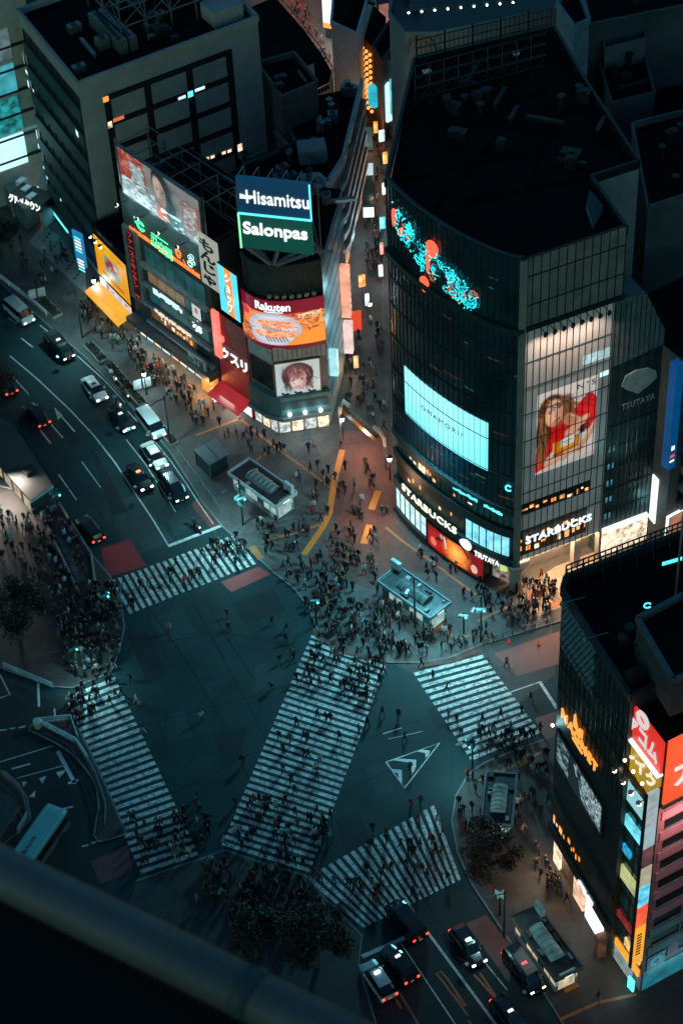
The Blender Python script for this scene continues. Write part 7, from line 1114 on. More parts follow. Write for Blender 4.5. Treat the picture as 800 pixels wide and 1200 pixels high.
G1 = [mat('leaf_dark_green', (.010, .016, .008), .6), mat('leaf_green', (.018, .026, .011), .6), mat('leaf_deep', (.006, .010, .006), .6)]; G2 = [mat('leaf_russet', (.075, .024, .010), .6), mat('leaf_brown', (.045, .018, .010), .6), mat('leaf_dull', (.02, .014, .010), .6)]
BK = mat('bark', (.05, .038, .03), .9, bump=.3, scale=3)
def tree(name, label, u, v, r, h, ms, n, seed, group=None, size=.2, flat=.8, z0=.12):
    x, y = G(u, v, z0); root = thing(name, label, 'tree', (x, y, z0), group); b = MB(); cr = MB(); cl = leaves(cr, (x, y, h), r, n, ms, size, seed, flat, clumps=26); cr.obj('crown', root)
    q = random.Random(seed + 5); b.tube([(x, y, z0 - .1), (x + .1, y, h * .35), (x + .15, y - .1, h * .65)], [.32, .24, .18], BK, 8); b.obj('trunk', root); b = MB()
    for c in cl[:12]: b.tube([(x + .1, y, h * .45), ((x + c[0]) / 2, (y + c[1]) / 2, (h * .6 + c[2]) / 2 + .3), c[:3]], [.13, .08, .03], BK, 5)
    b.obj('limb', root); return root
tree('leafy_tree', 'big dark green tree over the left plaza by the white rail', 24, 752, 4.6, 6.0, G1, 8500, 1); tree('leafy_tree', 'dark tree in front of the lower right zebra crossing by the handrail', 372, 1132, 3.9, 6.5, G1, 7000, 2); tree('russet_tree', 'russet autumn tree over the right pavement beside a subway entrance', 574, 1030, 3.9, 5.6, G2, 5200, 3, size=.18); tree('leafy_tree', 'dark tree at the left edge under the katakana canopy', 2, 300, 3.0, 5, G1, 4500, 4); tree('russet_tree', 'brown leaved tree over the left lanes at the picture edge', -2, 480, 3.6, 5.5, G2, 3500, 5, size=.18, z0=0.0)
tree('leafy_tree', 'dark tree at the bottom of the station square beside the handrail', 300, 1120, 3.0, 5, G1, 3600, 6)
def planter(label, px, w, seed, hm=None):
    P = GP(px, .12); root = thing('kerb_planter', label, 'planter', P[0] + (.12,), 'planters along the left kerb'); b = MB(); lf = MB(); q = random.Random(seed)
    for a, c in zip(P, P[1:]):
        d = Vector((c[0] - a[0], c[1] - a[1], 0)); L_ = d.length; d.normalize(); n = Vector((-d.y, d.x, 0))
        for s_ in (-1, 1): b.bar((a[0] + n.x * s_ * w / 2, a[1] + n.y * s_ * w / 2, .35), (c[0] + n.x * s_ * w / 2, c[1] + n.y * s_ * w / 2, .35), .16, mat('planter_stone', (.20, .19, .175), .8), .5)
        for t_ in (a, c): b.bar((t_[0] - n.x * w / 2, t_[1] - n.y * w / 2, .35), (t_[0] + n.x * w / 2, t_[1] + n.y * w / 2, .35), .16, MATS['planter_stone'], .5)
        for k in range(int(L_ * 60)): t_ = q.random(); s_ = q.uniform(-.45, .45) * w; p = Vector((a[0] + d.x * L_ * t_ + n.x * s_, a[1] + d.y * L_ * t_ + n.y * s_, .45 + q.random() * .5)); t = Vector((q.gauss(0, 1), q.gauss(0, 1), q.gauss(0, 1))).normalized(); w2 = t.orthogonal().normalized(); lf.face([p - t * .16, p + w2 * .09, p + t * .16, p - w2 * .09], q.choice(G1))
    b.obj('kerb_frame', root); lf.obj('hedge', root)
planter('hedge planter along the kerb left of the glass lamp signs', [(104, 405), (122, 425)], 1.5, 1); planter('long hedge planter along the kerb opposite the shop canopy', [(128, 428), (168, 476)], 1.3, 2); planter('hedge planter along the kerb just above the glass kiosk', [(172, 482), (205, 522)], 1.2, 3); planter('hedge planter farthest left along the kerb', [(48, 352), (68, 372)], 1.6, 4)
# ---- lamp posts, signals, signs
def lantern(label, u, v, h=4.6, power=260, col=(.85, 1, 1), arm=None):
    x, y = G(u, v, .12); root = thing('street_lamp', label, 'street lamp', (x, y, .12)); b = MB(); b.tube([(x, y, .1), (x, y, .6), (x, y, h - .9)], [.16, .1, .07], M_dark, 8); b.obj('post', root); b = MB(); b.tube([(x, y, h - .9), (x, y, h - .2)], [.26, .34], E_lamp, 8); o_ = b.obj('lantern', root); b = MB(); b.tube([(x, y, h - .2), (x, y, h + .25)], [.42, .05], M_dark, 8); b.obj('cap', o_); lamp('POINT', (x, y, h - 1.15), power, col, .3, parent=root); return root
lantern('lantern street lamp at the drugstore side of the lane mouth', 402, 515, 4.6, 600); lantern('lantern street lamp at the tower side of the lane mouth', 457, 562, 4.6, 420, (1, .75, .6)); lantern('lantern street lamp beside the sign panels on the left pavement', 172, 462, 4.6, 1300, (.6, .96, 1)); lantern('white lantern street lamp in the narrow lane', 434, 380, 4.6, 300); lantern('lantern street lamp before the yellow hoarding', 113, 350, 4.2, 1300, (.55, .96, 1))
def mast(name, label, u, v, h, heads, cat='traffic signal', arm=None, lightp=0, plates=(), lc=(.42, .95, 1.0)):
    x, y = G(u, v, .12); root = thing(name, label, cat, (x, y, .12)); b = MB(); b.tube([(x, y, .1), (x, y, h)], [.15, .10], M_dark, 8); b.obj('pole', root)
    if arm:
        ax, ay = arm; b = MB(); b.tube([(x, y, h - .5), (x + ax * .6, y + ay * .6, h - .1), (x + ax, y + ay, h)], [.08, .06, .05], M_dark, 6); o_ = b.obj('arm', root)
        if lightp: b = MB(); b.box((x + ax, y + ay, h - .12), (.9, .35, .14), M_steel, math.atan2(ay, ax)); b.box((x + ax, y + ay, h - .17), (.7, .25, .05), E_lamp, math.atan2(ay, ax)); b.obj('luminaire', o_); lamp('SPOT', (x + ax, y + ay, h - .25), lightp, lc, .25, (x + ax * 1.3, y + ay * 1.3, 0), 150, parent=root)
    for dz, rz, m_ in heads:
        hx, hy = x + .45 * math.cos(rz), y + .45 * math.sin(rz); b = MB(); b.box((hx, hy, h - dz), (.35, 1.2, .45), mat('signal_case', (.10, .22, .23), .5), rz); b.bar((x, y, h - dz + .2), (hx, hy, h - dz + .2), .06, M_dark); o_ = b.obj('signal_head', root); b = MB()
        for k in (-1, 0, 1): b.ball((hx + .2 * math.cos(rz) - k * .36 * math.sin(rz), hy + .2 * math.sin(rz) + k * .36 * math.cos(rz), h - dz + .22), .14, m_ if k == 1 else M_black, 6, 4)
        b.obj('signal_lens', o_)
    for dz, rz, w_, hh, m_ in plates: b = MB(); b.box((x + .1 * math.cos(rz), y + .1 * math.sin(rz), h - dz), (.08, w_, hh), m_, rz); b.obj('plate', root)
    return root
E_sg = emit('signal_cyan', (.1, 1.0, .8), 5.0); E_sr = emit('signal_red', (1, .06, .03), 5.0); PB = mat('sign_back_cyan', (.05, .15, .17), .4); PW = mat('sign_plate_white', (.4, .45, .46), .5)
mast('traffic_signal', 'traffic signal with pale cyan plates on the left plaza kerb', 71, 612, 6.5, [(1.2, -1.0, E_sg), (1.2, 2.1, E_sg)], arm=(6.5, .3), plates=[(1.6, .4, 1.0, .9, PB), (1.5, -.6, .9, .9, PB)])
mast('traffic_signal', 'traffic signal beside the white edged subway entrance', 285, 615, 8.5, [(3.4, -1.2, E_sg), (3.6, 2.4, E_sg)], arm=(-2, -2), lightp=9000, plates=[(4.8, -2.2, 1.1, 1.0, PB), (4.9, .2, .9, .9, PB)])
mast('utility_pole', 'tall black pole in front of the teal glass subway entrance', 486, 736, 9.5, [], 'pole', arm=(-1.0, -2.4), lightp=5500); mast('traffic_signal', 'traffic signal on a tall pole above the right zebra crossing', 563, 752, 8.5, [(2.2, -1.6, E_sg)], arm=(-1.2, -2.2), lightp=5200)
mast('traffic_signal', 'traffic signal with bright cyan lens near the left plaza corner', 127, 726, 5.5, [(.8, -1.2, E_sg), (1.2, .3, E_sg)], plates=[(1.6, -.6, .7, 1.1, PB)]); mast('traffic_signal', 'traffic signal in the crowd above the left zebra crossing', 90, 790, 5.5, [(.6, -1.0, E_sg)], arm=(1.6, -1.6), lightp=3500)
mast('traffic_signal', 'traffic signal with cyan plates at the corner below the right zebra crossing', 553, 903, 6.0, [(.6, 2.4, E_sg), (.9, -2.6, E_sg)], arm=(-1.6, -.6), lightp=3000, plates=[(1.4, 2.2, 1.0, .9, PB), (1.4, -2.4, .9, .9, PB)]); mast('traffic_signal', 'traffic signal standing in the crowd below the diagonal crossing', 336, 1010, 6.0, [(.8, 1.5, E_sg)]); mast('traffic_signal', 'traffic signal among the people at the lane mouth kerb', 371, 732, 5.5, [(.8, -1.6, E_sg)]); mast('traffic_signal', 'traffic signal with white plates near the lower zebra crossing', 585, 1072, 4.6, [], plates=[(.9, -2.2, 1.2, .9, PW), (.9, -.9, 1.0, .9, PW)], cat='sign post')
mast('traffic_signal', 'traffic signal among waiting people at the kerb before the curved tower', 543, 748, 5.0, [(.5, -1.8, E_sg)]); mast('street_light_mast', 'tall lamp mast over the kerb by the hedge planters', 200, 522, 9.5, [], 'street lamp', arm=(-1.6, -1.6), lightp=8000); mast('street_light_mast', 'tall lamp mast over the kerb by the yellow awning', 97, 396, 9.5, [], 'street lamp', arm=(-1.4, -1.8), lightp=8000); mast('street_light_mast', 'tall lamp mast beside the lower subway entrance', 590, 1096, 8.5, [], 'street lamp', arm=(-1.6, -.6), lightp=1500)
SGN = [(168, 458, 'pair of pale notice boards beside the lantern lamp on the left pavement'), (45, 352, 'pair of pale notice boards on the kerb near the white van')]
for u, v, lb in SGN:
    x, y = G(u, v, .12); root = thing('notice_board', lb, 'notice board', (x, y, .12))
    for k in (-.7, .7): b = MB(); b.box((x + k, y + k * .3, .7), (1.2, .1, 1.7), mat('notice_pale', (.38, .43, .44), .5, var=.3, scale=2), .35); b.bar((x + k, y + k * .3, .1), (x + k, y + k * .3, .8), .1, M_dark); b.obj('board', root)
# lane mouth arch: painted beam on two posts with white curved lamps
GA = thing('lane_gate', 'orange lattice gate beam between white curved posts across the lane mouth', 'gate', G(404, 512) + (.12,)); gl = G(403, 520, .12); gr = G(452, 570, .12); z_g = 5.2
b = MB(); pa = np.array(G(404, 481, z_g)); pb = np.array(G(444, 516, z_g)); b.bar((pa[0], pa[1], z_g), (pb[0], pb[1], z_g), .7, mat('orange_brown_beam', (.20, .075, .02), .5), .9); b.bar((pa[0], pa[1], z_g + .5), (pb[0], pb[1], z_g + .5), .9, mat('beam_edge', (.25, .12, .03), .5), .1); b.obj('beam', GA); b = MB()
for k in range(9): t_ = (k + .5) / 9; c = pa * (1 - t_) + pb * t_; b.box((c[0], c[1], z_g + .55), (.5, .5, .06), mat('red_beam_panel', (.26, .03, .015), .5), .7)
b.obj('beam_panel', GA)
for sgn, p_ in ((-1, pa), (1, pb)):
    d = (pb - pa) / np.linalg.norm(pb - pa) * sgn; b = MB(); b.tube([(p_[0] - d[0] * 1.2, p_[1] - d[1] * 1.2 + .4, z_g + 1.3), (p_[0] + d[0] * .2, p_[1] + .5, z_g + 1.25), (p_[0] + d[0] * 1.2, p_[1] + .1, z_g + .4), (p_[0] + d[0] * 1.4, p_[1] - .2, z_g - 1.0)], [.3, .34, .32, .2], mat('white_curved_post', (.62, .55, .5), .5), 8); b.obj('curved_head', GA); b = MB(); b.tube([(p_[0] + d[0] * 1.4, p_[1] - .2, .1), (p_[0] + d[0] * 1.4, p_[1] - .2, z_g - 1)], [.16, .2], M_steel, 8); b.obj('post', GA)
lamp('POINT', (float(pa[0] + pb[0]) / 2, float(pa[1] + pb[1]) / 2 - 1, z_g - .8), 2600, (1, .55, .34), .5, parent=GA); lamp('POINT', G(430, 585, 5) + (5.0,), 2400, (1, .50, .28), .6, parent=GA)
for i, (u, v) in enumerate([(596, 753), (631, 755)]): x, y = G(u, v, 0); b = MB(); b.tube([(x, y, 0), (x, y, .7)], [.24, .05], emit('cone_red', (.9, .06, .03), .5), 8); b.box((x, y, 0), (.5, .5, .05), M_black); tag(b.obj('traffic_cone'), ['red traffic cone nearer the zebra crossing on the red lane', 'red traffic cone farther right on the red lane'][i], 'traffic cone', 'red traffic cones on the lane')
x, y = G(372, 979, 0); b = MB(); b.box((x, y, .12), (1.5, .5, .5), mat('cart_body', (.06, .06, .065), .5), .5); b.tube([(x + .6, y + .3, .12), (x + .6, y + .3, .0)], .12, M_black, 8); b.bar((x + .7, y + .4, .5), (x + .9, y + .5, 1.0), .05, M_steel); tag(b.obj('hand_cart'), 'long dark hand cart at the right edge of the diagonal crossing', 'cart')
# ================================================================== VEHICLES
def carpaint(name, col, rough=.3): return mat(name, col, rough, .0, var=.05, spec=.7)
TYRE = mat('tyre', (.01, .01, .01), .9); RIM = mat('wheel_rim', (.25, .25, .25), .4, .7); CGL = mat('car_glass', (.006, .010, .012), .08, spec=.8)
# sections: x, half width low, half width belt, half width roof, z sill, z belt, z top ; glass flag from this section to the next on sides / top
SED = dict(L=4.6, sec=[(-2.30, .70, .76, .60, .35, .62, .72), (-2.2, .80, .82, .66, .25, .82, .95), (-1.55, .84, .85, .70, .22, .92, 1.02), (-.95, .85, .86, .58, .22, .95, 1.46), (.1, .85, .86, .60, .22, .94, 1.50), (.55, .85, .86, .56, .22, .92, 1.42), (1.25, .84, .85, .68, .22, .90, .98), (2.1, .80, .80, .62, .25, .74, .80), (2.3, .68, .70, .55, .35, .58, .62)], glass=(2, 6), roofi=(3, 5))
TAX = dict(L=4.4, sec=[(-2.20, .74, .78, .62, .35, .75, .85), (-2.12, .82, .83, .68, .25, .95, 1.06), (-1.95, .84, .85, .64, .22, 1.0, 1.45), (-1.4, .84, .85, .62, .22, 1.0, 1.68), (.2, .84, .85, .62, .22, .98, 1.75), (.6, .84, .85, .60, .22, .96, 1.66), (1.25, .84, .85, .70, .22, .94, 1.04), (2.0, .80, .80, .62, .25, .80, .88), (2.2, .70, .72, .55, .35, .60, .66)], glass=(1, 6), roofi=(3, 5))
VAN = dict(L=4.9, sec=[(-2.45, .80, .84, .70, .35, .9, 1.0), (-2.40, .85, .88, .74, .25, 1.1, 1.5), (-2.25, .86, .90, .74, .25, 1.12, 1.86), (-1.2, .87, .90, .76, .25, 1.12, 1.98), (.8, .87, .90, .76, .25, 1.1, 1.98), (1.3, .87, .90, .72, .25, 1.08, 1.88), (1.95, .86, .88, .76, .25, 1.04, 1.2), (2.35, .80, .82, .66, .28, .88, .96), (2.45, .70, .74, .58, .38, .65, .72)], glass=(1, 6), roofi=(2, 5))
def carmesh(kind, paint):
    secs = kind['sec']; body = MB(); glass = MB(); R = []
    for x, wl, wb, wr, zs, zb, zt in secs: R.append([(x, -wl, zs), (x, -wb, (zs + zb) / 2), (x, -wb * .98, zb), (x, -wr, zt - .04), (x, -wr * .7, zt), (x, wr * .7, zt), (x, wr, zt - .04), (x, wb * .98, zb), (x, wb, (zs + zb) / 2), (x, wl, zs)])
    g0, g1 = kind['glass']; r0, r1 = kind['roofi']
    for i in range(len(R) - 1):
        for j in range(9):
            f = [R[i][j], R[i + 1][j], R[i + 1][j + 1], R[i][j + 1]]; side = j in (2, 6); top = j in (3, 4, 5); isg = (g0 <= i < g1) and (side or (top and not (r0 <= i < r1)))
            body.face(f, CGL if isg else paint)
        body.face([R[i][9], R[i + 1][9], R[i + 1][0], R[i][0]], M_black)
    body.face(R[0][::-1], paint); body.face(R[-1], paint)
    b2 = MB(); paintm = MB()
    for f, m in zip(body.f, body.m): (glass if body.mats[m] is CGL else paintm).face([body.v[k] for k in f], body.mats[m])
    return paintm, glass
def car(label, cpx, fpx, kind, paint, cat='car', name='parked_car', sign_=None, back_on=True, front_on=True, z=0.0):
    x, y = G(cpx[0], cpx[1], .7); fx, fy = G(fpx[0], fpx[1], .7); rz = ang((x, y), (fx, fy)); root = thing(name, label, cat, (x, y, z), None, rz); root.scale = (1.22,) * 3; bo, gl = carmesh(kind, paint); o = bo.obj('body', root, local=True); gl.obj('glazing', root, local=True); L_ = kind['L'] / 2; wb = kind['sec'][4][2]; s0 = kind['sec'][0]; s1 = kind['sec'][-1]
    for sx in (-.62, .62):
        for sy in (-1, 1):
            b = MB(); b.tube([(sx * L_, sy * (wb - .2), .31), (sx * L_, sy * (wb + .01), .31)], .32, TYRE, 14); w_ = b.obj('wheel', root, local=True); b = MB(); b.tube([(sx * L_, sy * (wb + .0), .31), (sx * L_, sy * (wb + .03), .31)], .19, RIM, 10); b.obj('rim', w_, local=True)
    for sy in (-1, 1):
        b = MB(); b.box((L_ - .14, sy * s1[2] * .82, s1[5] - .02), (.34, .34, .15), E_head if front_on else mat('lamp_off', (.35, .36, .36), .2)); b.obj('headlight', root, local=True)
        b = MB(); b.box((-L_ + .12, sy * s0[2] * .86, s0[5] - .05), (.3, .26, .22), E_red if back_on else mat('tail_off', (.22, .01, .01), .3)); b.obj('tail_light', root, local=True)
        b = MB(); b.box((kind['sec'][5][0] + .25, sy * (wb + .1), kind['sec'][5][5] + .02), (.16, .22, .14), paint); b.obj('mirror', root, local=True)
    zt = kind['sec'][4][6]; b = MB(); b.box((L_ - .02, 0, .42), (.04, .34, .16), M_white); b.box((-L_ + .0, 0, .55), (.04, .34, .16), M_white); b.obj('number_plate', root, local=True)
    b = MB(); b.box((L_ - .08, 0, .3), (.2, wb * 1.7, .16), M_black); b.box((-L_ + .08, 0, .32), (.2, wb * 1.7, .16), M_black); pieces(b, 'bumper', root, True)
    if sign_: b = MB(); b.box((.1, 0, zt), (.25, .55, .16), sign_, top=.8); b.obj('roof_light', root, local=True)
    if front_on: lamp('SPOT', (0, 0, 0), 40, (1, .9, .75), .1, None, 80, name='headlight_beam', parent=None).parent = root; l = COL.objects[-1] if False else root.children[-1]; l.location = (L_ + .1, 0, .65); l.rotation_euler = (math.radians(78), 0, -math.pi / 2)
    if back_on: pl = lamp('POINT', (0, 0, 0), 5, (1, .08, .03), .15, name='tail_glow'); pl.parent = root; pl.location = (-L_ - .3, 0, .6)
    return root
CW_ = carpaint('white_car_paint', (.55, .55, .54)); CB_ = carpaint('black_car_paint', (.010, .011, .012), .18); CN_ = carpaint('navy_car_paint', (.012, .016, .024), .18); CS_ = carpaint('silver_car_paint', (.30, .36, .38)); CI_ = carpaint('ivory_car_paint', (.46, .42, .38)); CG_ = carpaint('grey_van_paint', (.36, .38, .38))
car('pale grey long van driving down the curved road at the far left', (23, 367), (42, 384), VAN, CG_, 'van', 'passenger_van', back_on=False); car('black taxi van behind the white taxi on the curved road', (70, 408), (86, 424), VAN, CB_, 'taxi', 'taxi', E_white, back_on=False); car('white saloon taxi nearest the hedge planters on the curved road', (111, 456), (125, 474), SED, CW_, 'taxi', 'taxi', mat('dark_roof_light', (.05, .05, .05), .5), back_on=False); car('black saloon between the white taxi and the white minivan', (142, 491), (155, 508), SED, CB_, 'car', 'saloon_car', E_white, back_on=False)
car('white minivan in the kerb lane beside the guard rail', (177, 498), (191, 516), VAN, CW_, 'minivan', 'minivan', back_on=False); car('ivory white saloon behind the black minivan at the stop line', (181, 534), (194, 552), SED, CI_, 'car', 'saloon_car', E_warmlamp, back_on=False); car('black saloon with amber roof light in the middle lane', (163, 559), (176, 577), SED, CB_, 'taxi', 'taxi', emit('amber_roof_light', (1, .3, .08), 2.5), back_on=False); car('glossy black minivan first at the stop line by the rail', (203, 571), (217, 590), VAN, CN_, 'minivan', 'minivan', back_on=False)
car('black car with red tail lights driving away past the white arrows', (43, 487), (30, 472), TAX, CB_, 'taxi', 'taxi', front_on=False); car('dark car with red tail lights at the left picture edge', (6, 450), (-6, 434), TAX, CN_, 'taxi', 'taxi', front_on=False); car('black taxi with glowing tail lights beside the red painted lane', (106, 621), (92, 603), TAX, CB_, 'taxi', 'taxi', front_on=False)
car('black minivan with tail lights crossing the lower zebra stripes', (475, 1080), (458, 1060), VAN, CB_, 'minivan', 'minivan', front_on=False); car('black taxi with white rear light waiting at the lower stop line', (467, 1130), (451, 1110), TAX, CB_, 'taxi', 'taxi', E_white, front_on=False); car('silver blue estate car with a white roof light at the lower stop line', (443, 1149), (429, 1128), TAX, CS_, 'taxi', 'taxi', E_lamp, front_on=False)
car('black taxi coming towards the viewer past the orange road numbers', (548, 1109), (562, 1130), TAX, CB_, 'taxi', 'taxi', E_lamp); car('black minivan beside the long subway entrance', (613, 1138), (630, 1161), VAN, CB_, 'minivan', 'minivan', emit('red_roof_light', (1, .1, .08), 1.5)); car('black taxi at the bottom edge behind the parked minivan', (597, 1192), (611, 1212), TAX, CB_, 'taxi', 'taxi', E_white)
def scooter(label, cpx, fpx, col):
    x, y = G(cpx[0], cpx[1], .5); f_ = G(fpx[0], fpx[1], .5); root = thing('scooter', label, 'scooter', (x, y, 0.0), None, ang((x, y), f_)); root.scale = (1.22,) * 3; b = MB(); b.tube([(-.75, 0, .62), (-.3, 0, .72), (.0, 0, .38), (.35, 0, .38), (.55, 0, .7), (.5, 0, 1.0)], [.15, .2, .16, .15, .17, .08], mat('scooter_' + col[0], col[1], .35), 8); b.obj('body', root, local=True)
    for sx in (-.6, .68): b = MB(); b.tube([(sx, -.06, .24), (sx, .06, .24)], .25, TYRE, 12); b.obj('wheel', root, local=True)
    b = MB(); b.box((-.35, 0, .86), (.7, .28, .1), M_black); b.obj('seat', root, local=True); b = MB(); b.bar((.5, -.35, 1.05), (.5, .35, 1.05), .05, M_dark); b.obj('handlebar', root, local=True); b = MB(); b.box((-.8, 0, .85), (.4, .42, .36), MATS['scooter_' + col[0]]); b.obj('top_box', root, local=True); b = MB(); b.ball((.66, 0, .9), .1, E_head, 6, 4); b.obj('headlight', root, local=True); return root
scooter('white scooter at the kerb below the hedge planters', (134, 444), (142, 454), ('white', (.5, .5, .5))); scooter('dark scooter behind the white scooter in the kerb lane', (148, 464), (156, 474), ('black', (.02, .02, .02))); scooter('blue grey scooter in the kerb lane beside the dark one', (139, 474), (147, 484), ('blue', (.1, .14, .17))); scooter('dark scooter waiting alone at the stop line', (231, 618), (238, 626), ('dark', (.03, .03, .035)))
# bus
bx, by = G(38, 993, 2.5); f_ = G(68, 950, 2.5); BU = thing('city_bus', 'city bus with a plain teal roof lettered in black in the terminal', 'bus', (bx, by, 0), None, ang((bx, by), f_)); BU.scale = (1.15,) * 3; PT = carpaint('teal_bus_roof', (.10, .30, .31), .4); b = MB(); hw = 1.24
prof = [(-5.2, 0), (5.0, 0), (5.25, .6)]
R = []
for x, w_, zb, zt in [(-5.25, 1.12, .5, 2.7), (-5.1, 1.22, .4, 2.95), (-4.5, 1.24, .4, 3.02), (4.5, 1.24, .4, 3.02), (5.1, 1.2, .4, 2.9), (5.28, 1.08, .5, 2.6)]: R.append([(x, -w_, zb), (x, -w_, 1.25), (x, -w_, 2.45), (x, -w_ * .97, zt - .2), (x, -w_ * .8, zt), (x, w_ * .8, zt), (x, w_ * .97, zt - .2), (x, w_, 2.45), (x, w_, 1.25), (x, w_, zb)])
gl = MB()
for i in range(5):
    for j in range(9): (gl if j in (1, 7) and 0 < i < 4 else b).face([R[i][j], R[i + 1][j], R[i + 1][j + 1], R[i][j + 1]], CGL if j in (1, 7) and 0 < i < 4 else (PT if j in (2, 3, 4, 5, 6) else mat('bus_side', (.05, .10, .11), .4)))
b.face(R[0][::-1], PT); b.face(R[-1], CGL); b.obj('body', BU, local=True); gl.obj('glazing', BU, local=True); b = MB()
for sy in (-1, 1): b.bar((-4.8, sy * .72, 3.04), (4.8, sy * .72, 3.04), .06, mat('bus_roof_rib', (.2, .48, .5), .4), .05)
b.bar((4.2, -1.0, 3.02), (4.2, 1.0, 3.02), .08, MATS['bus_roof_rib'], .05); b.obj('roof_rib', BU, local=True); b = MB(); gtext(b, '東急A278', (-.9, 0), (1, 0), (0, 1), 3.4, .5, 3.045, mat('bus_roof_letter', (.01, .03, .035), .6)); b.obj('roof_lettering', BU, local=True)
for sx in (-3.0, 3.4):
    for sy in (-1, 1): b = MB(); b.tube([(sx, sy * 1.05, .5), (sx, sy * 1.26, .5)], .5, TYRE, 14); b.obj('wheel', BU, local=True)
for sy in (-1, 1): b = MB(); b.box((5.22, sy * .8, .8), (.12, .35, .22), mat('lamp_off', (.35, .36, .36), .2)); b.obj('headlight', BU, local=True); b = MB(); b.box((-5.2, sy * .95, 1.0), (.12, .2, .4), mat('tail_off', (.22, .01, .01), .3)); b.obj('tail_light', BU, local=True)
b = MB(); b.bar((-2.4, -1.26, 1.0), (2.0, -1.26, 1.0), .03, mat('red_bus_stripe', (.25, .03, .03), .4), .18); b.obj('stripe', BU, local=True)
TS = thing('terminal_shelter', 'dark flat canopy of the bus terminal island at the left edge', 'shelter', G(8, 950) + (.13,)); b = MB(); tsr = GP([(-30, 926), (12, 932), (24, 946), (-6, 990), (-40, 990)], 3); b.prism(tsr, 2.8, 3.0, mat('terminal_roof', (.03, .032, .033), .7), bottom=True); b.obj('roof', TS); b = MB(); b.bar(tsr[2] + (3.05,), tsr[3] + (3.05,), .12, mat('brown_edge', (.16, .09, .06), .6)); b.obj('roof_edge', TS)
for p_ in tsr[1:4]: b = MB(); b.tube([((p_[0] + tsr[0][0] * .1) / 1.1, (p_[1] + tsr[0][1] * .1) / 1.1, .1), ((p_[0] + tsr[0][0] * .1) / 1.1, (p_[1] + tsr[0][1] * .1) / 1.1, 2.8)], .1, M_dark, 6); b.obj('post', TS)
# ================================================================== the viewing deck handrail in front of the camera
zr_ = CAM_H - 2.1; ra = np.array(G(0, 1021, zr_)); rb_ = np.array(G(290, 1164, zr_)); d = (rb_ - ra) / np.linalg.norm(rb_ - ra); inn = np.array([d[1], -d[0]]); inn = inn if inn[1] < 0 else -inn
e0 = ra - d * 3.0; e1 = rb_ + d * 3.0; HR = thing('deck_handrail', 'thick blurred grey handrail of the high viewing deck in the foreground', 'handrail', (float(e0[0]), float(e0[1]), zr_)); b = MB(); b.tube([tuple(e0) + (zr_,), tuple(e1) + (zr_,)], .031, mat('handrail_metal', (.125, .112, .108), .5, .3, var=.35, scale=3), 28); b.obj('handrail', HR, smooth=True); jc = np.array(G(293, 1165, zr_)); b = MB(); b.tube([tuple(jc - d * .012) + (zr_,), tuple(jc + d * .012) + (zr_,)], .0325, mat('rail_joint', (.04, .05, .052), .6), 28); b.obj('joint_collar', HR, smooth=True)
TWR = thing('observation_tower', 'black roof edge of the viewing tower under the handrail', 'building', (float(e0[0]), float(e0[1]), 0)); o1 = e0 - d * 12 - inn * .02 + inn * .02; q1 = e1 + d * 20; b = MB(); poly = [tuple(o1 + inn * .0), tuple(q1 + inn * .0), tuple(q1 + inn * 30), tuple(o1 + inn * 30)]; b.prism(poly, 0, zr_ - .04, mat('tower_wall', (.01, .011, .012), .8), mat('tower_ledge', (.004, .005, .006), .95)); b.obj('wall', TWR)
# ================================================================== PEOPLE
SK = mat('skin', (.30, .18, .13), .6, var=.05); HAIR = mat('dark_hair', (.012, .010, .009), .6); SHOE = mat('shoe', (.015, .015, .015), .6)
COATS = {'black coat': (.008, .009, .010), 'charcoal jacket': (.022, .023, .025), 'navy jacket': (.010, .014, .026), 'grey coat': (.10, .10, .10), 'beige coat': (.26, .20, .14), 'white top': (.34, .36, .36), 'red jacket': (.32, .025, .02), 'pale blue jacket': (.16, .30, .34), 'brown jacket': (.07, .04, .025)}
LEGS = {'dark trousers': (.010, .010, .012), 'jeans': (.03, .045, .07), 'grey trousers': (.07, .07, .07), 'pale trousers': (.32, .30, .27)}
CM = {k: mat('cloth_' + k.replace(' ', '_'), v, .85, var=.12, scale=4) for k, v in COATS.items()}; LM = {k: mat('cloth_' + k.replace(' ', '_'), v, .85, var=.12, scale=4) for k, v in LEGS.items()}
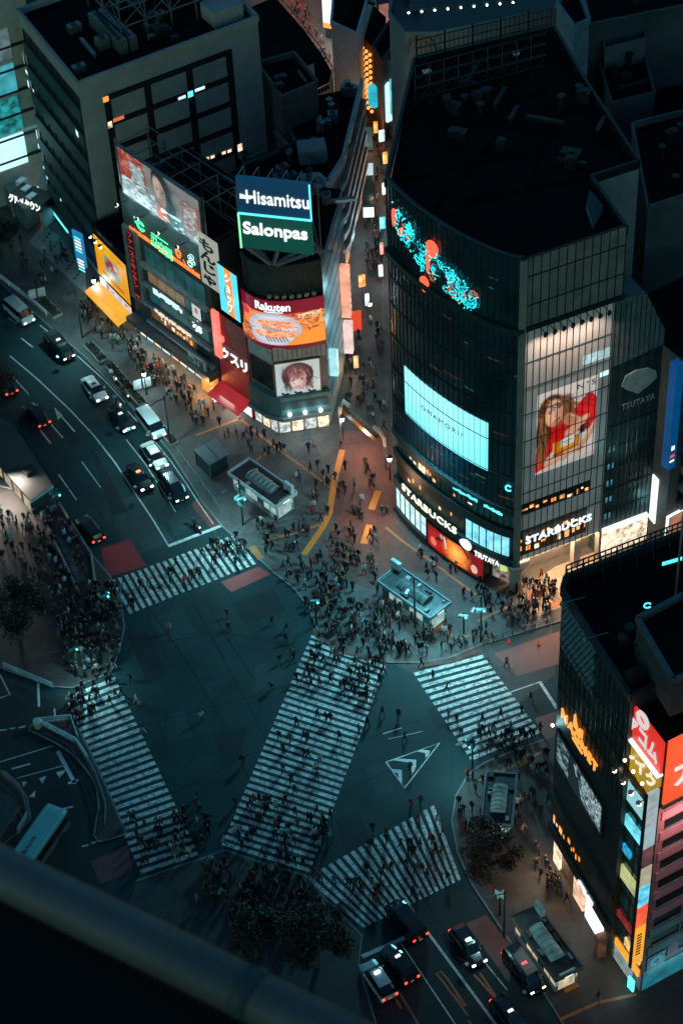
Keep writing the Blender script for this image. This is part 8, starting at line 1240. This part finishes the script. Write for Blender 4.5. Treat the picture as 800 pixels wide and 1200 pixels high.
def figure(stride, arm, coat_hem, female=False, phone=False, lean=.03, bag=False):
    """one continuous body grown over a posed skeleton; height 1.7 m, facing +x"""
    k = .93 if female else 1.0; V = []; E_ = []; Rr = []
    def v(x, y, z, r, p=None):
        V.append((x, y, z * k)); Rr.append(r); i = len(V) - 1
        if p is not None: E_.append((p, i))
        return i
    pel = v(0, 0, .94, .15); sp = v(lean * .5, 0, 1.15, .135, pel); ch = v(lean, 0, 1.36, .165, sp); nk = v(lean + .015, 0, 1.50, .06, ch); hd = v(lean + .035, 0, 1.60, .095, nk); tp_ = v(lean + .025, 0, 1.69, .085, hd); v(lean + .125, 0, 1.595, .022, hd)
    for s in (-1, 1):
        st = stride * s; hp = v(0, s * .09, .88, .105, pel); kn = v(st * .45 + (.06 if st > 0 else .02), s * .09, .49, .068, hp); an = v(st * (.9 if st > 0 else 1.1), s * .09, .09 + (.05 if st < -.1 else 0), .045, kn); v(an and V[an][0] + .16, s * .10, .045, .038, an)
        sh = v(lean, s * .19, 1.40, .068, ch); sw = -arm * s
        if phone and s > 0: el = v(lean + .05, s * .24, 1.14, .052, sh); ha = v(lean + .27, s * .14, 1.22, .036, el); v(lean + .33, s * .09, 1.26, .026, ha)
        else: el = v(lean + sw * .5, s * .25, 1.13, .052, sh); ha = v(lean + sw + .06, s * .24, .90, .036, el); v(lean + sw + .09, s * .23, .81, .026, ha)
    me = bpy.data.meshes.new('person'); me.from_pydata(V, E_, []); o = bpy.data.objects.new('person', me); COL.objects.link(o); sm = o.modifiers.new('skin', 'SKIN'); sm.use_smooth_shade = True
    for i, r in enumerate(Rr): me.skin_vertices[0].data[i].radius = (r * (1.0 if i not in (1, 2) else .8), r * (1.0 if i not in (0, 1, 2) else 1.22)) if False else (r, r)
    me.skin_vertices[0].data[0].use_root = True; ss = o.modifiers.new('sub', 'SUBSURF'); ss.levels = 1; ss.render_levels = 1
    m2 = bpy.data.meshes.new_from_object(o.evaluated_get(bpy.context.evaluated_depsgraph_get())); bpy.data.objects.remove(o); bpy.data.meshes.remove(me); m2.name = 'person'
    m2.materials.clear()
    for m in (CM['black coat'], LM['dark trousers'], SK, HAIR, SHOE): m2.materials.append(m)
    for p in m2.polygons:
        x, y, z = p.center; z /= k
        if z > 1.485:
            if z > 1.655 or x < lean + .015 or (female and abs(y) > .065): i = 3
            else: i = 2
            if z < 1.52 and not female: i = 2 if x > lean else 0
        elif abs(y) > .19 and z < .875 and z > .7: i = 2
        elif z < .105: i = 4
        elif z < coat_hem and abs(y) < .2: i = 1
        else: i = 0
        p.material_index = i
    if female:
        for vt in m2.vertices:
            if vt.co.z > 1.36 * k and vt.co.x < lean - .02 and abs(vt.co.y) < .1: vt.co.x -= .03
    return m2
FIG = [('walking', figure(.30, .20, .86)), ('walking', figure(-.26, -.18, .80, True)), ('walking', figure(.22, .14, .62, True, lean=.05)), ('walking', figure(-.34, -.24, .84, lean=.06)), ('standing', figure(.03, .03, .82)), ('standing', figure(-.02, .02, .66, True)), ('standing with phone raised', figure(.02, .04, .80, phone=True)), ('standing with phone raised', figure(-.03, .02, .64, True, phone=True, lean=.07)), ('walking', figure(.16, .10, .84, lean=.02))]
ORD = ['nearest', 'second nearest', 'third nearest', 'fourth nearest', 'fifth nearest', 'sixth nearest', 'seventh nearest', 'eighth nearest', 'ninth nearest', 'tenth nearest'] + [f'{n}th nearest' for n in range(11, 80)]
def inpoly(u, v, P):
    c = False
    for i in range(len(P)):
        x1, y1 = P[i]; x2, y2 = P[(i + 1) % len(P)]
        if (y1 > v) != (y2 > v) and u < (x2 - x1) * (v - y1) / (y2 - y1) + x1: c = not c
    return c
LMK = [('the left zebra\'s top corner', (132, 795)), ('the left zebra\'s bottom end', (198, 1018)), ('the diagonal crossing\'s top left corner', (366, 742)), ('the diagonal crossing\'s top right corner', (455, 772)), ('the diagonal crossing\'s bottom left corner', (259, 992)), ('the diagonal crossing\'s bottom right corner', (362, 1024)), ('the triangle marking', (478, 892)), ('the right zebra\'s top corner', (564, 766)), ('the right zebra\'s right corner', (634, 860)), ('the right zebra\'s left corner', (553, 893)), ('the lower zebra\'s upper end', (512, 942)), ('the lower zebra\'s near end', (424, 1088)), ('the russet tree', (574, 1030)), ('the lower subway entrance', (640, 1112)), ('the store\'s warm doorway', (658, 1035)), ('the teal subway entrance', (486, 696)), ('the tower\'s round pillar', (606, 690)), ('the white edged subway entrance', (308, 568)), ('the stairwell', (85, 645)), ('the top zebra\'s left corner', (140, 700)), ('the top zebra\'s right corner', (300, 662)), ('the big plaza tree', (24, 752)), ('the lane gate', (425, 515)), ('the red awning', (280, 470)), ('the glass kiosk', (248, 540)), ('the yellow awning', (140, 362)), ('the stout bollard', (45, 850)), ('the open middle of the crossing', (230, 830)), ('the hand cart', (372, 979)), ('the station square\'s middle', (330, 1060)), ('the red traffic cones', (612, 754))]
Q = random.Random(42); spots = []
def free(u, v, d=3.2): return all((u - a) ** 2 + ((v - b_) * 1.1) ** 2 > d * d for a, b_, *_ in spots)
for u, v in [(199, 742), (269, 740), (266, 723), (318, 733), (337, 741), (336, 753), (329, 778), (342, 771), (346, 774), (153, 800), (159, 824), (164, 832), (167, 858), (286, 898), (275, 945), (466, 843), (448, 838), (474, 868), (480, 905), (492, 945), (481, 948), (437, 975), (388, 985), (232, 935), (420, 860), (431, 852), (398, 868), (327, 866), (333, 882), (370, 905), (371, 915), (341, 918), (345, 930), (336, 942), (332, 905), (372, 955), (290, 950), (318, 810), (592, 782), (622, 822), (600, 1140), (700, 1172), (664, 1142), (665, 1152), (494, 783), (524, 810), (506, 797), (526, 842), (534, 848), (564, 846), (587, 842), (610, 838), (580, 863), (600, 866), (540, 862), (236, 845), (232, 1060), (420, 605), (424, 590), (404, 580), (365, 604), (384, 570), (386, 555), (398, 545), (378, 560), (340, 595), (355, 610), (450, 505), (440, 470), (436, 456), (426, 470), (412, 452), (411, 380), (446, 388), (443, 395), (440, 402), (448, 410), (412, 430), (302, 512), (290, 510), (246, 488), (252, 480), (262, 480), (268, 470), (258, 500), (146, 372), (115, 378)]: spots.append((u + Q.uniform(-1, 1), v + Q.uniform(-1, 1)))
Zs = [([(130, 690), (276, 628), (300, 660), (152, 715)], 30, 3.5), ([(118, 330), (150, 390), (215, 445), (236, 470), (222, 490), (180, 455), (120, 400), (90, 370)], 92, 3.6), ([(215, 470), (290, 500), (340, 530), (330, 548), (286, 530), (255, 508), (220, 510)], 20, 4), ([(345, 530), (400, 510), (440, 560), (455, 600), (440, 640), (380, 640), (340, 610)], 46, 4), ([(290, 602), (330, 605), (380, 640), (440, 645), (440, 690), (445, 760), (400, 755), (372, 735), (345, 690), (312, 655)], 120, 3.3), ([(440, 690), (500, 735), (545, 745), (590, 735), (600, 745), (545, 765), (480, 772), (440, 768)], 62, 3.4), ([(505, 640), (570, 690), (600, 720), (560, 735), (530, 715), (480, 655)], 22, 4), ([(600, 690), (632, 676), (650, 690), (650, 715), (600, 740), (585, 720)], 48, 3.4), ([(368, 745), (455, 772), (440, 825), (340, 800)], 46, 3.5), ([(330, 830), (430, 830), (400, 900), (300, 900)], 8, 6), ([(285, 930), (390, 960), (362, 1022), (262, 990)], 44, 3.6), ([(560, 855), (634, 858), (600, 885), (556, 892)], 22, 4), ([(545, 900), (640, 878), (648, 940), (618, 980), (560, 1000), (532, 955), (540, 920)], 50, 4.2), ([(358, 1030), (510, 945), (538, 1030), (430, 1080)], 36, 5), ([(90, 690), (140, 690), (144, 760), (130, 792), (80, 802), (66, 780), (70, 730)], 100, 3.2), ([(0, 600), (58, 605), (86, 690), (70, 720), (40, 680), (0, 660)], 64, 4), ([(240, 1005), (360, 1030), (380, 1060), (360, 1110), (300, 1100), (235, 1050)], 95, 3.6), ([(78, 815), (134, 793), (150, 830), (92, 850)], 22, 3.6), ([(150, 960), (220, 950), (232, 1004), (168, 1020)], 36, 4), ([(402, 370), (452, 370), (450, 500), (405, 500)], 22, 4.5), ([(428, 150), (448, 150), (448, 330), (428, 330)], 34, 3.5), ([(0, 275), (80, 290), (95, 345), (60, 350), (0, 310)], 22, 4.5), ([(325, -5), (350, -5), (372, 40), (390, 75), (380, 80), (345, 20)], 18, 3.5), ([(625, 990), (660, 1040), (672, 1072), (650, 1060), (620, 1010)], 16, 4), ([(70, 620), (98, 680), (106, 676), (84, 618)], 12, 4), ([(220, 930), (262, 985), (240, 1005)], 8, 4)]
for P, n, d in Zs:
    n = int(n * 1.3); d = d * .92
    us = [p[0] for p in P]; vs = [p[1] for p in P]; k = 0; tries = 0
    while k < n and tries < 4000:
        tries += 1; u = Q.uniform(min(us), max(us)); v = Q.uniform(min(vs), max(vs))
        if inpoly(u, v, P) and free(u, v, d):
            spots.append((u, v)); k += 1
            if Q.random() < .35 and k < n:
                u2 = u + Q.choice((-1, 1)) * Q.uniform(3.4, 5); v2 = v + Q.uniform(-1.5, 1.5)
                if inpoly(u2, v2, P): spots.append((u2, v2)); k += 1
obst = [[(267, 554), (292, 538), (348, 577), (323, 607)], [(442, 681), (466, 664), (528, 706), (504, 738)], [(605, 908), (570, 905), (560, 985), (602, 985)]]
spots = [s for s in spots if not any(inpoly(s[0], s[1], P) for P in obst)]
PAVE = [K1 + [(900, 600), (900, 480), (470, 20), (390, -60), (-140, 120)], K2 + [(-120, 640)], K4 + [(200, 1400), (100, 1200)], K5 + [(900, 1240), (900, 800)], K6]
def near_strip(u, v):
    for (x1, y1), (x2, y2) in (((401, 527), (392, 562)), ((392, 562), (386, 601)), ((386, 601), (378, 618)), ((378, 618), (356, 650)), ((443, 575), (435, 597))):
        t = max(0, min(1, ((u - x1) * (x2 - x1) + (v - y1) * (y2 - y1)) / ((x2 - x1) ** 2 + (y2 - y1) ** 2))); 
        if math.hypot(u - x1 - t * (x2 - x1), (v - 4 - y1 - t * (y2 - y1))) < 7.5: return True
    return False
spots = [s for i, s in enumerate(spots) if not near_strip(*s) or i % 6 == 0]
recs = []
cw = ['black coat'] * 30 + ['charcoal jacket'] * 18 + ['navy jacket'] * 12 + ['grey coat'] * 7 + ['beige coat'] * 3 + ['white top'] * 5 + ['red jacket'] * 2 + ['pale blue jacket'] * 4 + ['brown jacket'] * 6
lw_ = ['dark trousers'] * 12 + ['jeans'] * 5 + ['grey trousers'] * 3 + ['pale trousers'] * 1
for u, v in spots:
    z = .125 if any(inpoly(u, v, P) for P in PAVE) else .01
    x, y = G(u, v, z); fi = Q.randrange(len(FIG)); cross = z < .1
    if cross and not FIG[fi][0] == 'walking': fi = Q.choice((0, 1, 2, 3, 8))
    rz = Q.uniform(0, 6.283); recs.append(dict(u=u, v=v, x=x, y=y, z=z, f=fi, rz=rz, s=Q.uniform(1.13, 1.3), c=Q.choice(cw), l=Q.choice(lw_), d=depth(x, y, 1)))
recs.sort(key=lambda r: r['d']); near, farr = recs[:300], recs[300:]
cnt = {}
for r in near:
    lm = min(LMK, key=lambda q_: (q_[1][0] - r['u']) ** 2 + (q_[1][1] - r['v']) ** 2); r['lm'] = lm[0]; r['ld'] = (lm[1][0] - r['u']) ** 2 + (lm[1][1] - r['v']) ** 2
for r in near: cnt.setdefault((r['c'], r['l'], FIG[r['f']][0], r['lm']), []).append(r)
for key, L_ in cnt.items():
    L_.sort(key=lambda r: r['ld'])
    for i, r in enumerate(L_): r['rank'] = i; r['n'] = len(L_)
for r in near:
    o = bpy.data.objects.new('person', FIG[r['f']][1]); COL.objects.link(o); o.location = (r['x'], r['y'], r['z']); o.rotation_euler = (0, 0, r['rz']); o.scale = (r['s'],) * 3
    for slot, m in ((0, CM[r['c']]), (1, LM[r['l']])): o.material_slots[slot].link = 'OBJECT'; o.material_slots[slot].material = m
    verb = FIG[r['f']][0].split()[0]; where = f"beside {r['lm']}" if r['n'] == 1 else f"{ORD[r['rank']]} {r['lm']}"
    tag(o, f"{verb} person, {r['c']}, {r['l']}, {where}", 'person', 'people walking and waiting at the crossing')
# the farther people read as one moving mass: a single crowd
VV = []; FF_ = []; MI = []; mats_ = [SK, HAIR, SHOE] + list(CM.values()) + list(LM.values()); ck = list(CM); lk = list(LM); base_ = 0; cache = {}
for i, (nm, me) in enumerate(FIG):
    n = len(me.vertices); co = np.empty(n * 3); me.vertices.foreach_get('co', co); cache[i] = (co.reshape(-1, 3), [tuple(p.vertices) for p in me.polygons], np.array([p.material_index for p in me.polygons]))
for r in farr:
    co, fs, mi = cache[r['f']]; c_, s_ = math.cos(r['rz']), math.sin(r['rz']); w = co * r['s']; VV.append(np.stack([w[:, 0] * c_ - w[:, 1] * s_ + r['x'], w[:, 0] * s_ + w[:, 1] * c_ + r['y'], w[:, 2] + r['z']], 1)); FF_ += [tuple(base_ + k for k in f) for f in fs]; base_ += len(co)
    lut = np.array([3 + ck.index(r['c']), 3 + len(ck) + lk.index(r['l']), 0, 1, 2]); MI.append(lut[mi])
if farr:
    me = bpy.data.meshes.new('distant_crowd'); me.from_pydata(np.concatenate(VV).tolist(), [], FF_)
    for m in mats_: me.materials.append(m)
    me.polygons.foreach_set('material_index', np.concatenate(MI).astype(np.int32)); me.polygons.foreach_set('use_smooth', [True] * len(FF_)); me.update(); o = bpy.data.objects.new('distant_crowd', me); COL.objects.link(o); o['kind'] = 'stuff'
print('PEOPLE', len(near), len(farr))
# ================================================================== bring the layout to metres
for o in list(SC.objects):
    if o.parent is None:
        o.location = o.location * UNIT; o.scale = o.scale * UNIT
    if o.type == 'LIGHT': o.data.energy *= UNIT * UNIT * 0.6
cam.scale = (1, 1, 1); cd.dof.focus_distance *= UNIT
